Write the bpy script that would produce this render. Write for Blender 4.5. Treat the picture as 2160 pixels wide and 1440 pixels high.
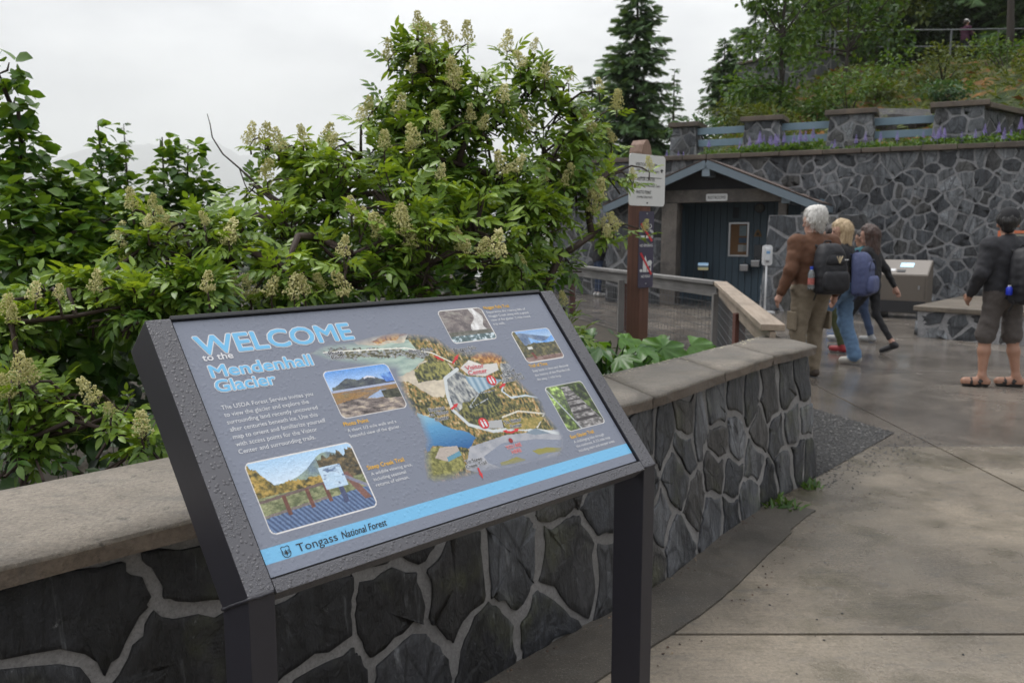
import bpy, bmesh, math, random
import numpy as np
from mathutils import Vector, Matrix, Euler, noise as mnoise
R = math.radians
scene = bpy.context.scene
for _o in list(bpy.data.objects):
    bpy.data.objects.remove(_o)
C = scene.collection

# ------------------------------------------------------------------ camera
cam_data = bpy.data.cameras.new('camera')
cam_data.sensor_width = 36.0
cam_data.lens = 29.17
cam_data.clip_start = 0.05
cam_data.clip_end = 30000
cam_data.dof.use_dof = True
cam_data.dof.focus_distance = 2.05
cam_data.dof.aperture_fstop = 7.5
cam = bpy.data.objects.new('camera', cam_data)
C.objects.link(cam)
cam.location = (0, 0, 1.6)
cam.rotation_euler = (R(90 - 7.552), 0, 0)
scene.camera = cam

# ------------------------------------------------------------------ sky (overcast) and soft sun
SUN_EL, SUN_ROT = 58, -40          # degrees; the bright part of the cloud deck is ahead and to the left
world = bpy.data.worlds.new('World')
scene.world = world
world.use_nodes = True
_nt = world.node_tree
_nt.nodes.clear()
_out = _nt.nodes.new('ShaderNodeOutputWorld')
_bg = _nt.nodes.new('ShaderNodeBackground')
_sky = _nt.nodes.new('ShaderNodeTexSky')
_sky.sky_type = 'NISHITA'
_sky.sun_disc = False
_sky.sun_elevation = R(SUN_EL)
_sky.sun_rotation = R(SUN_ROT)
_sky.dust_density = 6.0
_tc = _nt.nodes.new('ShaderNodeTexCoord')
_map = _nt.nodes.new('ShaderNodeMapping')
_map.inputs['Scale'].default_value = (1.0, 1.0, 2.6)
_no = _nt.nodes.new('ShaderNodeTexNoise')
_no.inputs['Scale'].default_value = 2.3
_no.inputs['Detail'].default_value = 6.0
_no.inputs['Roughness'].default_value = 0.52
_rp = _nt.nodes.new('ShaderNodeValToRGB')
_rp.color_ramp.elements[0].position = 0.34
_rp.color_ramp.elements[0].color = (5.0, 5.2, 5.8, 1)
_rp.color_ramp.elements[1].position = 0.60
_rp.color_ramp.elements[1].color = (11.6, 11.75, 12.0, 1)
_mx = _nt.nodes.new('ShaderNodeMix')
_mx.data_type = 'RGBA'
_mx.inputs[0].default_value = 0.94      # cloud cover over the clear sky
_nt.links.new(_tc.outputs['Generated'], _map.inputs['Vector'])
_nt.links.new(_map.outputs['Vector'], _no.inputs['Vector'])
_nt.links.new(_no.outputs['Fac'], _rp.inputs['Fac'])
_nt.links.new(_sky.outputs['Color'], _mx.inputs[6])
_geo = _nt.nodes.new('ShaderNodeVectorMath'); _geo.operation = 'DOT_PRODUCT'
_saz = R(SUN_ROT); _geo.inputs[1].default_value = (math.sin(_saz) * 0.87, math.cos(_saz) * 0.87, 0.5)
_nrm = _nt.nodes.new('ShaderNodeVectorMath'); _nrm.operation = 'NORMALIZE'
_nt.links.new(_tc.outputs['Generated'], _nrm.inputs[0]); _nt.links.new(_nrm.outputs[0], _geo.inputs[0])
_gr = _nt.nodes.new('ShaderNodeMapRange'); _gr.inputs[1].default_value = -1.0; _gr.inputs[2].default_value = 1.0; _gr.inputs[3].default_value = 0.60; _gr.inputs[4].default_value = 1.06
_nt.links.new(_geo.outputs['Value'], _gr.inputs[0])
_mul = _nt.nodes.new('ShaderNodeMix'); _mul.data_type = 'RGBA'; _mul.blend_type = 'MULTIPLY'; _mul.inputs[0].default_value = 1.0
_nt.links.new(_rp.outputs['Color'], _mul.inputs[6]); _nt.links.new(_gr.outputs[0], _mul.inputs[7])
# an overcast sky is brighter overhead than at the horizon
_sep = _nt.nodes.new('ShaderNodeSeparateXYZ'); _nt.links.new(_nrm.outputs[0], _sep.inputs[0])
_zr = _nt.nodes.new('ShaderNodeMapRange'); _zr.inputs[1].default_value = 0.0; _zr.inputs[2].default_value = 1.0; _zr.inputs[3].default_value = 0.50; _zr.inputs[4].default_value = 1.55
_nt.links.new(_sep.outputs['Z'], _zr.inputs[0])
_mul2 = _nt.nodes.new('ShaderNodeMix'); _mul2.data_type = 'RGBA'; _mul2.blend_type = 'MULTIPLY'; _mul2.inputs[0].default_value = 1.0
_nt.links.new(_mul.outputs[2], _mul2.inputs[6]); _nt.links.new(_zr.outputs[0], _mul2.inputs[7])
_nt.links.new(_mul2.outputs[2], _mx.inputs[7])
_nt.links.new(_mx.outputs[2], _bg.inputs['Color'])
_bg.inputs['Strength'].default_value = 0.1
_nt.links.new(_bg.outputs['Background'], _out.inputs['Surface'])

sun_data = bpy.data.lights.new('sun', 'SUN')
sun_data.energy = 1.5
sun_data.angle = R(28)
sun_data.color = (1.0, 0.97, 0.93)
sun = bpy.data.objects.new('sun', sun_data)
C.objects.link(sun)
_az = R(SUN_ROT)
_d = Vector((math.sin(_az) * math.cos(R(SUN_EL)), math.cos(_az) * math.cos(R(SUN_EL)), math.sin(R(SUN_EL))))
sun.rotation_euler = (-_d).to_track_quat('-Z', 'Y').to_euler()
sun.location = (0, 0, 30)

scene.view_settings.view_transform = 'Standard'
scene.view_settings.look = 'None'
scene.view_settings.exposure = 0.5
scene.view_settings.gamma = 1.0
scene.view_settings.use_curve_mapping = False
scene.render.engine = 'CYCLES'
scene.cycles.use_denoising = True
scene.cycles.max_bounces = 8
scene.cycles.diffuse_bounces = 3
scene.cycles.glossy_bounces = 2
scene.cycles.transmission_bounces = 4
scene.cycles.transparent_max_bounces = 6
scene.cycles.volume_bounces = 2
scene.cycles.caustics_reflective = False
scene.cycles.caustics_refractive = False

# ------------------------------------------------------------------ helpers
def link(o, parent=None):
    C.objects.link(o)
    if parent is not None:
        o.parent = parent
    return o

def tag(o, label=None, cat=None, group=None, kind=None):
    if label: o['label'] = label
    if cat: o['category'] = cat
    if group: o['group'] = group
    if kind: o['kind'] = kind
    return o

def thing(name, label, cat, loc=(0, 0, 0), rz=0, group=None, scale=None):
    o = bpy.data.objects.new(name, None)
    o.empty_display_size = 0.1
    link(o)
    o.location = loc
    o.rotation_euler = (0, 0, rz)
    if scale: o.scale = (scale,) * 3
    return tag(o, label, cat, group, 'thing')

def mesh_obj(name, verts, faces, m=None, parent=None, smooth=False, mats=None, fmat=None):
    me = bpy.data.meshes.new(name)
    me.from_pydata([tuple(v) for v in verts], [], [tuple(f) for f in faces])
    for mm in (mats or ([m] if m else [])):
        me.materials.append(mm)
    if fmat is not None:
        me.polygons.foreach_set('material_index', np.asarray(fmat, dtype=np.int32))
    if smooth:
        me.polygons.foreach_set('use_smooth', np.ones(len(me.polygons), dtype=bool))
    me.update()
    return link(bpy.data.objects.new(name, me), parent)

def bm_obj(name, bm, m=None, parent=None, smooth=False):
    me = bpy.data.meshes.new(name)
    bm.normal_update()
    bm.to_mesh(me)
    bm.free()
    if m: me.materials.append(m)
    if smooth:
        me.polygons.foreach_set('use_smooth', np.ones(len(me.polygons), dtype=bool))
    return link(bpy.data.objects.new(name, me), parent)

def copy_obj(o, parent=None):
    c = o.copy()
    link(c, parent)
    return c

class MB:
    """collects simple shapes into one mesh"""
    def __init__(s):
        s.v, s.f = [], []
    def add(s, v, f):
        n = len(s.v)
        s.v += [tuple(x) for x in v]
        s.f += [tuple(i + n for i in q) for q in f]
        return s
    def box(s, c, d, rot=None, taper=1.0):
        x, y, z = d[0] / 2, d[1] / 2, d[2] / 2
        v = [Vector((i * x * (taper if k > 0 else 1), j * y * (taper if k > 0 else 1), k * z)) for i in (-1, 1) for j in (-1, 1) for k in (-1, 1)]
        if rot is not None: v = [rot @ q for q in v]
        c = Vector(c)
        return s.add([q + c for q in v], [(0, 1, 3, 2), (4, 6, 7, 5), (0, 4, 5, 1), (2, 3, 7, 6), (0, 2, 6, 4), (1, 5, 7, 3)])
    def prism(s, poly, z0, z1):
        n = len(poly)
        v = [(x, y, z0) for x, y in poly] + [(x, y, z1) for x, y in poly]
        f = [tuple(range(n))[::-1], tuple(range(n, 2 * n))] + [(i, (i + 1) % n, n + (i + 1) % n, n + i) for i in range(n)]
        return s.add(v, f)
    def tube(s, pts, rad, n=8, caps=True):
        pts = [Vector(p) for p in pts]
        rads = rad if isinstance(rad, (list, tuple)) else [rad] * len(pts)
        base = len(s.v)
        up = None
        for i, p in enumerate(pts):
            t = (pts[min(i + 1, len(pts) - 1)] - pts[max(i - 1, 0)]).normalized()
            if up is None:
                up = t.orthogonal().normalized()
            else:
                up = (up - t * up.dot(t))
                up = up.normalized() if up.length > 1e-6 else t.orthogonal().normalized()
            w = t.cross(up)
            for k in range(n):
                a = 2 * math.pi * k / n
                s.v.append(tuple(p + (up * math.cos(a) + w * math.sin(a)) * rads[i]))
        for i in range(len(pts) - 1):
            for k in range(n):
                a, b = base + i * n + k, base + i * n + (k + 1) % n
                s.f.append((a, b, b + n, a + n))
        if caps:
            s.f.append(tuple(base + k for k in range(n))[::-1])
            s.f.append(tuple(base + (len(pts) - 1) * n + k for k in range(n)))
        return s
    def beam(s, a, b, w, h, up=(0, 0, 1)):
        """rectangular bar from a to b, w sideways, h along up"""
        a, b = Vector(a), Vector(b)
        t = (b - a).normalized()
        side = t.cross(Vector(up)).normalized()
        u = side.cross(t).normalized()
        v = [p + side * (i * w / 2) + u * (j * h / 2) for p in (a, b) for i, j in ((-1, -1), (1, -1), (1, 1), (-1, 1))]
        return s.add(v, [(0, 3, 2, 1), (4, 5, 6, 7), (0, 1, 5, 4), (1, 2, 6, 5), (2, 3, 7, 6), (3, 0, 4, 7)])
    def build(s, name, m=None, parent=None, smooth=False, bevel=0.0, mats=None, fmat=None):
        o = mesh_obj(name, s.v, s.f, m, parent, smooth, mats, fmat)
        if bevel:
            b = bmesh.new()
            b.from_mesh(o.data)
            bmesh.ops.remove_doubles(b, verts=b.verts, dist=1e-5)
            bmesh.ops.recalc_face_normals(b, faces=b.faces)
            bmesh.ops.bevel(b, geom=[e for e in b.edges if e.calc_face_angle(0) > 0.4], offset=bevel, segments=2, affect='EDGES', profile=0.6, clamp_overlap=True)
            b.to_mesh(o.data)
            b.free()
        return o

def rot2(x, y, a):
    c, s = math.cos(a), math.sin(a)
    return x * c - y * s, x * s + y * c

# ------------------------------------------------------------------ materials
class NT:
    def __init__(s, name):
        s.m = bpy.data.materials.new(name)
        s.m.use_nodes = True
        s.t = s.m.node_tree
        s.t.nodes.clear()
        s.out = s.n('OutputMaterial')
        s.p = s.n('BsdfPrincipled')
        s.l(s.p.outputs[0], s.out.inputs['Surface'])
    def n(s, k):
        return s.t.nodes.new('ShaderNode' + k)
    def l(s, a, b):
        s.t.links.new(a, b)
    def put(s, sock, v):
        if hasattr(v, 'is_output'): s.l(v, sock)
        elif isinstance(v, (tuple, list)) and len(v) == 3 and sock.type == 'RGBA': sock.default_value = (*v, 1)
        else: sock.default_value = v
    def coord(s, kind='Object', scale=(1, 1, 1), rot=(0, 0, 0)):
        c = s.n('TexCoord')
        m = s.n('Mapping')
        m.inputs['Scale'].default_value = scale
        m.inputs['Rotation'].default_value = rot
        s.l(c.outputs[kind], m.inputs['Vector'])
        return m.outputs['Vector']
    def world(s, scale=(1, 1, 1), rot=(0, 0, 0)):
        c = s.n('NewGeometry')
        m = s.n('Mapping')
        m.inputs['Scale'].default_value = scale
        m.inputs['Rotation'].default_value = rot
        s.l(c.outputs['Position'], m.inputs['Vector'])
        return m.outputs['Vector']
    def noise(s, vec, scale, detail=5, rough=0.55, dist=0.0):
        k = s.n('TexNoise')
        if vec is not None: s.l(vec, k.inputs['Vector'])
        k.inputs['Scale'].default_value = scale
        k.inputs['Detail'].default_value = detail
        k.inputs['Roughness'].default_value = rough
        k.inputs['Distortion'].default_value = dist
        return k.outputs['Fac']
    def vor(s, vec, scale, feature='F1', out='Distance', rnd=1.0):
        k = s.n('TexVoronoi')
        k.feature = feature
        if vec is not None: s.l(vec, k.inputs['Vector'])
        k.inputs['Scale'].default_value = scale
        k.inputs['Randomness'].default_value = rnd
        return k.outputs[out]
    def ramp(s, fac, stops, interp='LINEAR'):
        k = s.n('ValToRGB')
        k.color_ramp.interpolation = interp
        e = k.color_ramp.elements
        while len(e) < len(stops): e.new(0.5)
        for i, (p, c) in enumerate(stops):
            e[i].position = p
            e[i].color = (*c, 1) if isinstance(c, (tuple, list)) else (c, c, c, 1)
        s.l(fac, k.inputs['Fac'])
        return k.outputs['Color']
    def mix(s, f, a, b, mode='MIX'):
        k = s.n('Mix')
        k.data_type = 'RGBA'
        k.blend_type = mode
        s.put(k.inputs[0], f); s.put(k.inputs[6], a); s.put(k.inputs[7], b)
        return k.outputs[2]
    def math(s, op, a, b=0.0, clamp=False):
        k = s.n('Math')
        k.operation = op
        k.use_clamp = clamp
        s.put(k.inputs[0], a); s.put(k.inputs[1], b)
        return k.outputs[0]
    def rnd(s):
        return s.n('ObjectInfo').outputs['Random']
    def bump(s, h, strength=0.4, dist=0.01, prev=None):
        k = s.n('Bump')
        k.inputs['Strength'].default_value = strength
        k.inputs['Distance'].default_value = dist
        s.l(h, k.inputs['Height'])
        if prev is not None: s.l(prev, k.inputs['Normal'])
        s.l(k.outputs[0], s.p.inputs['Normal'])
        return k.outputs[0]
    def done(s, col=None, rough=0.6, metal=0.0, spec=None):
        if col is not None: s.put(s.p.inputs['Base Color'], col)
        s.put(s.p.inputs['Roughness'], rough)
        s.put(s.p.inputs['Metallic'], metal)
        if spec is not None: s.put(s.p.inputs['Specular IOR Level'], spec)
        return s.m

def simple(name, col, rough=0.6, var=0.18, scale=30.0, bump=0.0, metal=0.0, spec=None):
    """plain material with a little procedural unevenness"""
    t = NT(name)
    v = t.coord()
    f = t.noise(v, scale, 4)
    c = t.mix(f, tuple(x * (1 - var) for x in col), tuple(min(1, x * (1 + var)) for x in col))
    if bump: t.bump(f, bump, 0.004)
    return t.done(c, rough, metal, spec)

def stone_mat(name, dark, mid, light, scale=1.0, rough=(0.35, 0.65), wet=0.5, bump=0.5, moss=0.0):
    t = NT(name)
    v = t.world((scale, scale, scale * 0.55), (0.25, 0.1, 0.4))
    rv = t.rnd()
    brn = tuple(x * k for x, k in zip(mid, (1.35, 1.18, 0.98)))
    pale = tuple(x * 1.5 for x in light)
    base = t.ramp(rv, [(0.0, dark), (0.22, mid), (0.40, brn), (0.55, dark), (0.70, light), (0.82, mid), (0.93, pale), (1.0, light)])
    n1 = t.noise(v, 9, 7, 0.65, 0.6)
    c = t.mix(1.0, base, t.ramp(n1, [(0.28, 0.42), (0.52, 1.0), (0.78, 1.7)]), 'MULTIPLY')
    vs = t.world((scale * 26, scale * 26, scale * 2.6), (0.0, 0.25, 0.0))
    st = t.noise(vs, 1.0, 5, 0.6, 0.4)
    c = t.mix(t.ramp(st, [(0.60, 0.0), (0.74, 0.5)]), c, (0.22, 0.23, 0.24))
    drips = t.noise(t.world((scale * 9, scale * 9, scale * 0.9)), 1.3, 3, 0.5)
    wetm = t.ramp(drips, [(0.50, 0.0), (0.58, wet)])
    c = t.mix(wetm, c, t.mix(1.0, c, (0.32, 0.32, 0.34), 'MULTIPLY'))
    lich = t.noise(t.world(), 22 * scale, 6, 0.7)
    c = t.mix(t.ramp(lich, [(0.66, 0.0), (0.72, 0.35)]), c, (0.30, 0.31, 0.31))
    if moss:
        mm = t.noise(t.world(), 4.0, 5, 0.6)
        c = t.mix(t.ramp(mm, [(0.55, 0.0), (0.7, moss)]), c, (0.10, 0.11, 0.03))
    grit = t.noise(t.world((1, 1, .6), (0.3, 0, 0.2)), 48 * scale, 6, 0.75, 0.4)
    c = t.mix(1.0, c, t.ramp(grit, [(0.28, 0.55), (0.5, 1.0), (0.72, 1.55)]), 'MULTIPLY')
    crk = t.vor(t.world((scale * 7, scale * 7, scale * 2.2), (0.1, 0.3, 0.2)), 1.0, 'DISTANCE_TO_EDGE')
    c = t.mix(t.ramp(crk, [(0.012, 0.75), (0.035, 0.0)]), c, t.mix(1.0, c, (0.25, 0.25, 0.27), 'MULTIPLY'))
    hgt = t.math('ADD', t.math('ADD', t.math('MULTIPLY', n1, 1.0), t.math('MULTIPLY', st, 0.5)), t.math('MULTIPLY', grit, 0.35))
    t.bump(hgt, bump, 0.02 / scale)
    r = t.ramp(n1, [(0.3, rough[0]), (0.7, rough[1])])
    return t.done(c, r)

def concrete_mat(name, col, wetcol, agg=60, rough=(0.3, 0.65), stain=(0.08, 0.075, 0.045), stain_amt=0.5, bump=0.25, wscale=0.35, brushed=False, pits=0.0):
    t = NT(name)
    v = t.world()
    big = t.noise(v, wscale, 5, 0.6, 0.3)
    fine = t.noise(v, agg, 5, 0.75)
    mid = t.noise(v, 2.2, 6, 0.65, 0.4)
    c = t.mix(t.ramp(big, [(0.5 - 0.18, 0.0), (0.5 + 0.18, 1.0)]), col, wetcol)
    rv = t.rnd()
    c = t.mix(1.0, c, t.ramp(rv, [(0, 0.86), (1, 1.12)]), 'MULTIPLY')
    c = t.mix(1.0, c, t.ramp(fine, [(0.25, 0.55), (0.5, 1.0), (0.75, 1.35)]), 'MULTIPLY')
    c = t.mix(t.ramp(mid, [(0.50, 0.0), (0.66, stain_amt)]), c, stain)
    # trowel-worn grey scuffs
    sc = t.noise(t.world((1.2, 4.5, 1.0), (0, 0, 0.15)), 3.2, 7, 0.7, 0.2)
    c = t.mix(t.ramp(sc, [(0.54, 0.0), (0.74, 0.6)]), c, (0.085, 0.084, 0.080))
    brush = t.noise(t.world((4.0, 55.0, 4.0), (0, 0, 0.06)), 1.0, 4, 0.6)
    if brushed: c = t.mix(1.0, c, t.ramp(brush, [(0.3, 0.90), (0.7, 1.08)]), 'MULTIPLY')
    if pits:
        pt = t.noise(v, 26, 7, 0.72, 0.5)
        c = t.mix(t.ramp(pt, [(0.30, pits), (0.44, 0.0)]), c, (0.05, 0.046, 0.04))
        c = t.mix(t.ramp(t.noise(v, 160, 3, 0.7), [(0.60, 0.0), (0.70, 0.5)]), c, (0.45, 0.42, 0.37))
    blot = t.noise(v, 1.1, 4, 0.7, 0.8)
    c = t.mix(1.0, c, t.ramp(blot, [(0.35, 0.74), (0.62, 1.10)]), 'MULTIPLY')
    spots = t.vor(v, 95)
    c = t.mix(t.ramp(spots, [(0.10, 0.5), (0.16, 0.0)]), c, (0.05, 0.048, 0.045))
    hgt = t.math('ADD', fine, t.math('MULTIPLY', mid, 0.25))
    t.bump(hgt, bump, 0.006)
    rr = t.ramp(t.math('ADD', t.math('MULTIPLY', big, 0.6), t.math('MULTIPLY', mid, 0.4)), [(0.40, rough[1]), (0.60, rough[0])])
    return t.done(c, rr)

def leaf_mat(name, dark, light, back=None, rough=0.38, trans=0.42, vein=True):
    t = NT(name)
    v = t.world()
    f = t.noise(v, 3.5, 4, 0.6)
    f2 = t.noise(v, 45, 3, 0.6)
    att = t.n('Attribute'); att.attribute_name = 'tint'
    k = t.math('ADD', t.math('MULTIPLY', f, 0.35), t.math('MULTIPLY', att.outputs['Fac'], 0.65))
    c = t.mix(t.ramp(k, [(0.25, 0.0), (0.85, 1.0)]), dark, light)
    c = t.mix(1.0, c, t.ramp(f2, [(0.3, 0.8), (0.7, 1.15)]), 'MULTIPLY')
    t.put(t.p.inputs['Base Color'], c)
    t.p.inputs['Roughness'].default_value = rough
    t.p.inputs['Specular IOR Level'].default_value = 0.45
    tr = t.n('BsdfTranslucent')
    t.l(t.mix(1.0, c, (1.45, 1.25, 0.40), 'MULTIPLY'), tr.inputs['Color'])
    ms = t.n('MixShader')
    ms.inputs[0].default_value = trans
    t.l(t.p.outputs[0], ms.inputs[1]); t.l(tr.outputs[0], ms.inputs[2])
    t.l(ms.outputs[0], t.out.inputs['Surface'])
    t.bump(f2, 0.12, 0.003)
    return t.m

def wood_mat(name, a, b, rough=0.6, axis='z', scale=1.0):
    t = NT(name)
    s = {'x': (1.2, 22, 22), 'y': (22, 1.2, 22), 'z': (22, 22, 1.2)}[axis]
    v = t.coord('Object', tuple(q * scale for q in s))
    g = t.noise(v, 1.6, 6, 0.62, 0.8)
    c = t.mix(t.ramp(g, [(0.3, 0.0), (0.7, 1.0)]), a, b)
    big = t.noise(t.world(), 2.3, 4)
    c = t.mix(1.0, c, t.ramp(big, [(0.3, 0.72), (0.7, 1.15)]), 'MULTIPLY')
    t.bump(g, 0.35, 0.006)
    return t.done(c, rough)

def drop_mat(name, col, rough, strength=0.5, scale=120.0, var=0.10, vcol=False, streak=0.0):
    """painted or printed surface carrying rain drops as fine relief"""
    t = NT(name)
    v = t.coord('Object')
    if vcol:
        a = t.n('VertexColor'); a.layer_name = 'print'
        c = a.outputs['Color']
    else:
        f = t.noise(v, 14, 5)
        c = t.mix(f, tuple(x * (1 - var) for x in col), tuple(x * (1 + var) for x in col))
    d1 = t.vor(v, scale)
    d2 = t.vor(v, scale * 2.1)
    amt = t.noise(v, 9, 3)
    h1 = t.ramp(d1, [(0.0, 1.0), (0.30, 0.7), (0.42, 0.0)])
    h2 = t.ramp(d2, [(0.0, 0.6), (0.28, 0.4), (0.40, 0.0)])
    pick = t.vor(v, scale, 'F1', 'Color')
    m1 = t.math('MULTIPLY', h1, t.ramp(pick, [(0.38, 0.0), (0.5, 1.0)]))
    h = t.math('ADD', m1, t.math('MULTIPLY', h2, t.ramp(amt, [(0.42, 0.0), (0.56, 1.0)])))
    t.bump(h, strength, 0.0016)
    return t.done(c, rough)

rng = random.Random(7)
nrng = np.random.default_rng(7)
# ------------------------------------------------------------------ stone work
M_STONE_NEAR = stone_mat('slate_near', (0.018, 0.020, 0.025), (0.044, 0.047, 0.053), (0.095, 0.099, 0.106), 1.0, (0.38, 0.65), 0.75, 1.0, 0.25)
M_STONE_DARK = stone_mat('slate_near_dark', (0.006, 0.0062, 0.0082), (0.013, 0.0135, 0.016), (0.030, 0.031, 0.035), 1.0, (0.34, 0.6), 0.8, 1.0, 0.2)  # the near slate in darker tones, for the left part of the wall
M_STONE_FAR = stone_mat('slate_far', (0.034, 0.038, 0.044), (0.066, 0.073, 0.081), (0.140, 0.148, 0.155), 0.6, (0.5, 0.75), 0.5, 0.9)
M_MORTAR = concrete_mat('mortar', (0.245, 0.237, 0.232), (0.145, 0.140, 0.136), 90, (0.6, 0.85), (0.10, 0.095, 0.085), 0.5, 0.5)
M_MORTAR_FAR = concrete_mat('mortar_far', (0.30, 0.30, 0.305), (0.22, 0.22, 0.225), 30, (0.7, 0.9), (0.13, 0.13, 0.13), 0.5, 0.3)
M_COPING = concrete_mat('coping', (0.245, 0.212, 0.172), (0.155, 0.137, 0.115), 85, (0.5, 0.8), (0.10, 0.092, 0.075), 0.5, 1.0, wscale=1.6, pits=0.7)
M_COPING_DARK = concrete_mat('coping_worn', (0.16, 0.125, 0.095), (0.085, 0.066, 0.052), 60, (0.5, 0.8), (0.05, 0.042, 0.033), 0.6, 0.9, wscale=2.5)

def cell_polys(seeds, s0, s1, z0, z1, gap, stretch=1.0):
    """Voronoi cells of the seeds inside a rectangle, each pulled back by gap/2"""
    pts = [(a, b) for a, b in seeds]
    out = []
    for i, (px, pz) in enumerate(pts):
        poly = [(s0, z0), (s1, z0), (s1, z1), (s0, z1)]
        near = sorted((q for j, q in enumerate(pts) if j != i), key=lambda q: (q[0] - px) ** 2 + ((q[1] - pz) * stretch) ** 2)[:18]
        for qx, qz in near:
            dx, dz = qx - px, (qz - pz) * stretch * stretch
            L = math.hypot(dx, dz)
            mx, mz = (px + qx) / 2, (pz + qz) / 2
            def side(p): return (p[0] - mx) * dx + (p[1] - mz) * dz + gap / 2 * L
            new = []
            for k in range(len(poly)):
                a, b = poly[k], poly[(k + 1) % len(poly)]
                fa, fb = side(a), side(b)
                if fa <= 0: new.append(a)
                if (fa < 0) != (fb < 0):
                    t = fa / (fa - fb)
                    new.append((a[0] + (b[0] - a[0]) * t, a[1] + (b[1] - a[1]) * t))
            poly = new
            if len(poly) < 3: break
        if len(poly) >= 3:
            out.append(poly)
    return out

def area2(p):
    return sum(p[i][0] * p[(i + 1) % len(p)][1] - p[(i + 1) % len(p)][0] * p[i][1] for i in range(len(p))) / 2

def joint_warp(x, z, size):
    k = 2.2 / max(size, .15)
    return (x + mnoise.noise(Vector((x * k, z * k, 5.1))) * size * .16 + mnoise.noise(Vector((x * k * 3, z * k * 3, 8.1))) * size * .045,
            z + mnoise.noise(Vector((x * k, z * k, 15.7))) * size * .16 + mnoise.noise(Vector((x * k * 3, z * k * 3, 1.9))) * size * .045)
def stone_mesh(poly, surf, depth, r, fine=2, rough=0.25):
    """one face stone: rounded outline, sunk edge, uneven split face"""
    if area2(poly) < 0: poly = poly[::-1]
    # corner cutting
    q = []
    for i in range(len(poly)):
        a, b = poly[i], poly[(i + 1) % len(poly)]
        for t in ((0.02, 0.18, 0.34, 0.5, 0.66, 0.82, 0.98) if fine > 1 else (0.05, 0.5, 0.95)):
            q.append((a[0] + (b[0] - a[0]) * t, a[1] + (b[1] - a[1]) * t))
    size = math.sqrt(abs(area2(poly)))
    q = [joint_warp(x, z, 0.34 if fine > 1 else 0.42) for x, z in q]
    cx = sum(p[0] for p in q) / len(q); cz = sum(p[1] for p in q) / len(q)
    jit = (0.020 if fine > 1 else 0.04) * size
    q = [(x + r.uniform(-jit, jit), z + r.uniform(-jit, jit)) for x, z in q]
    n = len(q)
    tx, tz = r.uniform(-0.8, 0.8) * depth, r.uniform(-0.8, 0.8) * depth
    rings = [(1.0, -1.2), (0.996, 0.7), (0.982, 0.97), (0.80, 1.0), (0.55, 1.0), (0.28, 1.0)] if fine > 1 else [(1.0, -0.6), (0.985, 0.75), (0.6, 1.0)]
    V, Fc = [], []
    r_off = r.uniform(0, 50)
    for k, (sc, dd) in enumerate(rings):
        for x, z in q:
            X, Z = cx + (x - cx) * sc, cz + (z - cz) * sc
            d = depth * dd
            if k:
                if fine > 1: d += 0.005 * mnoise.noise(Vector((X * 9, Z * 7, r_off))) + 0.003 * mnoise.noise(Vector((X * 30, Z * 18, r_off)))
                d += (X - cx) / size * tx + (Z - cz) / size * tz + depth * rough * (r.random() - 0.5) * (1 if k > 1 else 0.5)
            V.append(surf(X, Z, d))
    V.append(surf(cx, cz, depth * (1 + rough * (r.random() - 0.5))))
    for k in range(len(rings) - 1):
        for i in range(n):
            a, b = k * n + i, k * n + (i + 1) % n
            Fc.append((a, b, b + n, a + n))
    top = (len(rings) - 1) * n
    for i in range(n):
        Fc.append((top + i, top + (i + 1) % n, len(V) - 1))
    return V, Fc

def lay_stones(parent, seeds, rect, surf, gap, depth, m, r, fine=2, stretch=1.0, keep=None, rough=0.25):
    cnt = 0
    for poly in cell_polys(seeds, *rect, gap, stretch):
        if abs(area2(poly)) < 0.0012: continue
        if keep and not keep(poly): continue
        v, f = stone_mesh(poly, surf, depth, r, fine, rough)
        mm = m if not callable(m) else m(poly)
        o = mesh_obj('stone', v, f, mm, parent, smooth=True)
        nr = sum(1 for q in f if len(q) == 3)
        me = o.data
        ev = np.empty(len(me.edges) * 2, dtype=np.int32); me.edges.foreach_get('vertices', ev); ev = ev.reshape(-1, 2)
        sharp = ((ev >= nr) & (ev < 2 * nr)).all(1)
        me.attributes.new('sharp_edge', 'BOOLEAN', 'EDGE').data.foreach_set('value', sharp)
        cnt += 1
    return cnt

def scatter_seeds(s0, s1, z0, z1, d, r, tries=4000, var=0.35):
    pts = []
    for _ in range(tries):
        p = (r.uniform(s0, s1), r.uniform(z0, z1))
        dd = d * (1 + var * (r.random() - 0.5) * 2)
        if all((p[0] - q[0]) ** 2 + (p[1] - q[1]) ** 2 > dd * dd for q in pts):
            pts.append(p)
    return pts

# ------------------------------------------------------------------ ground
M_PAVE = concrete_mat('wet_concrete', (0.245, 0.203, 0.150), (0.150, 0.130, 0.104), 60, (0.16, 0.50), (0.070, 0.062, 0.036), 0.65, 0.7, wscale=0.8, brushed=True, pits=0.22)
M_PAVE_FAR = concrete_mat('wet_concrete_far', (0.185, 0.160, 0.135), (0.125, 0.110, 0.096), 60, (0.05, 0.30), (0.060, 0.055, 0.048), 0.5, 0.12, wscale=0.45, brushed=True)
M_JOINT = simple('joint_fill', (0.055, 0.050, 0.045), 0.9, 0.4, 60)
M_SOIL = simple('soil', (0.035, 0.028, 0.018), 0.95, 0.5, 6, 0.6)
M_FOOT = concrete_mat('footing_concrete', (0.085, 0.072, 0.056), (0.052, 0.045, 0.037), 110, (0.35, 0.7), (0.035, 0.03, 0.02), 0.5, 1.0, wscale=1.6, pits=0.6)

def sheet(name, poly, z, m, parent=None, thick=0.0, bevel=0.0):
    b = MB()
    if thick: b.prism(poly, z - thick, z)
    else: b.add([(x, y, z) for x, y in poly], [tuple(range(len(poly)))])
    return b.build(name, m, parent, bevel=bevel)

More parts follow.
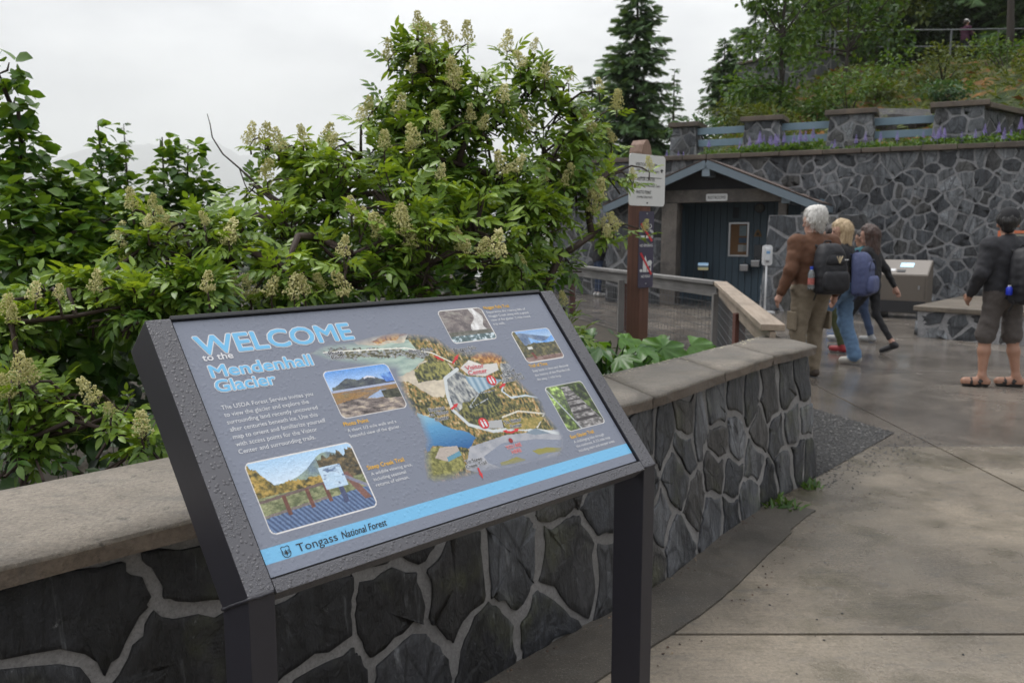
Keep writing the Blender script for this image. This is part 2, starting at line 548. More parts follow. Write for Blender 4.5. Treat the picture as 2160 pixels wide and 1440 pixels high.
t = NT('valley_meadow')
_w = t.world()
M_VALLEY = t.done(t.mix(1.0, t.ramp(t.noise(_w, .05, 6, .6), [(.35, (0.030, 0.050, 0.016)), (.55, (0.055, 0.070, 0.022)), (.7, (0.070, 0.066, 0.040))]), t.ramp(t.noise(_w, 1.4, 5, .6), [(.3, .6), (.7, 1.4)]), 'MULTIPLY'), .95)
ground = sheet('ground', [(-8000, -120), (8000, -120), (8000, 10000), (-8000, 10000)], -1.2, M_VALLEY)
tag(ground, kind='structure')
pave_base = sheet('pavement', [(-4.5, -4.0), (16, -4.0), (16, 34), (-2.0, 34), (0.3, 19.0), (2.45, 10.9), (1.9, 6.0), (-1.6, 2.2), (-4.5, -1.0)], -0.018, M_JOINT, thick=1.3)
tag(pave_base, kind='structure')
g = 0.009
YS = [-4.0, 0.15, 3.148, 6.09, 9.46, 12.6, 15.8, 19.2, 23, 28, 34]
XS = [-4.5, 3.19, 6.35, 9.6, 12.8, 16]
for j in range(len(YS) - 1):
    xs = list(XS)
    if YS[j] >= 9: xs = [-2.0, 0.6, 3.42, 6.6, 9.8, 12.9, 16]
    for i in range(len(xs) - 1):
        x0, x1, y0, y1 = xs[i] + g, xs[i + 1] - g, YS[j] + g, YS[j + 1] - g
        poly = [(x0, y0), (x1, y0), (x1, y1), (x0, y1)]
        # keep slabs on the walk: cut by the planting bed edge
        bed = [(-4.5, -1.0), (-1.6, 2.2), (1.9, 6.0), (2.45, 10.9), (0.3, 19.0), (-2.0, 34)]
        for k in range(len(bed) - 1):
            (ax, ay), (bx, by) = bed[k], bed[k + 1]
            if y1 <= ay or y0 >= by: continue
        def bedx(y):
            for k in range(len(bed) - 1):
                (ax, ay), (bx, by) = bed[k], bed[k + 1]
                if ay <= y <= by: return ax + (bx - ax) * (y - ay) / (by - ay)
            return -1e9
        ys = sorted({y0, y1} | {b[1] for b in bed if y0 < b[1] < y1})
        left = [(max(x0, bedx(y) + 0.02), y) for y in ys]
        if min(l[0] for l in left) >= x1 - 0.05: continue
        left = [(min(x, x1 - 0.02), y) for x, y in left]
        poly = [(x1, y0), (x1, y1)] + left[::-1]
        far = y0 > 6.0
        sheet('slab', poly, 0.0 if not far else -0.001, M_PAVE_FAR if far else M_PAVE, pave_base, thick=0.05, bevel=0.005)
bed = sheet('planting_bed', [(-60, -20), (-4.5, -1.0), (-1.6, 2.2), (1.9, 6.0), (2.45, 10.9), (0.3, 19.0), (-2.0, 34), (-60, 34)], -0.03, M_SOIL)
tag(bed, kind='structure')

# gravel wedge beside the wall end: a bed with loose stones, some strayed onto the slabs
GRAV = [(1.86, 5.12), (3.06, 6.49), (2.74, 7.42), (2.35, 7.75), (1.95, 6.1)]
M_GRAVELBED = simple('gravel_bed', (0.022, 0.021, 0.020), 0.8, 0.6, 120, 0.9)
gb = sheet('gravel_bed', GRAV, 0.004, M_GRAVELBED)
tag(gb, kind='structure')
M_GRAVEL = NT('gravel')
_v = M_GRAVEL.world()
M_GRAVEL = M_GRAVEL.done(M_GRAVEL.ramp(M_GRAVEL.noise(_v, 55, 2), [(0.30, (0.007, 0.007, 0.008)), (0.5, (0.024, 0.023, 0.023)), (0.64, (0.055, 0.053, 0.05)), (0.78, (0.16, 0.155, 0.145))]), 0.45)
def inside(p, poly):
    c = False
    for i in range(len(poly)):
        (x1, y1), (x2, y2) = poly[i], poly[(i + 1) % len(poly)]
        if (y1 > p[1]) != (y2 > p[1]) and p[0] < (x2 - x1) * (p[1] - y1) / (y2 - y1) + x1: c = not c
    return c
def pebble(mb, x, y, z, s, r):
    vs = [Vector((math.cos(a) * s * r.uniform(0.7, 1.2), math.sin(a) * s * r.uniform(0.7, 1.2), r.uniform(-0.1, 0.3) * s)) for a in (0, 1.3, 2.5, 3.8, 5.0)]
    vs = [Vector((x, y, z)) + v for v in vs]
    mb.add(vs + [Vector((x + r.uniform(-.2, .2) * s, y, z + s * r.uniform(0.5, 0.9)))], [(i, (i + 1) % 5, 5) for i in range(5)])
mb = MB()
r_ = random.Random(3)
for _ in range(5200):
    p = (r_.uniform(1.8, 3.1), r_.uniform(5.1, 7.8))
    if inside(p, GRAV): pebble(mb, p[0], p[1], 0.004, r_.uniform(0.007, 0.017), r_)
for _ in range(240):
    t = r_.random()
    ax = 1.9 + 1.25 * t; ay = 5.15 + 1.35 * t
    d = abs(r_.gauss(0, 0.16))
    pebble(mb, ax + d * 0.75, ay - d * 0.7, 0.001, r_.uniform(0.004, 0.010), r_)
for _ in range(420):
    pebble(mb, r_.uniform(1.0, 6.5), r_.uniform(2.4, 9.0), 0.001, r_.uniform(0.0025, 0.007), r_)
gr = mb.build('gravel', M_GRAVEL)
tag(gr, 'loose dark grey gravel in a wedge beside the stone wall end', 'gravel', kind='stuff')

# ------------------------------------------------------------------ low curved wall in front
NEAR = [(-2.5, .3), (-1.85, .98), (-1.2, 1.64), (-.6, 2.28), (.03, 2.97), (.63, 3.61), (1.11, 4.27), (1.54, 4.82), (1.96, 5.27)]
BACK = [(-2.95, .75), (-2.28, 1.43), (-1.6, 2.12), (-1.0, 2.74), (-.2, 3.50), (.46, 4.16), (.96, 4.76), (1.42, 5.34), (1.85, 5.9)]
FACE = [(x - .045, y + .04) for x, y in NEAR]
FS = [0.0]
for i in range(1, len(FACE)):
    FS.append(FS[-1] + math.hypot(FACE[i][0] - FACE[i - 1][0], FACE[i][1] - FACE[i - 1][1]))
WALL_H = 0.82
def face_pt(s):
    s = max(0, min(FS[-1] - 1e-6, s))
    i = max(k for k in range(len(FS) - 1) if FS[k] <= s)
    def tang(k):
        a, b = FACE[max(k - 1, 0)], FACE[min(k + 1, len(FACE) - 1)]
        return Vector((b[0] - a[0], b[1] - a[1])).normalized()
    t = (s - FS[i]) / (FS[i + 1] - FS[i])
    p0, p1 = Vector(FACE[i]), Vector(FACE[i + 1])
    L = FS[i + 1] - FS[i]
    m0, m1 = tang(i) * L, tang(i + 1) * L
    h00, h10, h01, h11 = 2*t**3-3*t*t+1, t**3-2*t*t+t, -2*t**3+3*t*t, t**3-t*t
    p = p0 * h00 + m0 * h10 + p1 * h01 + m1 * h11
    tg = (tang(i) * (1 - t) + tang(i + 1) * t).normalized()
    return p, Vector((tg.y, -tg.x))
def low_surf(s, z, d):
    p, n = face_pt(s)
    q = p + n * (d + 0.09 * (1 - z / WALL_H))
    return (q.x, q.y, z)
low_wall = thing('low_stone_wall', 'low curved dark slate wall with concrete coping behind the welcome sign', 'wall', (0, 0, 0))
v, f = [], []
NS = 60
for i in range(NS + 1):
    s = FS[-1] * i / NS
    for z in (-0.15, 0.2, 0.45, 0.65, WALL_H):
        v.append(low_surf(s, z, 0.0))
for i in range(NS):
    for k in range(4):
        a = i * 5 + k
        f.append((a, a + 5, a + 6, a + 1))
nb = len(v)
back_in = [(x + .05, y - .05) for x, y in BACK]
for x, y in back_in: v += [(x, y, -0.5), (x, y, WALL_H)]
for i in range(len(BACK) - 1):
    a = nb + i * 2
    f.append((a, a + 1, a + 3, a + 2))
# end face and top
e = NS * 5
f.append((e, nb + 2 * len(BACK) - 2, nb + 2 * len(BACK) - 1, e + 4, e + 3, e + 2, e + 1))
mesh_obj('mortar', v, f, M_MORTAR, low_wall)
LOW_SEEDS = [(2.15, 0.70), (2.47, 0.77), (2.00, 0.50), (2.40, 0.50), (3.09, 0.40), (2.76, 0.44), (3.14, 0.62), (3.36, 0.40), (2.80, 0.22), (3.13, 0.16), (4.84, 0.44), (4.98, 0.30), (5.3, 0.38), (5.2, 0.12), (5.52, 0.25), (5.82, 0.30), (5.72, 0.09), (6.0, 0.10), (6.24, 0.13), (6.45, 0.20), (4.82, 0.11), (4.27, 0.48), (4.27, 0.18), (3.98, 0.66), (3.97, 0.28), (3.62, 0.38), (3.48, 0.09), (4.55, 0.74), (4.73, 0.66), (4.97, 0.72), (5.14, 0.60), (5.39, 0.66), (5.65, 0.69), (5.85, 0.62), (6.11, 0.60), (6.36, 0.62), (6.58, 0.65), (5.60, 0.50), (5.92, 0.45), (6.2, 0.38), (6.38, 0.42), (6.6, 0.40), (4.93, 0.53), (5.36, 0.52),
             (3.45, 0.72), (3.72, 0.74), (4.28, 0.74), (4.52, 0.45), (4.5, 0.15), (3.80, 0.08), (4.62, 0.30), (2.75, 0.70), (2.45, 0.18), (2.1, 0.2), (1.75, 0.66), (1.68, 0.35), (1.7, 0.1), (1.35, 0.6), (1.3, 0.25), (0.95, 0.65), (0.9, 0.25), (0.5, 0.55), (0.4, 0.2), (0.1, 0.5), (6.63, 0.15), (5.45, 0.07)]
lay_stones(low_wall, LOW_SEEDS, (0.0, FS[-1], 0.0, WALL_H - 0.015), low_surf, 0.036, 0.0085, lambda p: M_STONE_DARK if sum(q[0] for q in p) / len(p) < 3.55 else M_STONE_NEAR, random.Random(11), 2, 0.92, None, 0.22)
# coping slabs, one by one, with thin joints, worn dark edges
def lerp2(a, b, t): return (a[0] + (b[0] - a[0]) * t, a[1] + (b[1] - a[1]) * t)
rc = random.Random(5)
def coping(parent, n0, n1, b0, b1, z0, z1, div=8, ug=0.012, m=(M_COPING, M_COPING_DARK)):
    """weathered slab between two near points and two back points"""
    L = math.hypot(n1[0] - n0[0], n1[1] - n0[1])
    e0 = ug / 2 / L
    mv, mf, mi = [], [], []
    nu, nw = div, 5
    def P(i, k, z, inset=0.0):
        u = e0 + (1 - 2 * e0) * i / nu
        w = k / nw
        a, b = lerp2(n0, n1, u), lerp2(b0, b1, u)
        return (*lerp2(a, b, w), z)
    for i in range(nu + 1):
        for k in range(nw + 1):
            p = P(i, k, z1)
            edge = (i in (0, nu)) or (k in (0, nw))
            h = mnoise.noise(Vector((p[0] * 3, p[1] * 3, 1.3))) * 0.004 - (0.006 if edge else 0)
            q = Vector(p)
            if k == 0: q += Vector((n1[1] - n0[1], n0[0] - n1[0], 0)).normalized() * rc.uniform(-0.006, 0.006)
            mv.append((q.x, q.y, z1 + h))
    for i in range(nu):
        for k in range(nw):
            a = i * (nw + 1) + k
            mf.append((a, a + nw + 1, a + nw + 2, a + 1)); mi.append(0)
    ring = [i * (nw + 1) for i in range(nu + 1)] + [nu * (nw + 1) + k for k in range(1, nw + 1)] + [i * (nw + 1) + nw for i in range(nu - 1, -1, -1)] + [k for k in range(nw - 1, 0, -1)]
    base = len(mv)
    for ri, idx in enumerate(ring):
        x, y, z = mv[idx]
        mv.append((x + rc.uniform(-.004, .004), y + rc.uniform(-.004, .004), z - 0.012))
    base2 = len(mv)
    for idx in ring:
        x, y, z = mv[idx]
        mv.append((x + rc.uniform(-.006, .006), y + rc.uniform(-.006, .006), z0))
    n = len(ring)
    for i in range(n):
        j = (i + 1) % n
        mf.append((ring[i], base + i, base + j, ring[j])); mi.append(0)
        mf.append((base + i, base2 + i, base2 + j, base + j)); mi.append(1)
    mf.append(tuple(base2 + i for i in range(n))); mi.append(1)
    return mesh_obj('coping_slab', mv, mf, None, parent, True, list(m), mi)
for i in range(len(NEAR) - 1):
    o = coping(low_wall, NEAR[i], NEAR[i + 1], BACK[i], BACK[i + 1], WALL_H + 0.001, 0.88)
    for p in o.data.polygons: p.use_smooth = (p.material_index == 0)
# footing strip along the base
fo = MB()
fp = []
for s in np.linspace(2.0, 6.05, 90):
    s = float(s)
    p, n = face_pt(s)
    w = 0.31 if s < 5.6 else 0.29
    w += 0.003 * mnoise.noise(Vector((s * 4, 0, 0))) + 0.005 * mnoise.noise(Vector((s * 30, 3, 0)))
    fp.append(((p + n * 0.05), (p + n * (0.09 + w * (1.0 - 0.10 * (s - 2) / 4)))))
fv = [(*q, 0.010) for a, b in fp for q in (a, b)] + [(*b, -0.01) for a, b in fp]
ff = [(2 * i, 2 * i + 1, 2 * i + 3, 2 * i + 2) for i in range(len(fp) - 1)]
k0 = 2 * len(fp)
ff += [(2 * i + 1, k0 + i, k0 + i + 1, 2 * i + 3) for i in range(len(fp) - 1)]
ff.append((2 * len(fp) - 2, 2 * len(fp) - 1, k0 + len(fp) - 1))
footing = mesh_obj('wall_footing', fv, ff, M_FOOT)
tag(footing, kind='structure')
# leaf litter and grit caught in the angle of wall and footing
lm = MB()
for _ in range(200):
    s = r_.uniform(2.2, 6.6)
    p, n = face_pt(s)
    side = r_.random()
    d = 0.10 + abs(r_.gauss(0, 0.03)) if side < 0.55 else 0.09 + 0.36 + r_.gauss(0, 0.018)
    q = p + n * d
    pebble(lm, q.x, q.y, 0.010 if side < 0.55 else 0.002, r_.uniform(0.003, 0.007), r_)
M_LITTER = NT('litter')
M_LITTER = M_LITTER.done(M_LITTER.ramp(M_LITTER.noise(M_LITTER.world(), 60, 2), [(0.4, (0.03, 0.018, 0.012)), (0.55, (0.09, 0.045, 0.03)), (0.7, (0.25, 0.2, 0.13))]), 0.7)
tag(lm.build('leaf_litter', M_LITTER), 'brown leaf litter and grit along the foot of the low wall', 'litter', kind='stuff')
# pale fallen petals on the coping
pm = MB()
for _ in range(170):
    t = r_.uniform(4.3, 8.0)
    i = min(int(t), 7); u = t - i
    a, b = lerp2(NEAR[i], NEAR[i + 1], u), lerp2(BACK[i], BACK[i + 1], u)
    w = 1 - abs(r_.gauss(0, 0.16))
    if w < 0.1: continue
    x, y = lerp2(a, b, min(w, 0.985))
    pebble(pm, x, y, 0.877, r_.uniform(0.0025, 0.006), r_)
tag(pm.build('fallen_petals', simple('petal', (0.65, 0.6, 0.42), 0.8)), 'tiny cream petals fallen on the wall coping', 'petals', kind='stuff')
# ------------------------------------------------------------------ welcome sign
def lin(r, g, b, k=1.0):
    return tuple(k * (((c / 255) / 12.92) if c / 255 <= 0.04045 else (((c / 255) + 0.055) / 1.055) ** 2.4) for c in (r, g, b))
TH, TI = R(44.8955), R(49.6474)
E1 = Vector((math.cos(TH), math.sin(TH), 0))
NH = Vector((-math.sin(TH), math.cos(TH), 0))
E2 = NH * math.cos(TI) + Vector((0, 0, math.sin(TI)))
NN = E1.cross(E2)
BLC = Vector((-.4214, 1.3927, .9994))
PW, PH = 1.070, 0.558
def PP(a, b, d=0.0):
    return BLC + E1 * a + E2 * b + NN * d
M_FRAME_LIT = drop_mat('sign_paint_lit', (0.100, 0.098, 0.108), 0.30, 1.0, 130)  # lighter copy of the frame paint: sky reflection put into the colour
M_FRAME_SHADED = simple('sign_paint_shaded', (0.022, 0.021, 0.028), 0.42, 0.12, 40, 0.05)  # same paint in its shaded tone: posts, welds, arm sides and backs
M_BLACK = simple('black_gasket', (0.012, 0.012, 0.013), 0.4)
sign = thing('welcome_sign', 'large slanted grey welcome sign with map and photos on two steel posts', 'sign', (0, 0, 0))

def frame_arm(a0, a1):
    prof = []   # (n, z) profile relative to the lower front corner
    top = E2 * (0.562 + 0.025)
    def nz(v): return (v.dot(NH), v.z)
    prof = [(0, 0), nz(top), nz(top - NN * 0.11), (0.10, -0.052)]
    q = BLC + E2 * -0.025
    v = [q + E1 * a + NH * n + Vector((0, 0, z)) for a in (a0, a1) for n, z in prof]
    m = MB().add(v, [(3, 2, 1, 0), (4, 5, 6, 7)] + [(i, (i + 1) % 4, 4 + (i + 1) % 4, 4 + i) for i in range(4)])
    arm = m.build('frame_arm', M_FRAME_LIT, sign, bevel=0.0025)
    arm.data.materials.append(M_FRAME_SHADED)
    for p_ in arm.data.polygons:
        if abs(p_.normal.dot(E1)) > 0.7 or p_.normal.dot(NN) < -0.3: p_.material_index = 1  # sides and backs get the shaded tone, upper faces stay sky-bright
    v = [q + E1 * a + NH * n + Vector((0, 0, z)) for a in (a0 + 0.0005, a1 - 0.0005) for n, z in [(0.0005, -0.003), (0.0995, -0.054), (0.0995, -q.z - 0.02), (0.0005, -q.z - 0.02)]]
    MB().add(v, [(0, 1, 2, 3), (7, 6, 5, 4)] + [(i, 4 + i, 4 + (i + 1) % 4, (i + 1) % 4) for i in range(4)]).build('post', M_FRAME_SHADED, sign, bevel=0.002)
    w = [q + E1 * (a0 - 0.001) + NH * 0.10 + Vector((0, 0, -0.053)), q + E1 * (a0 - 0.001) + Vector((0, 0, -0.002)), q + E1 * (a1 + 0.001) + Vector((0, 0, -0.002))]
    pts = []
    rr = random.Random(2)
    for i in range(2):
        for k in range(14):
            pts.append(w[i].lerp(w[i + 1], k / 14) + Vector((rr.uniform(-.0008, .0008),) * 3))
    MB().tube(pts, 0.0034, 6).build('weld_bead', M_FRAME_SHADED, arm, smooth=True)
    return arm
frame_arm(-0.055, -0.0045)
frame_arm(1.0735, 1.125)
def slab_on(name, a0, a1, b0, b1, d0, d1, m, parent, bevel=0.0015):
    v = [PP(a, b, d) for d in (d0, d1) for a, b in ((a0, b0), (a1, b0), (a1, b1), (a0, b1))]
    return MB().add(v, [(3, 2, 1, 0), (4, 5, 6, 7), (0, 1, 5, 4), (1, 2, 6, 5), (2, 3, 7, 6), (3, 0, 4, 7)]).build(name, m, parent, bevel=bevel)
slab_on('bottom_lip', -0.0035, 1.0725, -0.031, -0.0055, -0.045, 0.0, M_FRAME_LIT, sign)
slab_on('top_rail', -0.0035, 1.0725, 0.5595, 0.569, -0.040, -0.0005, M_BLACK, sign)
slab_on('back_tray', -0.004, 1.073, -0.005, 0.559, -0.035, -0.0115, M_BLACK, sign, 0)

# printed panel face: the print is painted into a fine grid of the panel's own colours
rngp = np.random.default_rng(4)
_TAB = rngp.random((256, 256))
def vn(x, y):
    xi, yi = np.floor(x).astype(int), np.floor(y).astype(int)
    fx, fy = x - xi, y - yi
    fx, fy = fx * fx * (3 - 2 * fx), fy * fy * (3 - 2 * fy)
    T = lambda i, j: _TAB[i % 256, j % 256]
    return (T(xi, yi) * (1 - fx) + T(xi + 1, yi) * fx) * (1 - fy) + (T(xi, yi + 1) * (1 - fx) + T(xi + 1, yi + 1) * fx) * fy
def fbm(x, y, o=4):
    s, a, t = 0, 0.5, 0
    for k in range(o):
        s = s + a * vn(x * 2 ** k + 17.3 * k, y * 2 ** k + 9.1 * k); t += a; a *= 0.55
    return s / t
CELL = 1.4
NX, NY = int(1070 / CELL), int(558 / CELL)
gx, gy = np.meshgrid(np.linspace(0, 1070, NX + 1), np.linspace(0, 558, NY + 1), indexing='ij')
img = np.empty(gx.shape + (3,))
L_ = lambda r, g, b: np.array(lin(r, g, b, 1.12))
GREY = L_(117, 122, 135)
img[:] = GREY
def inpoly(poly, X=None, Y=None):
    X = gx if X is None else X; Y = gy if Y is None else Y
    c = np.zeros(X.shape, bool)
    for i in range(len(poly)):
        (x1, y1), (x2, y2) = poly[i], poly[(i + 1) % len(poly)]
        if y1 == y2: continue
        c ^= ((y1 > Y) != (y2 > Y)) & (X < (x2 - x1) * (Y - y1) / (y2 - y1) + x1)
    return c
def wob(poly, amp=5, sc=30, seed=0):
    return inpoly(poly, gx + (fbm(gx / sc + seed, gy / sc) - .5) * 2 * amp * 2, gy + (fbm(gx / sc + seed + 50, gy / sc) - .5) * 2 * amp * 2)
def put(mask, col, a=1.0):
    if np.ndim(a): a = a[..., None][mask]
    if np.ndim(col) == 3: col = col[mask]
    img[mask] = img[mask] * (1 - a) + col * a
def ramp_img(f, stops):
    out = np.zeros(f.shape + (3,))
    ps = [s[0] for s in stops]
    for k in range(3): out[..., k] = np.interp(f, ps, [s[1][k] for s in stops])
    return out
foliage = ramp_img(fbm(gx / 5, gy / 8 + 3, 3), [(.25, L_(30, 34, 22)), (.42, L_(84, 84, 45)), (.55, L_(128, 120, 66)), (.68, L_(165, 120, 66)), (.8, L_(200, 190, 150))])
foliage2 = ramp_img(fbm(gx / 6 + 7, gy / 9, 3), [(.3, L_(40, 46, 30)), (.5, L_(104, 104, 56)), (.7, L_(150, 145, 80))])
autumn = ramp_img(fbm(gx / 6 + 31, gy / 6, 3), [(.3, L_(120, 78, 40)), (.5, L_(176, 120, 62)), (.7, L_(196, 158, 96))])
rocky = ramp_img(fbm(gx / 6 + 11, gy / 12 + (gx / 20), 4), [(.25, L_(70, 76, 84)), (.45, L_(122, 126, 128)), (.65, L_(176, 176, 170)), (.8, L_(206, 202, 190))])
sandc = ramp_img(fbm(gx / 14, gy / 14, 3), [(.3, L_(176, 164, 146)), (.7, L_(206, 194, 172))])
waterc = ramp_img(fbm(gx / 40, gy / 9, 3), [(.3, L_(138, 158, 150)), (.7, L_(170, 186, 172))])
MP = {'outline': [[265, 449], [310, 466], [385, 467], [444, 475], [514, 479], [579, 468], [625, 455], [645, 433], [658, 416], [704, 400], [776, 394], [807, 377], [820, 349], [812, 319], [824, 281], [845, 247], [855, 224], [846, 185], [860, 143], [862, 118], [837, 84], [809, 70], [727, 74], [643, 75], [589, 83], [557, 82], [517, 82], [468, 83], [423, 88], [407, 100], [416, 131], [432, 165], [453, 191], [459, 242], [450, 279], [450, 315], [454, 351], [463, 378], [358, 408], [301, 427]], 'sand1': [[385, 467], [444, 475], [551, 473], [530, 451], [469, 448], [394, 457]], 'orange1': [[434, 464], [504, 478], [551, 473], [504, 458], [449, 455]], 'forestTop': [[530, 451], [588, 464], [625, 455], [653, 427], [704, 400], [672, 384], [629, 384], [587, 424], [553, 438]], 'spit': [[292, 444], [336, 456], [428, 441], [518, 428], [585, 420], [563, 398], [481, 413], [399, 419], [323, 428]], 'water': [[271, 444], [305, 426], [405, 413], [478, 409], [551, 394], [531, 378], [494, 364], [454, 351], [358, 408]], 'beach': [[560, 393], [517, 370], [450, 352], [463, 341], [504, 307], [559, 288], [586, 327], [633, 354], [624, 375]], 'isl': [[517, 370], [570, 392], [621, 380], [625, 350], [579, 333], [509, 336]], 'forestL': [[454, 342], [483, 342], [522, 304], [559, 279], [572, 240], [572, 212], [535, 201], [495, 236], [468, 258], [455, 288]], 'lake': [[465, 261], [490, 245], [537, 205], [576, 184], [595, 162], [562, 142], [512, 161], [462, 176], [437, 160], [449, 192]], 'rock': [[588, 331], [638, 353], [662, 320], [666, 280], [721, 287], [712, 254], [671, 270], [616, 251], [577, 239], [564, 278]], 'roof': [[651, 357], [690, 376], [724, 357], [775, 355], [769, 335], [714, 323], [665, 335]], 'glass': [[653, 332], [713, 320], [762, 305], [724, 291], [666, 280], [652, 312]], 'forestC': [[602, 262], [664, 276], [718, 282], [727, 251], [726, 212], [654, 206], [622, 189], [581, 210]], 'forestR': [[740, 289], [807, 319], [821, 276], [850, 236], [844, 191], [777, 183], [705, 216], [727, 251]], 'autumn': [[701, 385], [774, 392], [804, 372], [786, 353], [727, 361]], 'rockR': [[786, 353], [823, 354], [809, 314], [761, 295]], 'grassC': [[694, 199], [838, 182], [784, 157], [693, 170]], 'parking': [[585, 119], [657, 140], [765, 130], [850, 110], [831, 85], [730, 78], [620, 82], [589, 101]], 'isl1': [[735, 103], [788, 101], [835, 90], [823, 82], [749, 89]], 'isl2': [[623, 95], [680, 98], [705, 84], [660, 85], [621, 87]], 'forestB': [[588, 168], [643, 171], [680, 149], [650, 137], [596, 137], [553, 144]], 'grassBL': [[435, 165], [468, 170], [530, 140], [521, 107], [471, 89], [424, 90], [411, 107]], 'bld': [[454, 144], [480, 166], [527, 160], [528, 136], [484, 128]], 'bld2': [[642, 204], [694, 199], [686, 176], [641, 185]], 'bld3': [[744, 151], [784, 157], [824, 135], [772, 140]]}
# soft vignette edge of the painted map
o_ = np.array(MP['outline'], float)
dm = np.full(gx.shape, 1e9)
for i in range(len(o_)):
    a, b = o_[i], o_[(i + 1) % len(o_)]
    ab = b - a
    t = np.clip(((gx - a[0]) * ab[0] + (gy - a[1]) * ab[1]) / (ab @ ab), 0, 1)
    dm = np.minimum(dm, np.hypot(gx - a[0] - t * ab[0], gy - a[1] - t * ab[1]))
base = img.copy()
img[:] = foliage
put(wob(MP['forestTop']), foliage)
def stroke(pts, w, col):
    pts = np.array(pts, float)
    d = np.full(gx.shape, 1e9)
    for a, b in zip(pts[:-1], pts[1:]):
        ab = b - a
        t = np.clip(((gx - a[0]) * ab[0] + (gy - a[1]) * ab[1]) / max(ab @ ab, 1e-9), 0, 1)
        d = np.minimum(d, np.hypot(gx - a[0] - t * ab[0], gy - a[1] - t * ab[1]))
    put(d < w, col)
put(inpoly([[260, 440], [310, 470], [390, 470], [540, 455], [560, 395], [460, 345], [350, 400]]), waterc)
put(wob(MP['sand1'], 3), sandc); put(wob(MP['orange1'], 3), autumn)
put(wob(MP['spit'], 6, 12), ramp_img(fbm(gx / 7, gy / 4, 3), [(.3, L_(52, 54, 44)), (.45, L_(110, 106, 72)), (.55, L_(150, 150, 150)), (.7, L_(120, 132, 140)), (.8, L_(206, 200, 186))]))
put(wob(MP['beach'], 4), sandc); put(wob(MP['isl'], 4), foliage2); put(wob(MP['forestL'], 4), foliage)
lk = np.clip((262 - gy) / 110, 0, 1)
put(wob(MP['lake'], 3), ramp_img(lk, [(0, L_(150, 186, 196)), (.4, L_(84, 146, 186)), (1, L_(28, 86, 140))]))
put(wob(MP['rock'], 4), rocky); put(wob(MP['forestC'], 4), foliage2 * 0.75); put(wob(MP['forestR'], 4), foliage)
put(wob(MP['autumn'], 4), autumn); put(wob(MP['rockR'], 4), rocky)
put(wob(MP['forestB'], 5), foliage * 0.8); put(wob(MP['grassBL'], 3), ramp_img(fbm(gx / 6, gy / 6, 3), [(.3, L_(92, 92, 46)), (.7, L_(152, 148, 84))]))
put(inpoly([[560, 150], [680, 158], [860, 140], [862, 100], [800, 70], [560, 80], [520, 100]]), ramp_img(fbm(gx / 20, gy / 20), [(.3, L_(146, 148, 156)), (.7, L_(168, 168, 172))]))
put(inpoly(MP['parking']), L_(128, 134, 148))
for k in ('isl1', 'isl2'): put(wob(MP[k], 1.5), L_(140, 134, 62))
stroke([(640, 355), (590, 335), (572, 290), (566, 250), (590, 205), (650, 175), (720, 168), (790, 150), (850, 130)], 4.5, L_(196, 200, 200))
stroke([(300, 447), (420, 440), (520, 433), (590, 410), (640, 372)], 1.6, L_(226, 222, 210))
stroke([(770, 300), (742, 275), (760, 252), (812, 250), (846, 238)], 2.5, L_(190, 200, 204))
stroke([(668, 280), (640, 262), (614, 246), (640, 250), (690, 262)], 1.5, L_(160, 164, 166))
stroke([(700, 205), (760, 212), (840, 190), (792, 158)], 2.2, L_(206, 200, 184))
put(wob(MP['grassC'], 3), ramp_img(fbm(gx / 6 + 4, gy / 6), [(.3, L_(120, 116, 56)), (.6, L_(160, 140, 76)), (.8, L_(190, 160, 96))]))
put(inpoly(MP['roof']), L_(200, 196, 190)); put(inpoly([[690, 376], [724, 357], [714, 340], [668, 352]]), L_(214, 208, 200))
put(inpoly(MP['glass']), ramp_img(np.sin(gx / 3.0) * .5 + .5, [(0, L_(110, 140, 160)), (1, L_(166, 184, 194))]))
put(inpoly(MP['bld']), L_(172, 160, 150)); put(inpoly([[484, 128], [528, 136], [527, 147], [486, 139]]), L_(90, 140, 160))
put(inpoly(MP['bld2']), L_(166, 166, 166)); put(inpoly(MP['bld3']), L_(120, 134, 146))
for k in range(40):   # little conifers of the painted wood
    cx_, cy_ = rngp.uniform(588, 720), rngp.uniform(200, 268)
    if inpoly([(590, 230), (660, 275), (715, 280), (725, 215), (640, 200)], np.array([[cx_]]), np.array([[cy_]]))[0, 0]:
        h_ = rngp.uniform(12, 24)
        put(inpoly([(cx_ - 4, cy_), (cx_ + 4, cy_), (cx_, cy_ + h_)]), L_(40, 50, 32))
alpha = np.where(inpoly(MP['outline']), np.clip(dm / 22, 0, 1), 0) ** 0.8
img[:] = base * (1 - alpha[..., None]) + img * alpha[..., None]
def rrect(x0, y0, x1, y1, rad):
    dx = np.maximum(np.maximum(x0 + rad - gx, gx - (x1 - rad)), 0); dy = np.maximum(np.maximum(y0 + rad - gy, gy - (y1 - rad)), 0)
    return (gx >= x0) & (gx <= x1) & (gy >= y0) & (gy <= y1) & (np.hypot(dx, dy) <= rad)
def photo(x0, y0, x1, y1, fn):
    put(rrect(x0, y0, x1, y1, 13), L_(216, 212, 208))
    u, v_ = (gx - x0) / (x1 - x0), (gy - y0) / (y1 - y0)
    grain = .62 + .76 * fbm(gx / 2.2, gy / 2.2, 3) 
    soft = .86 + .28 * fbm(gx / 16, gy / 16, 2)
    pic = fn(u, v_)
    lum = np.clip(1.25 - pic.mean(-1) * 1.3, .25, 1)
    k_ = 1 + (grain * soft - 1) * lum
    put(rrect(x0 + 2.1, y0 + 2.1, x1 - 2.1, y1 - 2.1, 11), pic * k_[..., None])
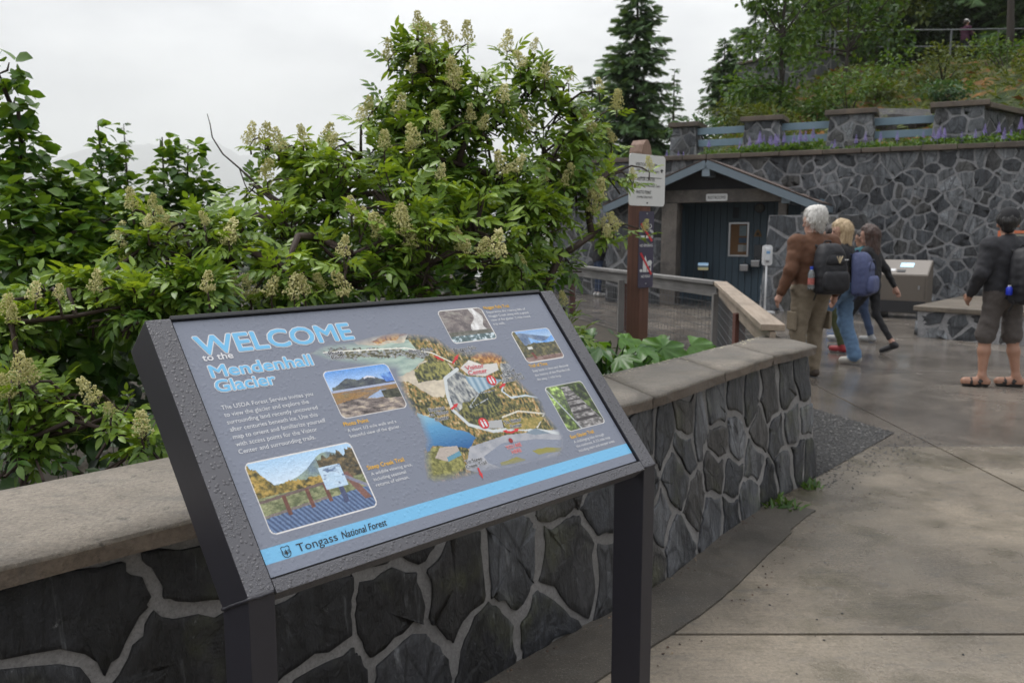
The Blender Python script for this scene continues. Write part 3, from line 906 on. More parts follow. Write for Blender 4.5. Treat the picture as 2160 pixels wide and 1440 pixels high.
def ph_lake(u, v):
    out = ramp_img(v, [(.6, L_(170, 196, 226)), (1, L_(88, 146, 214))])
    def m(mask, c): out[mask] = c[mask] if np.ndim(c) == 3 else c
    ridge = .62 + .16 * np.exp(-((u - .28) / .14) ** 2) + .17 * np.exp(-((u - .62) / .2) ** 2) + .05 * (fbm(u * 8, v * 0 + 2) - .5) - .1 * (u < .04)
    m(v < ridge, ramp_img(fbm(u * 12, v * 14), [(.3, L_(52, 58, 72)), (.6, L_(86, 92, 92)), (.8, L_(110, 116, 100))]))
    m((v < ridge) & (v > ridge - .035) & (u > .55) & (u < .72), L_(206, 206, 214))
    m((v < .8 + .1 * (u - .9)) & (v > .6) & (u > .8 + .5 * (.8 - v) * .6), ramp_img(fbm(u * 9, v * 9), [(.3, L_(60, 106, 190)), (.7, L_(130, 176, 226))]))
    m(v < .58, L_(160, 168, 190)); m(v < .53, ramp_img(fbm(u * 5, v * 20), [(.3, L_(108, 104, 100)), (.6, L_(150, 112, 60)), (.8, L_(112, 112, 84))]))
    m((v < .45) & (v > .3) & (u > .45) & (u < .8) & (v < .3 + (u - .4) * .5), L_(150, 168, 196))
    m((v < .44) & (u > .72), ramp_img(fbm(u * 22, v * 22), [(.3, L_(44, 46, 34)), (.7, L_(84, 84, 66))]))
    m(v < .30 + .05 * np.sin(u * 5), ramp_img(fbm(u * 10 + v * 8, v * 22), [(.25, L_(66, 58, 56)), (.5, L_(134, 122, 116)), (.75, L_(188, 172, 150))]))
    return out
def ph_deck(u, v):
    out = ramp_img(v, [(.6, L_(200, 214, 226)), (1, L_(160, 196, 226))])
    def m(mask, c): out[mask] = c[mask] if np.ndim(c) == 3 else c
    ridge = .62 + .3 * np.exp(-((u - .72) / .22) ** 2) + .02 * fbm(u * 9, v * 0)
    m((v < ridge), ramp_img(fbm(u * 9, v * 7), [(.3, L_(104, 122, 134)), (.6, L_(140, 156, 140)), (.8, L_(168, 176, 150))]))
    tl = .58 + .10 * fbm(u * 30, v * 0 + 4)
    tl = np.where(u < .17, np.maximum(tl, .95 - 2.0 * u + .12 * fbm(u * 50, v * 0)), tl)
    tl = np.where(u > .62, np.maximum(tl, .78 + .2 * fbm(u * 26, v * 0 + 9)), tl)
    m(v < tl, ramp_img(fbm(u * 30, v * 22), [(.3, L_(56, 54, 28)), (.5, L_(122, 106, 48)), (.7, L_(176, 146, 74))]))
    m((v < tl) & (u > .6), ramp_img(fbm(u * 30, v * 22 + 5), [(.3, L_(44, 44, 34)), (.55, L_(92, 80, 56)), (.8, L_(132, 112, 76))]))
    m(v < .50, ramp_img(fbm(u * 24, v * 24), [(.3, L_(92, 100, 66)), (.7, L_(150, 152, 112))]))
    m(v < .22 + .1 * u, ramp_img((np.sin(u * 150 + v * 60) * .5 + .5), [(0, L_(56, 74, 108)), (1, L_(104, 126, 160))]))
    rail = .44 + .10 * u
    m((np.abs(v - rail) < .02) & (u < .8), L_(104, 88, 82)); m((np.abs(v - rail + .2) < .016) & (u < .62), L_(122, 112, 108))
    for pu in (.22, .43, .60): m((np.abs(u - pu) < .018) & (v < rail) & (v > rail - .27), L_(104, 66, 54))
    m((np.abs(u - .83 - (.55 - v) * .28) < .035) & (v < .58) & (v > .15), L_(120, 84, 74)); m((np.abs(v - .56 + (u - .78) * 1.15) < .03) & (u > .78), L_(124, 124, 140))
    m((u > .60) & (u < .81) & (v > .40) & (v < .72), ramp_img(fbm(u * 16, v * 20), [(.4, L_(176, 200, 220)), (.6, L_(190, 210, 226)), (.75, L_(100, 120, 150))]))
    m((np.abs(u - .735) < .022) & (v < .40) & (v > .16), L_(66, 74, 104))
    return out
def ph_falls(u, v):
    out = ramp_img(fbm(u * 9, v * 12 + u * 4), [(.3, L_(92, 84, 84)), (.55, L_(128, 118, 114)), (.8, L_(150, 146, 136))])
    def m(mask, c): out[mask] = c[mask] if np.ndim(c) == 3 else c
    wx = .80 - .10 * (1 - v) + .05 * np.sin(v * 11)
    m((np.abs(u - wx) < .05 + .17 * (1 - v) * (v > .3)) & (v > .3), ramp_img(fbm(u * 22, v * 7), [(.3, L_(186, 182, 178)), (.7, L_(226, 224, 222))]))
    m(v < .32, ramp_img(fbm(u * 10, v * 18), [(.3, L_(84, 84, 72)), (.6, L_(110, 108, 100))]))
    m(v < .21, ramp_img(fbm(u * 16, v * 18), [(.35, L_(74, 92, 92)), (.55, L_(106, 126, 132)), (.62, L_(196, 206, 210))]))
    return out
def ph_time(u, v):
    out = ramp_img(v, [(.7, L_(170, 196, 222)), (1, L_(120, 160, 210))])
    def m(mask, c): out[mask] = c[mask] if np.ndim(c) == 3 else c
    m(v < .92 - .3 * np.abs(u - .2), ramp_img(fbm(u * 7, v * 8), [(.3, L_(84, 104, 134)), (.7, L_(134, 148, 166))]))
    m((v < .7 + .1 * np.sin(u * 7)) & (u > .35) & (v > .42), ramp_img(fbm(u * 8, v * 6), [(.3, L_(78, 140, 214)), (.7, L_(150, 190, 228))]))
    m((v < .5 + .12 * fbm(u * 9, v * 0)) | (u < .25 - .15 * v), ramp_img(fbm(u * 18, v * 18), [(.3, L_(58, 60, 44)), (.6, L_(104, 98, 64)), (.8, L_(134, 124, 84))]))
    m(v < .17, ramp_img(fbm(u * 8, v * 20), [(.3, L_(112, 86, 78)), (.7, L_(144, 124, 116))]))
    for pu in (.45, .62, .78, .93): m((np.abs(u - pu) < .009) & (v > .12) & (v < .46), L_(70, 64, 60))
    m((u > .20) & (u < .33) & (v > .40) & (v < .48), L_(208, 206, 200)); m((np.abs(u - .25 - (.3 - v) * .15) < .03) & (v < .3) & (v > .1), L_(110, 52, 44))
    return out
def ph_stairs(u, v):
    out = ramp_img(fbm(u * 13, v * 13), [(.3, L_(44, 54, 34)), (.55, L_(84, 100, 52)), (.75, L_(150, 176, 92))])
    def m(mask, c): out[mask] = c[mask] if np.ndim(c) == 3 else c
    m((u > .5) & (v > .35), (out * .5)); m((u < .42) & (v > .5), np.minimum(out * 1.7 + .02, .8))
    w = .10 + .42 * (1 - v)
    c0 = .48 + .17 * (1 - v)
    m((np.abs(u - c0) < w * .7) & (v < .93), ramp_img(fbm(u * 14, v * 26), [(.3, L_(80, 78, 76)), (.6, L_(142, 138, 136)), (.8, L_(182, 178, 176))]))
    for vv in (.2, .36, .5, .62, .72): m((np.abs(u - c0) < w * .65) & (np.abs(v - vv) < .035 * (1.1 - vv)), L_(58, 54, 54))
    m(np.abs(u - .1 - (.72 - v) * .36) < .016 + 0 * u, L_(170, 176, 176))
    m((v > .72) | (v < .0), out)
    return out
photo(275, 278, 449, 399, ph_lake); photo(30, 74, 268, 225, ph_deck); photo(670, 427, 824, 530, ph_falls); photo(879, 340, 1029, 443, ph_time); photo(887, 125, 1039, 262, ph_stairs)
put((gy > 25) & (gy < 53.5), L_(112, 176, 214))
P3 = np.array(BLC)[None, None] + gx[..., None] / 1000 * np.array(E1) + gy[..., None] / 1000 * np.array(E2) + np.array(NN) * -0.008
idx = np.arange((NX + 1) * (NY + 1)).reshape(NX + 1, NY + 1)
quads = np.stack([idx[:-1, :-1], idx[1:, :-1], idx[1:, 1:], idx[:-1, 1:]], -1).reshape(-1, 4)
pme = bpy.data.meshes.new('printed_panel')
pme.vertices.add(P3.shape[0] * P3.shape[1]); pme.vertices.foreach_set('co', P3.reshape(-1))
pme.loops.add(quads.size); pme.loops.foreach_set('vertex_index', quads.reshape(-1).astype(np.int32))
pme.polygons.add(len(quads)); pme.polygons.foreach_set('loop_start', np.arange(0, quads.size, 4, dtype=np.int32))
pme.update(calc_edges=True)
ca = pme.color_attributes.new('print', 'FLOAT_COLOR', 'POINT')
ca.data.foreach_set('color', np.concatenate([img.reshape(-1, 3), np.ones((img.shape[0] * img.shape[1], 1))], 1).astype(np.float32).reshape(-1))
M_PRINT = drop_mat('panel_print', (1, 1, 1), 0.28, 0.35, 95, vcol=True)
pme.materials.append(M_PRINT)
panel = link(bpy.data.objects.new('printed_panel', pme), sign)

# lettering: flat meshes laid 0.6 mm above the print
def text_mesh(txt, offset=0.0, shear=0.0):
    cu = bpy.data.curves.new('t', 'FONT')
    cu.body = txt; cu.size = 1.0; cu.offset = offset; cu.shear = shear; cu.resolution_u = 3
    ob = bpy.data.objects.new('t', cu)
    C.objects.link(ob)
    dg = bpy.context.evaluated_depsgraph_get()
    ev = ob.evaluated_get(dg)
    me = ev.to_mesh()
    v = [tuple(x.co) for x in me.vertices]
    f = [tuple(p.vertices) for p in me.polygons]
    ev.to_mesh_clear()
    bpy.data.objects.remove(ob); bpy.data.curves.remove(cu)
    return v, f
def fit_text(txt, width=None, height=None, offset=0.0, shear=0.0, ref=None):
    """scaled so that the plain text is `width` long and its capitals `height` tall"""
    v, f = text_mesh(txt, offset, shear)
    vr, _ = (v, f) if ref is None else text_mesh(txt, ref, shear)
    x0, x1 = min(p[0] for p in vr), max(p[0] for p in vr)
    cap = 0.729
    sx = width / (x1 - x0) if width else height / cap
    sy = height / cap
    return [((p[0] - x0) * sx, p[1] * sy) for p in v], f
def letters(name, rows, m, place, d, parent, offset=0.02, shear=0.0, ref=None):
    """rows: (text, a, b, width, cap height) in millimetres on the plane given by place(a, b, d)"""
    mb = MB()
    for txt, a, b, w, h in rows:
        v, f = fit_text(txt, w, h, 0.0, shear)
        g_ = offset * h * 0.75
        n_ = 1 if offset < 0.006 else (4 if offset < 0.05 else 10)
        for k in range(n_):
            ang = 6.2832 * k / n_ + 0.4
            dx, dy = (g_ * math.cos(ang), g_ * math.sin(ang)) if n_ > 1 else (0, 0)
            mb.add([place((a + x + dx) / 1000, (b + y + dy) / 1000, d + 1.2e-5 * k) for x, y in v], f)
    return mb.build(name, m, parent)
M_TBLUE = simple('print_blue', lin(108, 178, 218, 1.1), 0.35, 0.03)
M_TWHITE = simple('print_white', lin(212, 212, 214, 1.1), 0.4, 0.03)
M_TYELLOW = simple('print_yellow', lin(222, 170, 52, 1.1), 0.4, 0.03)
M_TBLACK = simple('print_black', (0.016, 0.016, 0.018), 0.4, 0.03)
M_TRED = simple('print_red', lin(196, 48, 52, 1.1), 0.4, 0.03)
def title(txt, a, b, w, h, fat=0.045, rim=0.105):
    letters('title_outline', [(txt, a, b, w, h)], M_TWHITE, PP, -0.0076, panel, rim, 0, fat)
    letters('title_lettering', [(txt, a, b, w, h)], M_TBLUE, PP, -0.0069, panel, fat, 0, fat)
title('WELCOME', 28, 474, 366, 46)
title('Mendenhall', 36, 419, 228, 29, 0.045, 0.13)
title('Glacier', 35, 385, 128, 28, 0.045, 0.13)
letters('title_lettering', [('to the', 31, 459, 64, 16)], M_TWHITE, PP, -0.0071, panel, 0.035)
para = ['The USDA Forest Service invites you', 'to view the glacier and explore the', 'surrounding land recently uncovered', "after centuries beneath ice. Use this", 'map to orient and familiarize yourself', 'with access points for the Visitor', 'Center and surrounding trails.']
for i, (t_, w_) in enumerate(zip(para, (202, 185, 199, 192, 204, 177, 166))):
    letters('paragraph_line', [(t_, 30, 345 - 16.5 * i, w_, 10)], M_TWHITE, PP, -0.0072, panel, 0.004)
def block(head, a, b, hw, lines, step, hh=10, lh=8):
    letters('trail_heading', [(head, a, b, hw, hh)], M_TYELLOW, PP, -0.0072, panel, 0.03)
    letters('trail_text', [(t, a + 2, b - step * (i + 1.1), w, lh) for i, (t, w) in enumerate(lines)], M_TWHITE, PP, -0.0072, panel, 0.002)
block('Photo Point', 271, 261, 62, [('A short 1/3 mile walk and a', 127), ('beautiful view of the glacier.', 131)], 13.5)
block('Steep Creek Trail', 280, 154, 94, [('A wildlife viewing area,', 106), ('including seasonal', 83), ('returns of salmon.', 84)], 13)
block('Nugget Falls Trail', 832, 522, 95, [('Experience the roaring falls of', 148), ('Nugget Creek along with a grand', 152), ('view of the glacier. 2 mile round', 150), ('trip walk.', 43)], 13)
block('Trail of Time', 878, 326, 69, [('Step back in time and discover', 143), ('the history of the Mendenhall.', 140), ('An easy, 1 mile loop.', 94)], 13.5)
block('East Glacier Trail', 883, 106, 91, [('A challenging hike through', 120), ('the rainforest. A 3.5 mile loop', 136), ('including stairs and steeper areas.', 146)], 12.8)
letters('forest_name', [('Tongass', 67, 30, 86, 17)], M_TBLACK, PP, -0.0072, panel, 0.0)
letters('forest_name', [('National Forest', 163, 30, 105, 15)], M_TBLACK, PP, -0.0072, panel, 0.018, 0.18)
labels = [[('Photo', 312, 438, 36, 9.5), ('Point', 314, 426, 32, 9.5)], [('Photo Point', 525, 417, 72, 9.5), ('Trail', 546, 405, 26, 9.5)], [('Nugget Falls', 659, 405, 74, 9.5), ('Trail', 683, 393, 29, 9.5)], [('Trail of', 777, 322, 43, 9.5), ('Time & East', 764, 309, 73, 9.5), ('Glacier Trail', 765, 297, 73, 9.5)], [('Elevator', 499, 256, 47, 9.5), ('to Visitor', 495, 244, 56, 9.5), ('Center', 503, 230, 40, 9.5)], [('To Visitor', 697, 185, 57, 9.5), ('Center', 708, 171, 38, 9.5)], [('To Steep', 527, 112, 50, 9.5), ('Creek Trail', 522, 100, 62, 9.5)]]
for rows in labels:
    letters('map_label_rim', rows, M_TWHITE, PP, -0.0076, panel, 0.15, 0, 0.02)
    letters('map_label', rows, M_TBLACK, PP, -0.0070, panel, 0.03)
for rows in ([('Visitor', 666, 348, 61, 13), ('Center', 667, 333, 62, 13)], [('YOU ARE', 662, 121, 50, 10), ('HERE', 672, 107, 31, 10)]):
    letters('map_label_rim', rows, M_TWHITE, PP, -0.0076, panel, 0.13, 0, 0.02)
    letters('map_label', rows, M_TRED, PP, -0.0070, panel, 0.03)
def flat(name, polys, m, d):
    mb = MB()
    for poly in polys: mb.add([PP(a / 1000, b / 1000, d) for a, b in poly], [tuple(range(len(poly)))])
    return mb.build(name, m, panel)
def arrow(x0, y0, x1, y1, w=4.5):
    dx, dy = x1 - x0, y1 - y0
    L = math.hypot(dx, dy); ux, uy = dx / L, dy / L
    px, py = -uy, ux
    h = L * 0.5
    P_ = lambda s, t: (x0 + ux * s + px * t, y0 + uy * s + py * t)
    flat('map_arrow', [[P_(0, -w * .55), P_(L - h, -w * .55), P_(L - h, -w * 1.2), P_(L, 0), P_(L - h, w * 1.2), P_(L - h, w * .55), P_(0, w * .55)]], M_TRED, -0.0071)
arrow(612, 384, 590, 401); arrow(634, 372, 668, 396); arrow(740, 284, 768, 294); arrow(562, 252, 590, 264); arrow(703, 160, 678, 170); arrow(703, 160, 732, 166); arrow(553, 96, 552, 68)
def disc(cx, cy, r, n=20): return [(cx + r * math.cos(2 * math.pi * k / n), cy + r * math.sin(2 * math.pi * k / n)) for k in range(n)]
for cx_, cy_ in ((727, 309), (634, 200)):
    flat('restroom_symbol', [disc(cx_, cy_, 15)], M_TRED, -0.0073)
    flat('restroom_symbol', [p for s in (-5, 5) for p in (disc(cx_ + s, cy_ + 7, 2.2, 10), [(cx_ + s - 2.5, cy_ - 10), (cx_ + s + 2.5, cy_ - 10), (cx_ + s + 3.2, cy_ + 4), (cx_ + s - 3.2, cy_ + 4)])], M_TWHITE, -0.0069)
flat('you_are_here_dot', [disc(687, 141, 6.5)], simple('print_dark_red', lin(150, 40, 40), 0.4), -0.0071)
# shield emblem: outline ring, lettering and a small tree
sh = [(36, 46), (39, 49), (45, 47.5), (51, 49), (54, 46), (53, 40), (54, 34), (51, 28), (45, 25.8), (39, 28), (36, 34), (37, 40)]
shc = (45, 38)
shi = [(shc[0] + (x - shc[0]) * .86, shc[1] + (y - shc[1]) * .88) for x, y in sh]
mb = MB(); n_ = len(sh)
mb.add([PP(a / 1000, b / 1000, -0.0071) for a, b in sh + shi], [(i, (i + 1) % n_, n_ + (i + 1) % n_, n_ + i) for i in range(n_)])
mb.build('shield_emblem', M_TBLACK, panel)
flat('shield_emblem', [[(44.2, 30), (45.8, 30), (45.8, 33), (48.5, 33), (45, 43), (41.5, 33), (44.2, 33)]], M_TBLACK, -0.0071)
letters('shield_emblem', [('U', 38.2, 34, 4, 7), ('S', 48.4, 34, 4, 7)], M_TBLACK, PP, -0.0071, panel, 0.01)
# ------------------------------------------------------------------ tall retaining wall at the back
BW0 = Vector((1.0, 21.77)); BWT = Vector((.8918, -.4524)); BWN = Vector((-.4524, -.8918))
BWL = 13.2; BWH = 3.28
def bw_surf(s, z, d):
    p = BW0 + BWT * s + BWN * (d + 0.05 * (1 - z / BWH))
    return (p.x, p.y, z)
back_wall = thing('retaining_wall', 'tall dark slate retaining wall with pale mortar joints behind the restroom porch', 'wall')
v = [bw_surf(s, z, 0) for s in (0, BWL) for z in (-0.3, BWH)] + [bw_surf(s, z, -0.6) for s in (0, BWL) for z in (-0.3, BWH)]
mesh_obj('mortar', v, [(0, 2, 3, 1), (4, 5, 7, 6), (0, 1, 5, 4), (2, 6, 7, 3), (1, 3, 7, 5)], M_MORTAR_FAR, back_wall)
rb = random.Random(21)
seeds = scatter_seeds(0.05, BWL - 0.05, 0.05, BWH - 0.05, 0.37, rb, 6000, 0.62)
# stones hidden by the porch are not laid
def bw_keep(poly):
    cx = sum(p[0] for p in poly) / len(poly); cz = sum(p[1] for p in poly) / len(poly)
    return not (3.1 < cx < 5.6 and cz < 2.1)
n_st = lay_stones(back_wall, seeds, (0, BWL, 0, BWH), bw_surf, 0.040, 0.016, M_STONE_FAR, rb, 1, 1.0, bw_keep, 0.7)
s = 0.0
while s < BWL:
    L = rb.uniform(0.55, 0.95)
    b_ = Vector((*(BW0 + BWT * (s + L / 2) + BWN * -0.2), BWH + 0.055))
    o = MB().box((0, 0, 0), (L - 0.012, 0.62, 0.105 + rb.uniform(-.012, .012))).build('coping_slab', M_COPING_DARK, back_wall, bevel=0.015)
    o.location = b_; o.rotation_euler = (0, 0, math.atan2(BWT.y, BWT.x))
    s += L

# ------------------------------------------------------------------ restroom porch
M_TRIM = simple('blue_trim_paint', (0.150, 0.190, 0.222), 0.5, 0.08, 12)
M_TRIM2 = simple('blue_trim_weathered', (0.19, 0.235, 0.27), 0.6, 0.2, 9)
M_BLUEWALL = simple('blue_board_paint', (0.080, 0.128, 0.168), 0.5, 0.12, 10)
M_BLUEDOOR = simple('blue_jamb_paint', (0.10, 0.16, 0.215), 0.5, 0.08, 10)
M_BEAM = concrete_mat('weathered_beam', (0.16, 0.14, 0.12), (0.09, 0.08, 0.072), 40, (0.6, 0.85), (0.045, 0.04, 0.036), 0.7, 0.4, wscale=1.6)
M_SOFFIT = simple('dark_soffit', (0.030, 0.030, 0.034), 0.7, 0.25, 6)
t = NT('roof_shingles')
vv = t.coord('Object', (3.2, 9.0, 1))
br = t.n('TexBrick')
br.inputs['Scale'].default_value = 1.0; br.inputs['Mortar Size'].default_value = 0.02
br.inputs['Color1'].default_value = (0.125, 0.085, 0.068, 1); br.inputs['Color2'].default_value = (0.075, 0.055, 0.05, 1); br.inputs['Mortar'].default_value = (0.03, 0.025, 0.022, 1)
t.l(vv, br.inputs['Vector'])
cc = t.mix(1.0, br.outputs['Color'], t.ramp(t.noise(t.world(), 5, 5), [(0.3, 0.6), (0.7, 1.5)]), 'MULTIPLY')
t.bump(br.outputs['Fac'], 0.6, -0.02)
M_ROOF = t.done(cc, 0.8)
PORCH = thing('restroom_porch', 'restroom porch with blue trimmed gable roof and blue board wall', 'building', (4.02, 17.5, 0), -math.atan2(.4524, .8918))
HW, PKZ, EVZ, DEP = 2.22, 3.06, 2.15, 2.6
for sx in (-1, 1):
    sl = Vector((sx * HW, 0, EVZ - PKZ)); L = sl.length
    ang = math.atan2(PKZ - EVZ, HW)
    o = MB().box((0, 0, 0), (DEP, L, 0.06)).build('roof_slope', M_ROOF, PORCH)
    # local: x along depth, y down the slope
    ux, uy = Vector((0, 1, 0)), sl.normalized()
    uz = ux.cross(uy)
    if uz.z < 0: uz = -uz
    o.matrix_local = Matrix(((ux.x, uy.x, uz.x, sx * HW / 2), (ux.y, uy.y, uz.y, DEP / 2), (ux.z, uy.z, uz.z, (PKZ + EVZ) / 2), (0, 0, 0, 1)))
    MB().beam((sx * 0.001, -0.025, PKZ - 0.075), (sx * HW, -0.025, EVZ - 0.075), 0.045, 0.15).build('fascia_board', M_TRIM, PORCH)
    MB().beam((sx * (HW + 0.02), 0.0, EVZ - 0.08), (sx * (HW + 0.02), DEP, EVZ - 0.08), 0.04, 0.14).build('eave_board', M_TRIM, PORCH)
    nx = 14
    for k in range(nx):      # shingle courses stepping down the slope
        a = PKZ + 0.035 - (PKZ - EVZ) * (k + 0.55) / nx
        MB().beam((sx * HW * (k + 0.55) / nx, -0.04, a), (sx * HW * (k + 0.55) / nx, DEP, a), HW / nx * 1.08, 0.016, up=(sx * math.sin(ang), 0, math.cos(ang))).build('shingle_course', M_ROOF, PORCH)
MB().beam((0, -0.03, PKZ - 0.21), (0, 1.6, PKZ - 0.21), 0.155, 0.24).build('ridge_beam', M_TRIM2, PORCH)
MB().beam((1.60, 0.1, 2.29), (1.60, 1.6, 2.29), 0.17, 0.26).build('eave_beam', M_TRIM2, PORCH)
MB().beam((-1.60, 0.1, 2.29), (-1.60, 1.6, 2.29), 0.17, 0.26).build('eave_beam', M_TRIM2, PORCH)
MB().beam((-1.2, 0.5, 2.345), (1.52, 0.5, 2.345), 0.16, 0.27).build('front_beam', M_BEAM, PORCH, bevel=0.01)
MB().add([(-1.9, 0.56, 2.36), (1.9, 0.56, 2.36), (0, 0.56, PKZ - 0.08)], [(0, 1, 2)]).build('gable_panel', M_SOFFIT, PORCH)
MB().add([(-2.0, 0.6, 2.3), (2.0, 0.6, 2.3), (2.0, 2.4, 2.3), (-2.0, 2.4, 2.3)], [(0, 1, 2, 3)]).build('ceiling', M_SOFFIT, PORCH)
MB().box((-0.86, 0.52, 1.1), (0.34, 0.36, 2.2)).build('column', M_BEAM, PORCH, bevel=0.012)
MB().box((1.49, 0.52, 1.1), (0.17, 0.2, 2.2)).build('column', M_BEAM, PORCH, bevel=0.012)
MB().box((1.85, 0.9, 1.1), (0.12, 0.12, 2.2)).build('column', M_TRIM2, PORCH, bevel=0.01)
x = -1.35
while x < 1.95:
    o = MB().box((0, 0, 1.12), (0.142, 0.03, 2.36)).build('board', M_BLUEWALL, PORCH, bevel=0.006)
    o.location = (x + 0.075, 2.12, 0); x += 0.15
MB().box((-1.08, 2.07, 1.05), (0.24, 0.05, 2.1)).build('door_jamb', M_BLUEDOOR, PORCH, bevel=0.005)
MB().add([(-1.32, 0.6, 0), (-1.32, 2.1, 0), (-1.32, 2.1, 2.3), (-1.32, 0.6, 2.3)], [(0, 1, 2, 3)]).build('side_panel', M_BLUEWALL, PORCH)
# stone side walls of the porch
def flat_wall(parent, x0, x1, z0, z1, y, thick, d, r, batter=0.0, gap=0.045, tilt=None):
    def surf(s_, z_, dd): return (s_ + (batter * (1 - (z_ - z0) / (z1 - z0)) * (-1 if s_ < (x0 + x1) / 2 else 0)), y - dd - 0.06 * (1 - (z_ - z0) / (z1 - z0)), z_)
    v = [surf(s_, z_, 0) for s_ in (x0, x1) for z_ in (z0, z1)] + [(s_, y + thick, z_) for s_ in (x0, x1) for z_ in (z0, z1)]
    mesh_obj('mortar', v, [(0, 2, 3, 1), (4, 5, 7, 6), (0, 1, 5, 4), (2, 6, 7, 3), (1, 3, 7, 5)], M_MORTAR_FAR, parent)
    sd = scatter_seeds(x0, x1, z0, z1, d, r, 900, 0.3)
    lay_stones(parent, sd, (x0 + .01, x1 - .01, z0, z1 - .01), surf, gap, 0.018, M_STONE_FAR, r, 1, 1.0, None, 0.6)
rw = random.Random(33)
LW = thing('porch_side_wall', 'dark stone wall section left of the restroom column', 'wall', (4.02, 17.5, 0), -math.atan2(.4524, .8918))
flat_wall(LW, -2.35, -1.04, 0, 2.2, 0.55, 1.9, 0.36, rw)
WW = thing('porch_wing_wall', 'grey stone wing wall with sloped edge behind the hand sanitizer stand', 'wall', (4.02, 17.5, 0), -math.atan2(.4524, .8918))
flat_wall(WW, 1.30, 3.1, 0, 1.92, 0.02, 0.3, 0.42, rw, 0.12)

# small fittings of the porch
AR = -math.atan2(.4524, .8918)
def porch_pt(lx, ly, z):
    x, y = rot2(lx, ly, AR)
    return (4.02 + x, 17.5 + y, z)
M_WHITE = simple('white_sign_enamel', (0.62, 0.62, 0.61), 0.4, 0.04, 8)
M_STEEL = simple('stainless_steel', (0.42, 0.42, 0.43), 0.3, 0.1, 20, 0, 0.9)
M_DKPLASTIC = simple('dark_plastic', (0.02, 0.02, 0.022), 0.4)
def local_place(y=0.0):
    return lambda a, b, d: (a, y - d, b)
def rrect_poly(w, h, r, n=5):
    out = []
    for cx, cy, a0 in ((w / 2 - r, h / 2 - r, 0), (-w / 2 + r, h / 2 - r, 90), (-w / 2 + r, -h / 2 + r, 180), (w / 2 - r, -h / 2 + r, 270)):
        for k in range(n + 1):
            a = R(a0 + 90 * k / n)
            out.append((cx + r * math.cos(a), cy + r * math.sin(a)))
    return out
def plate(name, w, h, r, thick, m, parent):
    p = rrect_poly(w, h, r); n = len(p)
    v = [(x, -thick, z) for x, z in p] + [(x, 0, z) for x, z in p]
    return MB().add(v, [tuple(range(n)), tuple(range(2 * n - 1, n - 1, -1))] + [(i, n + i, n + (i + 1) % n, (i + 1) % n) for i in range(n)]).build(name, m, parent)
rs = thing('restrooms_sign', 'small white RESTROOMS sign on the porch beam', 'sign', porch_pt(0.145, 0.40, 2.31), AR)
plate('sign_plate', 0.45, 0.15, 0.03, 0.012, M_WHITE, rs)
letters('lettering', [('RESTROOMS', -190, -32, 380, 66)], M_TBLACK, local_place(0), 0.014, rs, 0.02, 0.18)
nb = thing('notice_board', 'framed cork notice board with papers on the blue porch wall', 'notice board', porch_pt(0.285, 2.09, 1.415), AR)
for a, b, w, h in ((0, .37, .46, .04), (0, -.37, .46, .04), (-.21, 0, .04, .70), (.21, 0, .04, .70)):
    MB().box((a, -0.02, b), (w, 0.035, h)).build('frame_bar', M_STEEL, nb)
MB().box((0, 0, 0), (.40, 0.015, .70)).build('cork', simple('cork', (0.26, 0.145, 0.07), 0.9, 0.25, 60), nb)
for a, b, w, h, c in ((.09, .2, .16, .24, (0.25, 0.32, 0.34)), (.09, -.02, .17, .12, (0.08, 0.12, 0.18)), (.05, -.2, .12, .16, (0.45, 0.46, 0.45)), (.14, -.2, .07, .15, (0.3, 0.33, 0.33))):
    MB().box((a, -0.011, b), (w, 0.006, h)).build('paper', simple('paper', c, 0.6, 0.35, 25), nb)
cl = thing('wall_clock', 'round dark wall clock under the porch beam', 'clock', porch_pt(0.73, 2.09, 2.12), AR)
MB().tube([(0, 0, 0), (0, -0.04, 0)], 0.11, 20).build('case', M_DKPLASTIC, cl)
MB().tube([(0, -0.041, 0), (0, -0.044, 0)], 0.095, 20).build('dial', simple('clock_dial', (0.10, 0.105, 0.10), 0.4), cl)
MB().box((0, -0.047, 0.03), (0.008, 0.003, 0.07)).box((0.025, -0.047, 0), (0.05, 0.003, 0.008)).build('hands', simple('clock_hands', (0.3, 0.3, 0.28), 0.4), cl)
tr = thing('triangle_emblem', 'small wooden triangular emblem on the blue porch wall', 'emblem', porch_pt(0.71, 2.09, 1.55), AR)
MB().add([(-.09, -.02, -.07), (.09, -.02, -.07), (.05, -.02, .05), (0, -.02, .10), (-.05, -.02, .05), (-.09, 0, -.07), (.09, 0, -.07), (0, 0, .10)], [(0, 1, 2, 3, 4), (0, 5, 6, 1), (1, 6, 7, 3, 2), (0, 4, 3, 7, 5)]).build('board', simple('emblem_wood', (0.22, 0.13, 0.05), 0.6), tr)
MB().tube([(0, -.022, -.01), (0, -.026, -.01)], 0.038, 12).build('centre', simple('emblem_dark', (0.05, 0.035, 0.02), 0.6), tr)
ws = thing('restroom_symbol_plate', 'small dark restroom symbol plate above the notice board', 'sign', porch_pt(0.2, 2.09, 2.02), AR)
plate('sign_plate', 0.14, 0.24, 0.02, 0.01, simple('dark_plate', (0.035, 0.045, 0.06), 0.5), ws)
df = thing('drinking_fountain', 'stainless steel twin drinking fountain on the blue porch wall', 'fountain', porch_pt(0.6, 2.09, 0.78), AR)
for a, b in ((-.12, 0.0), (.13, .10)):
    MB().box((a, -.16, b), (.19, .30, .15), taper=1.06).build('basin', M_STEEL, df, bevel=0.015)
    MB().tube([(a, -.27, b + .075), (a, -.27, b + .12), (a, -.24, b + .135)], 0.012, 8).build('spout', M_STEEL, df)
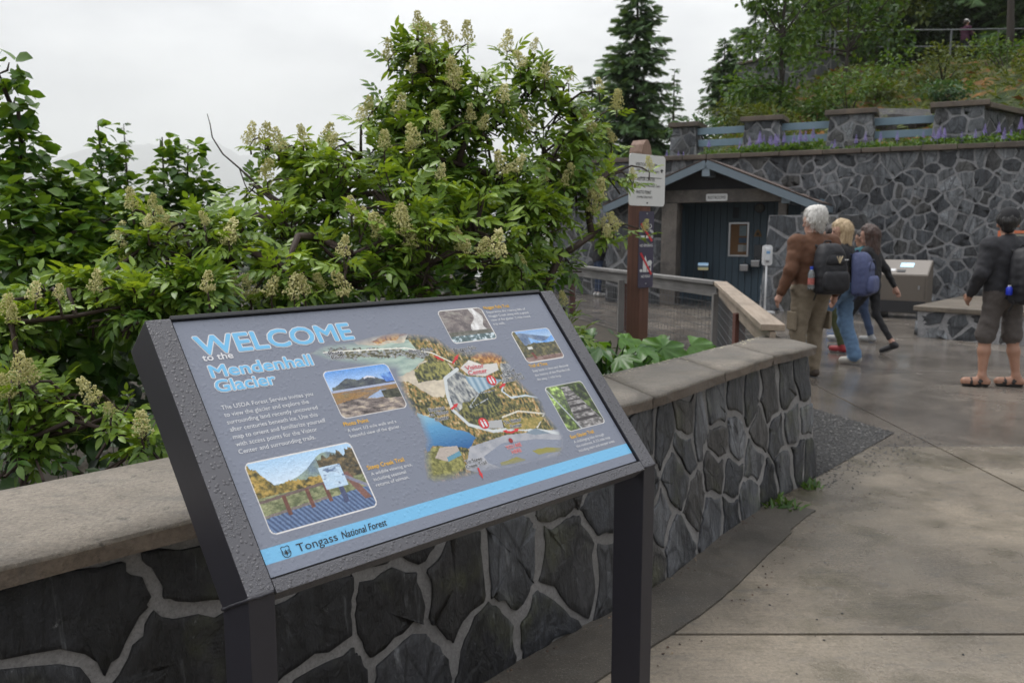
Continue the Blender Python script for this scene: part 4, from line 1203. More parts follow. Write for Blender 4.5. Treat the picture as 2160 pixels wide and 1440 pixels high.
MB().box((.13, -.04, .32), (.17, .07, .40)).build('back_plate', simple('dark_steel', (0.07, 0.075, 0.08), 0.35, 0.1, 20, 0, 0.6), df, bevel=0.008)
ss = thing('display_stand', 'small lit picture screen on a thin black stand in the porch', 'screen', porch_pt(-0.42, 1.7, 0), AR)
MB().box((0, 0, 0.80), (.27, .03, .20)).build('bezel', M_DKPLASTIC, ss, bevel=0.006)
t = NT('screen_picture')
g_ = t.coord('Generated')
sp = t.n('SeparateXYZ'); t.l(g_, sp.inputs[0])
pc = t.ramp(sp.outputs['Z'], [(0.0, (0.30, 0.27, 0.16)), (0.30, (0.35, 0.33, 0.2)), (0.42, (0.05, 0.07, 0.08)), (0.60, (0.10, 0.16, 0.24)), (0.66, (0.45, 0.6, 0.75)), (1.0, (0.25, 0.45, 0.7))])
t.put(t.p.inputs['Emission Color'], pc); t.p.inputs['Emission Strength'].default_value = 0.35
M_SCR = t.done(pc, 0.2)
MB().box((0, -0.017, 0.80), (.24, .003, .17)).build('picture', M_SCR, ss)
MB().tube([(0, 0.01, 0.0), (0, 0.01, 0.72)], 0.014, 8).build('pole', M_DKPLASTIC, ss)
MB().tube([(0, 0.01, 0.0), (0, 0.01, 0.02)], 0.13, 16).build('base', M_DKPLASTIC, ss)

# hand sanitizer stand
hs = thing('hand_sanitizer_stand', 'white hand sanitizer dispenser on a thin white pole', 'dispenser', (5.06, 16.55, 0), -0.1)
M_WPLASTIC = simple('white_plastic', (0.66, 0.66, 0.66), 0.35, 0.04)
MB().tube([(0, 0, 0), (0, 0, 1.0)], 0.019, 8).build('pole', M_WPLASTIC, hs, smooth=True)
o = plate('back_board', 0.20, 0.40, 0.05, 0.012, M_WPLASTIC, hs); o.location = (0, -0.02, 1.13)
MB().box((0, -.075, 1.15), (.10, .09, .25), taper=0.9).build('dispenser_body', simple('pale_plastic', (0.55, 0.57, 0.58), 0.3), hs, bevel=0.02)
MB().box((0, -.075, 1.005), (.05, .06, .03)).build('nozzle', simple('grey_plastic', (0.2, 0.2, 0.21), 0.4), hs, bevel=0.008)
MB().box((0, -.122, 1.19), (.07, .002, .05)).build('blue_mark', simple('blue_mark', (0.15, 0.3, 0.5), 0.4), hs)
MB().box((0, 0, 0.008), (.34, .30, .016)).build('base_plate', M_WPLASTIC, hs)

# brown kiosk with slanted top and screen
M_KIOSK = simple('kiosk_metal', (0.125, 0.105, 0.085), 0.5, 0.08, 25)
M_KIOSKTOP = simple('kiosk_top_metal', (0.20, 0.175, 0.15), 0.35, 0.05, 20)
M_BLUEP = simple('blue_panel', (0.02, 0.16, 0.42), 0.4, 0.1)
kz = thing('fee_kiosk', 'brown metal kiosk with slanted top and lit screen before the stone wall', 'kiosk', (7.35, 15.55, 0), -0.62)
prof = [(-.27, .10), (.30, .10), (.22, 1.04), (.17, 1.07), (-.30, .80)]    # depth (y), z
v = [(sx, y, z) for sx in (-.44, .44) for y, z in prof]; n = 5
MB().add(v, [tuple(range(n))[::-1], tuple(range(n, 2 * n))] + [(i, (i + 1) % n, n + (i + 1) % n, n + i) for i in range(n)]).build('cabinet', M_KIOSK, kz, bevel=0.008)
def on_top(u, w, lift):
    y = -.30 + .47 * w; z = .80 + .27 * w
    nrm = Vector((0, -.27, .47)).normalized()
    return Vector((u, y, z)) + nrm * lift
def top_patch(name, u0, u1, w0, w1, lift, m):
    v = [on_top(u, w, l) for l in (0, lift) for u, w in ((u0, w0), (u1, w0), (u1, w1), (u0, w1))]
    return MB().add(v, [(4, 5, 6, 7), (0, 1, 5, 4), (1, 2, 6, 5), (2, 3, 7, 6), (3, 0, 4, 7)]).build(name, m, kz)
top_patch('top_panel', -.42, .42, .04, .96, .008, M_KIOSKTOP)
t = NT('kiosk_screen'); t.p.inputs['Emission Color'].default_value = (0.35, 0.62, 0.8, 1); t.p.inputs['Emission Strength'].default_value = 0.55
top_patch('screen', -.08, .15, .50, .76, .012, t.done(t.ramp(t.noise(t.coord(), 40, 2), [(.4, (0.3, 0.5, 0.65)), (.6, (0.5, 0.65, 0.75))]), 0.2))
top_patch('card_slot', -.10, .04, .17, .30, .018, M_DKPLASTIC); top_patch('button', -.22, -.13, .22, .36, .016, M_WPLASTIC)
MB().box((0, -.26, .22), (.84, .06, .22)).build('kick_plate', M_DKPLASTIC, kz)
for sx in (-.36, .36): MB().box((sx, 0, .05), (.10, .66, .10)).build('foot', M_DKPLASTIC, kz)
MB().beam((-.40, -.299, .76), (-.40, -.285, .36), .006, .004, up=(0, -1, 0)).beam((.40, -.299, .76), (.40, -.285, .36), .006, .004, up=(0, -1, 0)).build('door_seam', M_DKPLASTIC, kz)
MB().box((.30, -.302, .58), (.03, .012, .07)).build('lock', M_STEEL, kz)
MB().box((-.462, .02, .55), (.035, .5, .85)).build('side_panel', M_BLUEP, kz, bevel=0.006)
bin_ = thing('blue_recycling_bin', 'blue bin half hidden behind the walking group', 'bin', (6.15, 15.6, 0), -0.4)
MB().box((0, 0, .34), (.34, .34, .66), taper=1.1).build('body', M_BLUEP, bin_, bevel=0.03)
MB().box((0, 0, .70), (.40, .40, .06)).build('lid', simple('blue_lid', (0.015, 0.10, 0.30), 0.4), bin_, bevel=0.015)

# low stone seat planter on the right
SEAT = [(6.18, 12.65), (6.95, 11.80), (8.4, 11.2), (10.6, 11.6), (10.2, 14.4), (7.9, 14.5)]
seat = thing('stone_seat_planter', 'low stone seat wall with concrete top at the right', 'seat wall')
sh_ = 0.40
mb = MB(); mb.prism([(x * .994 + .06, y * .994 + .06) for x, y in SEAT], -0.02, sh_)
mb.build('mortar', M_MORTAR_FAR, seat)
rs_ = random.Random(8)
for i in range(len(SEAT)):
    a, b = Vector(SEAT[i]), Vector(SEAT[(i + 1) % len(SEAT)])
    if i not in (0, 1, 5): continue
    L = (b - a).length; tg = (b - a).normalized(); nm = Vector((tg.y, -tg.x))
    def sf(s_, z_, d_, a=a, tg=tg, nm=nm):
        q = a + tg * s_ + nm * (d_ - 0.03) ; return (q.x, q.y, z_)
    lay_stones(seat, scatter_seeds(0, L, 0, sh_, 0.42, rs_, 300), (0.03, L - .02, 0, sh_ - .01), sf, 0.04, 0.03, M_STONE_FAR, rs_, 1, 1.0, None, 0.5)
def grow(poly, d):
    cx = sum(p[0] for p in poly) / len(poly); cy = sum(p[1] for p in poly) / len(poly)
    return [(x + (x - cx) / math.hypot(x - cx, y - cy) * d, y + (y - cy) / math.hypot(x - cx, y - cy) * d) for x, y in poly]
outer = grow(SEAT, 0.05)
inner = [(9.5, 12.4), (9.3, 13.4), (8.3, 13.5), (8.2, 12.6)]
M_SEATTOP = concrete_mat('seat_top', (0.20, 0.165, 0.125), (0.13, 0.11, 0.088), 50, (0.3, 0.6), (0.07, 0.06, 0.05), 0.5, 0.4)
halves = [[outer[0], outer[1], outer[2], ((outer[2][0] + outer[5][0]) / 2 - .3, (outer[2][1] + outer[5][1]) / 2), outer[5]], [outer[2], outer[3], outer[4], outer[5], ((outer[2][0] + outer[5][0]) / 2 - .29, (outer[2][1] + outer[5][1]) / 2)]]
for k, hp in enumerate(halves):
    MB().prism(grow(hp, -0.004), sh_ + .001, sh_ + .075).build('coping_slab', M_SEATTOP, seat, bevel=0.012)
# interpretive poster in an orange frame, partly behind the man in shorts
ps = thing('orange_framed_poster', 'orange framed notice on two posts behind the man in dark shorts', 'sign', (8.05, 13.1, 0.47), -0.35)
for sx in (-.30, .30): MB().box((sx, .03, .45), (.05, .05, .92)).build('post', M_KIOSK, ps)
rt = Matrix.Rotation(-0.35, 3, 'X')
for a, b, w, h in ((0, .27, .74, .045), (0, -.27, .74, .045), (-.35, 0, .045, .50), (.35, 0, .045, .50)):
    o = MB().box((a, 0, b), (w, .04, h)).build('frame_bar', simple('orange_paint', (0.42, 0.10, 0.03), 0.5), ps); o.location = (0, 0, .86); o.rotation_euler = (-.35, 0, 0)
o = MB().box((0, .005, 0), (.68, .02, .52)).build('poster', simple('poster_print', (0.20, 0.20, 0.17), 0.5, 0.5, 14), ps); o.location = (0, 0, .86); o.rotation_euler = (-.35, 0, 0)
o = MB().box((-.03, -.007, .19), (.56, .002, .045)).build('title_bar', simple('print_ochre', (0.42, 0.32, 0.09), 0.5, 0.4, 60), ps); o.location = (0, 0, .86); o.rotation_euler = (-.35, 0, 0)
o = MB().tube([(-.22, -.007, .05), (-.22, -.009, .05)], 0.06, 14).build('printed_badge', simple('print_ochre2', (0.45, 0.36, 0.10), 0.5), ps); o.location = (0, 0, .86); o.rotation_euler = (-.35, 0, 0)

# ------------------------------------------------------------------ sign post behind the low wall
M_POST = wood_mat('red_brown_wood', (0.085, 0.032, 0.020), (0.16, 0.068, 0.043), 0.65)
M_POSTTOP = wood_mat('bleached_wood', (0.17, 0.105, 0.075), (0.26, 0.17, 0.13), 0.75)
M_GREYWOOD = wood_mat('grey_fence_wood', (0.11, 0.105, 0.10), (0.20, 0.19, 0.18), 0.75)
M_TANWOOD = wood_mat('tan_rail_wood', (0.24, 0.185, 0.135), (0.36, 0.29, 0.225), 0.6, 'y')
M_REDWOOD = wood_mat('dark_red_post', (0.075, 0.022, 0.014), (0.14, 0.045, 0.028), 0.7)
sp_ = thing('sign_post', 'red brown wooden post with rounded top behind the wall', 'post', (0.985, 6.5, 0), 0.8)
prof = [(-.062, -0.1), (.062, -0.1), (.062, 2.20), (.045, 2.255), (.015, 2.29), (-.015, 2.29), (-.045, 2.255), (-.062, 2.20)]
def post_part(z0, z1, name, m):
    pr = [(x, z) for x, z in prof if z0 <= z <= z1]
    if z1 < 2.2: pr = [(-.062, z0), (.062, z0), (.062, z1), (-.062, z1)]
    else: pr = [(-.062, z0), (.062, z0)] + [(x, z) for x, z in prof if z > z0]
    n = len(pr)
    v = [(x, y, z) for y in (-.062, .062) for x, z in pr]
    return MB().add(v, [tuple(range(n)), tuple(range(2 * n - 1, n - 1, -1))] + [(i, n + i, n + (i + 1) % n, (i + 1) % n) for i in range(n)]).build(name, m, sp_, bevel=0.006)
post_part(-0.1, 2.06, 'shaft', M_POST); post_part(2.06, 2.3, 'post_top', M_POSTTOP)
wsn = thing('directions_sign', 'white directions sign with black text on the wooden post', 'sign', (1.033, 6.452, 1.985), 0.8)
SX = 1.5
plate('sign_plate', 0.315 * SX, 0.385, 0.03, 0.004, M_WHITE, wsn)
rows = [('VISITOR CENTER', -105, 105, 190, 24), ('VIA TRAIL RAMP', -95, 62, 150, 24), ('(600\')', 63, 62, 38, 15),
        ('VISITOR CENTER', -95, -5, 160, 26), ('ELEVATOR ACCESS', -95, -48, 160, 26), ('(300\')', 75, -48, 38, 15), ('PHOTO POINT', -95, -102, 130, 26), ('(1/4 MILE ONE WAY)', -90, -135, 135, 18)]
for rw_ in rows: letters('lettering', [(rw_[0], rw_[1] * SX, rw_[2], rw_[3] * SX, rw_[4])], M_TBLACK, local_place(0), 0.0052, wsn, 0.02)
MB().box((0.03 * SX, -.005, .022), (.19 * SX, .001, .004)).build('rule_line', M_TBLACK, wsn)
MB().add([(x * SX, -.0052, z) for x, z in ((.118, .065), (.118, .078), (.108, .078), (.125, .095), (.142, .078), (.132, .078), (.132, .065))], [tuple(range(7))]).build('arrow', M_TBLACK, wsn).rotation_euler = (0, R(0), 0)
MB().add([(x * SX, -.0052, z) for x, z in ((-.127, -.03), (-.117, -.03), (-.117, .0), (-.107, .0), (-.122, .02), (-.137, .0), (-.127, .0))], [tuple(range(7))]).build('arrow', M_TBLACK, wsn)
for z in (.17, -.17): MB().tube([(0, -.004, z), (0, -.009, z)], 0.006, 8).build('bolt', M_DKPLASTIC, wsn)
nsn = thing('no_smoking_no_food_sign', 'narrow dark purple NO SMOKING and NO FOOD sign on the post', 'sign', (1.034, 6.451, 1.46), 0.8)
nsn.scale = (1.5, 1, 1)
M_NAVY = simple('purple_enamel', (0.032, 0.026, 0.060), 0.4, 0.08)
M_NWHITE = simple('enamel_white', (0.60, 0.60, 0.60), 0.4, 0.03)
M_NRED = simple('enamel_red', (0.50, 0.02, 0.03), 0.4, 0.03)
plate('sign_plate', 0.130, 0.585, 0.01, 0.004, M_NAVY, nsn)
for rw_ in (('NO SMOKING', -56, 22, 112, 21), ('NO FOOD', -40, -215, 80, 21)): letters('lettering', [rw_], M_NWHITE, local_place(0), 0.0052, nsn, 0.03)
def npoly(name, polys, m, y=-.0055):
    mb = MB()
    for p in polys: mb.add([(a / 1000, y, b / 1000) for a, b in p], [tuple(range(len(p)))])
    return mb.build(name, m, nsn)
def arcband(cx, cy, r0, r1, a0, a1, n=10):
    o_ = [(cx + r1 * math.cos(R(a0 + (a1 - a0) * k / n)), cy + r1 * math.sin(R(a0 + (a1 - a0) * k / n))) for k in range(n + 1)]
    i_ = [(cx + r0 * math.cos(R(a0 + (a1 - a0) * k / n)), cy + r0 * math.sin(R(a0 + (a1 - a0) * k / n))) for k in range(n, -1, -1)]
    return o_ + i_
npoly('smoking_symbol', [[(-52, 88), (22, 88), (22, 108), (-52, 108)], [(27, 88), (33, 88), (33, 108), (27, 108)], [(38, 88), (44, 88), (44, 108), (38, 108)], [(49, 88), (55, 88), (55, 108), (49, 108)]] + [arcband(28, 120, 18, 25, 0, 95), arcband(28, 120, 28, 34, 0, 95), arcband(22, 180, 16, 22, 120, 420)], M_NWHITE)
npoly('food_symbol', [[(-28, -172), (6, -172), (6, -85), (-2, -62), (-7, -42), (-12, -62), (-28, -85)], [(10, -172), (46, -172), (46, -120), (52, -100), (45, -85), (28, -82), (12, -92), (6, -105), (12, -122)], disc(-43, -160, 12, 14)], M_NWHITE)
npoly('apple_mark', [disc(30, -135, 11, 12)], M_NAVY, -.0060)
for z0, z1 in ((195, 62), (-28, -195)):
    npoly('red_bar', [[(-58, z0), (-44, z0 + 8), (54, z1 + 8), (42, z1 - 4)]], M_NRED, -.0066)
for z in (.275, -.262): MB().tube([(0, -.004, z), (0, -.008, z)], 0.005, 8).build('bolt', M_STEEL, nsn)

# ------------------------------------------------------------------ timber fence with wire mesh
M_WIRE = simple('galvanised_wire', (0.10, 0.105, 0.11), 0.5, 0.1, 30, 0, 0.5)
fence = thing('wire_mesh_fence', 'grey timber rail fence with square wire mesh behind the bushes', 'fence')
FA, FB, FC = Vector((0.35, 18.8, 0)), Vector((2.62, 10.55, 0)), Vector((1.78, 5.62, 0))
FT = 0.95
def rail(a, b, m_top, m_face, cap_w=0.15):
    a, b = Vector(a), Vector(b)
    o = MB().beam((0, 0, 0), (0, (b - a).length, 0), cap_w, 0.045).build('top_rail', m_top, fence, bevel=0.006)
    o.location = a + Vector((0, 0, FT)); d = (b - a); o.rotation_euler = (0, 0, math.atan2(-d.x, d.y))
    tg = d.normalized(); sd = Vector((tg.y, -tg.x, 0))
    o = MB().beam((0, 0, 0), (0, d.length, 0), 0.04, 0.15).build('face_rail', m_face, fence, bevel=0.004)
    o.location = a + Vector((0, 0, FT - 0.105)) ; o.rotation_euler = (0, 0, math.atan2(-d.x, d.y))
    return tg
M_GREYWOOD_Y = wood_mat('grey_rail_wood', (0.12, 0.115, 0.11), (0.22, 0.21, 0.20), 0.75, 'y')
rail(FB + Vector((0, 0, 0)), FA, M_GREYWOOD_Y, M_GREYWOOD_Y)
rail(FC, FB + Vector((0.02, -0.03, 0.003)), M_TANWOOD, M_TANWOOD, 0.16)
def fpost(p, m, w=0.09, h=0.86, off=(0, 0)):
    return MB().box((p[0] + off[0], p[1] + off[1], h / 2 - .03), (w, w, h)).build('post', m, fence, bevel=0.006)
for t_ in (0.0, 0.36, 0.68, 1.0):
    p = FB.lerp(FA, t_)
    fpost(p, M_GREYWOOD, 0.10, 0.85, (-0.03, -0.06))
    fpost(p, M_REDWOOD, 0.11, 0.85, (0.10, 0.05))
fpost(FC.lerp(FB, 0.45), M_REDWOOD, 0.10); fpost(FC.lerp(FB, 0.08), M_GREYWOOD, 0.10)
for a, b in ((FB, FA), (FC, FB)):
    mb = MB(); d = b - a; L = d.length; tg = d.normalized()
    n = int(L / 0.10)
    for i in range(n + 1):
        p = a + tg * (L * i / n)
        mb.tube([(p.x, p.y, -0.02), (p.x, p.y, FT - 0.16)], 0.0042, 4, False)
    for z in np.arange(0.06, FT - 0.15, 0.105):
        mb.tube([(a.x, a.y, z), (b.x, b.y, z)], 0.0042, 4, False)
    o = mb.build('wire_mesh', M_WIRE, fence); o['kind'] = 'stuff'
# lamp-like green post box seen through the elder branches
# ------------------------------------------------------------------ foliage tools
def inst_mesh(name, tv, tf, mats, offs, mat, parent=None, tint=None, smooth=False, tint_add=None):
    """one mesh of N placed copies of a small template (mats: N x 3 x 3, offs: N x 3)"""
    tv = np.asarray(tv, float); N, K = len(offs), len(tv)
    V = np.einsum('nij,kj->nki', np.asarray(mats), tv) + np.asarray(offs)[:, None, :]
    by = {}
    for f in tf: by.setdefault(len(f), []).append(f)
    me = bpy.data.meshes.new(name)
    me.vertices.add(N * K); me.vertices.foreach_set('co', V.reshape(-1).astype(np.float32))
    li, ls, cur = [], [], 0
    for n, fs in by.items():
        a = (np.asarray(fs)[None] + (np.arange(N) * K)[:, None, None]).reshape(-1, n)
        li.append(a.reshape(-1)); ls.append(cur + np.arange(0, a.size, n)); cur += a.size
    li = np.concatenate(li).astype(np.int32); ls = np.concatenate(ls).astype(np.int32)
    me.loops.add(len(li)); me.loops.foreach_set('vertex_index', li)
    me.polygons.add(len(ls)); me.polygons.foreach_set('loop_start', ls)
    if smooth: me.polygons.foreach_set('use_smooth', np.ones(len(ls), dtype=bool))
    me.update(calc_edges=True)
    at = me.attributes.new('tint', 'FLOAT', 'POINT')
    tt = np.repeat(tint if tint is not None else nrng.random(N), K)
    if tint_add is not None: tt = np.clip(tt + np.tile(tint_add, N), 0, 1)
    at.data.foreach_set('value', tt.astype(np.float32))
    me.materials.append(mat)
    return link(bpy.data.objects.new(name, me), parent)
def frames(dirs, up=None, roll=None, scale=1.0):
    """rotation matrices whose x axis follows dirs and z axis leans to up"""
    d = np.asarray(dirs, float); d = d / np.linalg.norm(d, axis=1, keepdims=True)
    u = np.tile([0, 0, 1.0], (len(d), 1)) if up is None else np.asarray(up, float)
    y = np.cross(u, d); ln = np.linalg.norm(y, axis=1, keepdims=True)
    y = np.where(ln > 1e-4, y / np.maximum(ln, 1e-4), [0, 1.0, 0])
    z = np.cross(d, y)
    if roll is not None:
        c, s = np.cos(roll)[:, None], np.sin(roll)[:, None]
        y, z = y * c + z * s, z * c - y * s
    M = np.stack([d, y, z], -1)
    sc = np.asarray(scale, float)
    return M * (sc.reshape(-1, 1, 1) if sc.ndim else sc)
def leaf_template(L=1.0, W=0.5, n=4, droop=0.18, fold=0.16, point=1.0, serr=0.0):
    v, f = [], []
    for i in range(n + 1):
        t = i / n
        w = W / 2 * (math.sin(math.pi * t ** 0.8) ** 0.75) * (1 + serr * (1 if i % 2 else -1))
        if i in (0, n): w = 0.012 * L
        z = -droop * L * t * t
        v += [(L * t, -w, z + fold * w * 1.2), (L * t, 0, z), (L * t, w, z + fold * w * 1.2)]
    for i in range(n):
        a = 3 * i
        f += [(a, a + 3, a + 4, a + 1), (a + 1, a + 4, a + 5, a + 2)]
    return v, f
DIAMOND = ([(0, 0, 0), (.45, -.3, .06), (1, 0, -.1), (.45, .3, .06)], [(0, 1, 2), (0, 2, 3)])
def rdirs(n, r, zlo=-0.3, zhi=0.8):
    a = r.uniform(0, 2 * np.pi, n); z = r.uniform(zlo, zhi, n); q = np.sqrt(np.maximum(0, 1 - z * z))
    return np.stack([q * np.cos(a), q * np.sin(a), z], -1)
def lobes_points(lobes, n, r, shell=0.45):
    """points in ellipsoid lobes (cx, cy, cz, rx, ry, rz), denser to the outside"""
    lobes = np.asarray(lobes, float)
    w = (lobes[:, 3] * lobes[:, 4] * lobes[:, 5]) ** 0.72
    k = r.choice(len(lobes), n, p=w / w.sum())
    d = r.normal(size=(n, 3)); d /= np.linalg.norm(d, axis=1, keepdims=True)
    rad = r.random(n) ** shell
    return lobes[k, :3] + d * lobes[k, 3:] * rad[:, None], d, k
M_LEAF_FAR = leaf_mat('far_leaf', (0.038, 0.098, 0.018), (0.150, 0.255, 0.048), rough=0.5, trans=0.35)
M_LEAF_OLIVE = leaf_mat('olive_leaf', (0.052, 0.092, 0.015), (0.175, 0.215, 0.042), rough=0.5, trans=0.35)
M_LEAF_BLUE = leaf_mat('bluegreen_leaf', (0.030, 0.085, 0.034), (0.105, 0.20, 0.085), rough=0.5, trans=0.35)
M_SPRUCE = leaf_mat('spruce_needles', (0.034, 0.082, 0.032), (0.140, 0.240, 0.085), rough=0.5, trans=0.15)
M_SPRUCE2 = leaf_mat('spruce_needles_light', (0.018, 0.046, 0.013), (0.090, 0.145, 0.032), rough=0.5, trans=0.2)
M_BARK = simple('bark', (0.055, 0.045, 0.038), 0.9, 0.4, 25, 0.6)
M_BARK_DK = simple('dark_bark', (0.030, 0.022, 0.018), 0.9, 0.4, 25, 0.6)

# ------------------------------------------------------------------ hillside terrain above the wall
def st_of(x, y):
    dx, dy = x - BW0.x, y - BW0.y
    return dx * BWT.x + dy * BWT.y, -(dx * BWN.x + dy * BWN.y)
def xy_of(s, t):
    return BW0.x + BWT.x * s - BWN.x * t, BW0.y + BWT.y * s - BWN.y * t
def hill_z(s, t):
    k = min(1, max(0, (s + 3.5) / 8.0)); k = k * k * (3 - 2 * k)
    up = 0.30 * max(0, t - 2.4) + 0.35 * min(1, max(0, (t - 0.4) / 2))
    up += 0.10 * max(0, s - 9) * min(1, max(0, t - 2.5) / 4)
    if t > 17: up = up - 0.30 * (t - 17) * 0.55
    x_, y_ = xy_of(s, t)
    b = (x_ / y_ - .34) / .08
    b = min(1, max(0, b)); up += b * b * (3 - 2 * b) * max(0, t - 20.5) * .6
    n = mnoise.noise(Vector((s * .45, t * .45, 2.2))) * 0.55 + mnoise.noise(Vector((s * 1.3, t * 1.3, 7.2))) * 0.22
    if s < 0.6: up = up + (s - 0.6) * 1.1
    return 3.15 * (0.25 + 0.75 * k) + (up * k if up > 0 else up) + n * min(1, max(0, t - 2.6) / 2.0)
v, f = [], []
SS = np.arange(-7, 34, 0.55); TT = np.concatenate([np.arange(0.35, 20, 0.5), np.arange(20, 46, 1.5)])
for s in SS:
    for t in TT:
        x, y = xy_of(s, t); v.append((x, y, hill_z(s, t)))
nt_ = len(TT)
for i in range(len(SS) - 1):
    for k in range(nt_ - 1):
        a = i * nt_ + k
        f.append((a, a + nt_, a + nt_ + 1, a + 1))
t = NT('hillside_moss')
w_ = t.world()
n1 = t.noise(w_, 1.3, 6, 0.6, 0.5); n2 = t.noise(w_, 9, 5, 0.65)
c = t.ramp(n1, [(0.32, (0.022, 0.045, 0.010)), (0.52, (0.055, 0.068, 0.014)), (0.62, (0.20, 0.095, 0.018)), (0.72, (0.12, 0.062, 0.02)), (0.8, (0.03, 0.02, 0.014))])
c = t.mix(1.0, c, t.ramp(n2, [(0.3, 0.5), (0.7, 1.5)]), 'MULTIPLY')
t.bump(t.math('ADD', n1, n2), 0.9, 0.12)
M_MOSS = t.done(c, 0.95)
hill = mesh_obj('hillside', v, f, M_MOSS, smooth=True)
tag(hill, kind='structure')
# moss, grass and low plants that cover the slope
rh = np.random.default_rng(15)
def hill_pts(n, s0, s1, t0, t1):
    s = rh.uniform(s0, s1, n); tt = rh.uniform(t0, t1, n)
    return np.array([(*xy_of(a, b), hill_z(a, b)) for a, b in zip(s, tt)])
P_ = hill_pts(15000, 0, 20, 2.7, 17)
d_ = rdirs(len(P_), rh, 0.1, 0.9)
o = inst_mesh('hillside_grass', [(0, -.05, 0), (0, .05, 0), (.6, .03, .05), (1, 0, -.18)], [(0, 1, 2), (0, 2, 3)], frames(d_, scale=rh.uniform(.12, .38, len(P_))), P_, M_LEAF_OLIVE, tint=np.clip(rh.normal(.5, .3, len(P_)), 0, 1))
tag(o, 'mixed olive grass and moss covering the hillside', 'grass', kind='stuff')
P_ = hill_pts(2600, 0, 20, 2.7, 17)
M_RUST = leaf_mat('rusty_fern', (0.09, 0.040, 0.008), (0.30, 0.145, 0.026), rough=0.8, trans=0.2)
sel = np.array([mnoise.noise(Vector((p[0] * .7, p[1] * .7, 4))) > 0.12 for p in P_])
P_ = P_[sel]
o = inst_mesh('dry_fern', [(0, -.06, 0), (0, .06, 0), (.6, .05, .04), (1, 0, -.3)], [(0, 1, 2), (0, 2, 3)], frames(rdirs(len(P_), rh, 0, .7), scale=rh.uniform(.2, .5, len(P_))), P_, M_RUST)
tag(o, 'rust brown dry fern and moss patches on the hillside', 'fern', kind='stuff')

# shrubs on the slope
def hill_shrub(px, py, rad, hgt, m, label, n=700, leaf=0.13, group='leafy shrubs on the hillside', name='hillside_shrub'):
    s_, t_ = st_of(px, py); z = hill_z(s_, t_) - 0.1
    o = thing(name, label, 'shrub', (px, py, z), 0, group)
    lob = [(rh.uniform(-.5, .5) * rad, rh.uniform(-.5, .5) * rad, hgt * rh.uniform(.35, .75), rad * rh.uniform(.45, .7), rad * rh.uniform(.45, .7), hgt * rh.uniform(.22, .34)) for _ in range(6)]
    p, d, k = lobes_points(lob, n, rh)
    inst_mesh('foliage', *DIAMOND, frames(d + rdirs(n, rh, -.6, .5) * .9, roll=rh.uniform(-.8, .8, n), scale=leaf * rh.uniform(.7, 1.3, n)), p, m, o, np.clip(rh.normal(.45 + .1 * (k % 3), .22, n), 0, 1))
    mb = MB()
    for L_b in lob: mb.tube([(0, 0, 0), (L_b[0] * .5, L_b[1] * .5, L_b[2] * .55), L_b[:3]], [.025, .018, .008], 5)
    mb.build('stem', M_BARK, o)
    return o
SH = [('round green shrub beside the alder on the slope', 9.7, 24.6, 1.2, 1.9, M_LEAF_FAR), ('bushy green shrub under the upper railing, left end', 12.2, 28.0, 1.3, 1.7, M_LEAF_FAR), ('olive shrub below the middle of the upper railing', 14.4, 28.6, 1.4, 1.4, M_LEAF_OLIVE), ('bright green shrub below the capped hiker', 17.0, 29.5, 1.3, 1.5, M_LEAF_FAR), ('blue green low shrub above the third stone pier', 12.4, 24.4, .9, .9, M_LEAF_BLUE), ('olive shrub on the slope near the right edge', 15.6, 25.2, 1.2, 1.1, M_LEAF_OLIVE), ('green shrub just left of the first stone pier', 3.3, 23.6, 1.0, 1.2, M_LEAF_FAR), ('dark leafy shrub below the tall spruce', 3.2, 25.4, 1.3, 2.1, M_LEAF_FAR), ('green shrub in front of the upper stone wall', 8.4, 30.0, 1.3, 1.7, M_LEAF_FAR), ('olive shrub behind the second stone pier', 7.6, 24.6, 1.0, 1.0, M_LEAF_OLIVE), ('green shrub at the far right edge of the slope', 18.2, 27.5, 1.4, 1.8, M_LEAF_FAR), ('low olive shrub above the rock ledge', 11.0, 25.8, .9, .8, M_LEAF_OLIVE), ('green shrub on the left shoulder of the slope', 5.6, 25.6, 1.0, 1.2, M_LEAF_BLUE), ('pale green shrub between alder and small spruces', 7.2, 27.5, 1.1, 1.5, M_LEAF_OLIVE)]
M_LEAF_DARK = leaf_mat('wood_edge_leaf', (0.014, 0.036, 0.010), (0.055, 0.105, 0.024), rough=0.5, trans=0.3)
for lb_, x_, y_ in (('dark undergrowth behind the left end of the path railing', 13.4, 36.2), ('dark undergrowth behind the middle of the path railing', 15.4, 36.4), ('dark undergrowth left of the capped hiker', 17.0, 36.6), ('dark undergrowth behind the capped hiker', 18.8, 36.2), ('dark undergrowth right of the capped hiker', 20.6, 35.6), ('dark undergrowth at the right edge above the railing', 22.2, 34.8)):
    hill_shrub(x_, y_, 1.7, 2.9, M_LEAF_DARK, lb_, 1100, .2, 'dark undergrowth at the edge of the wood', 'wood_edge_shrub')
for lb, x_, y_, r1, h1, m1 in SH: hill_shrub(x_, y_, r1, h1, m1, lb)

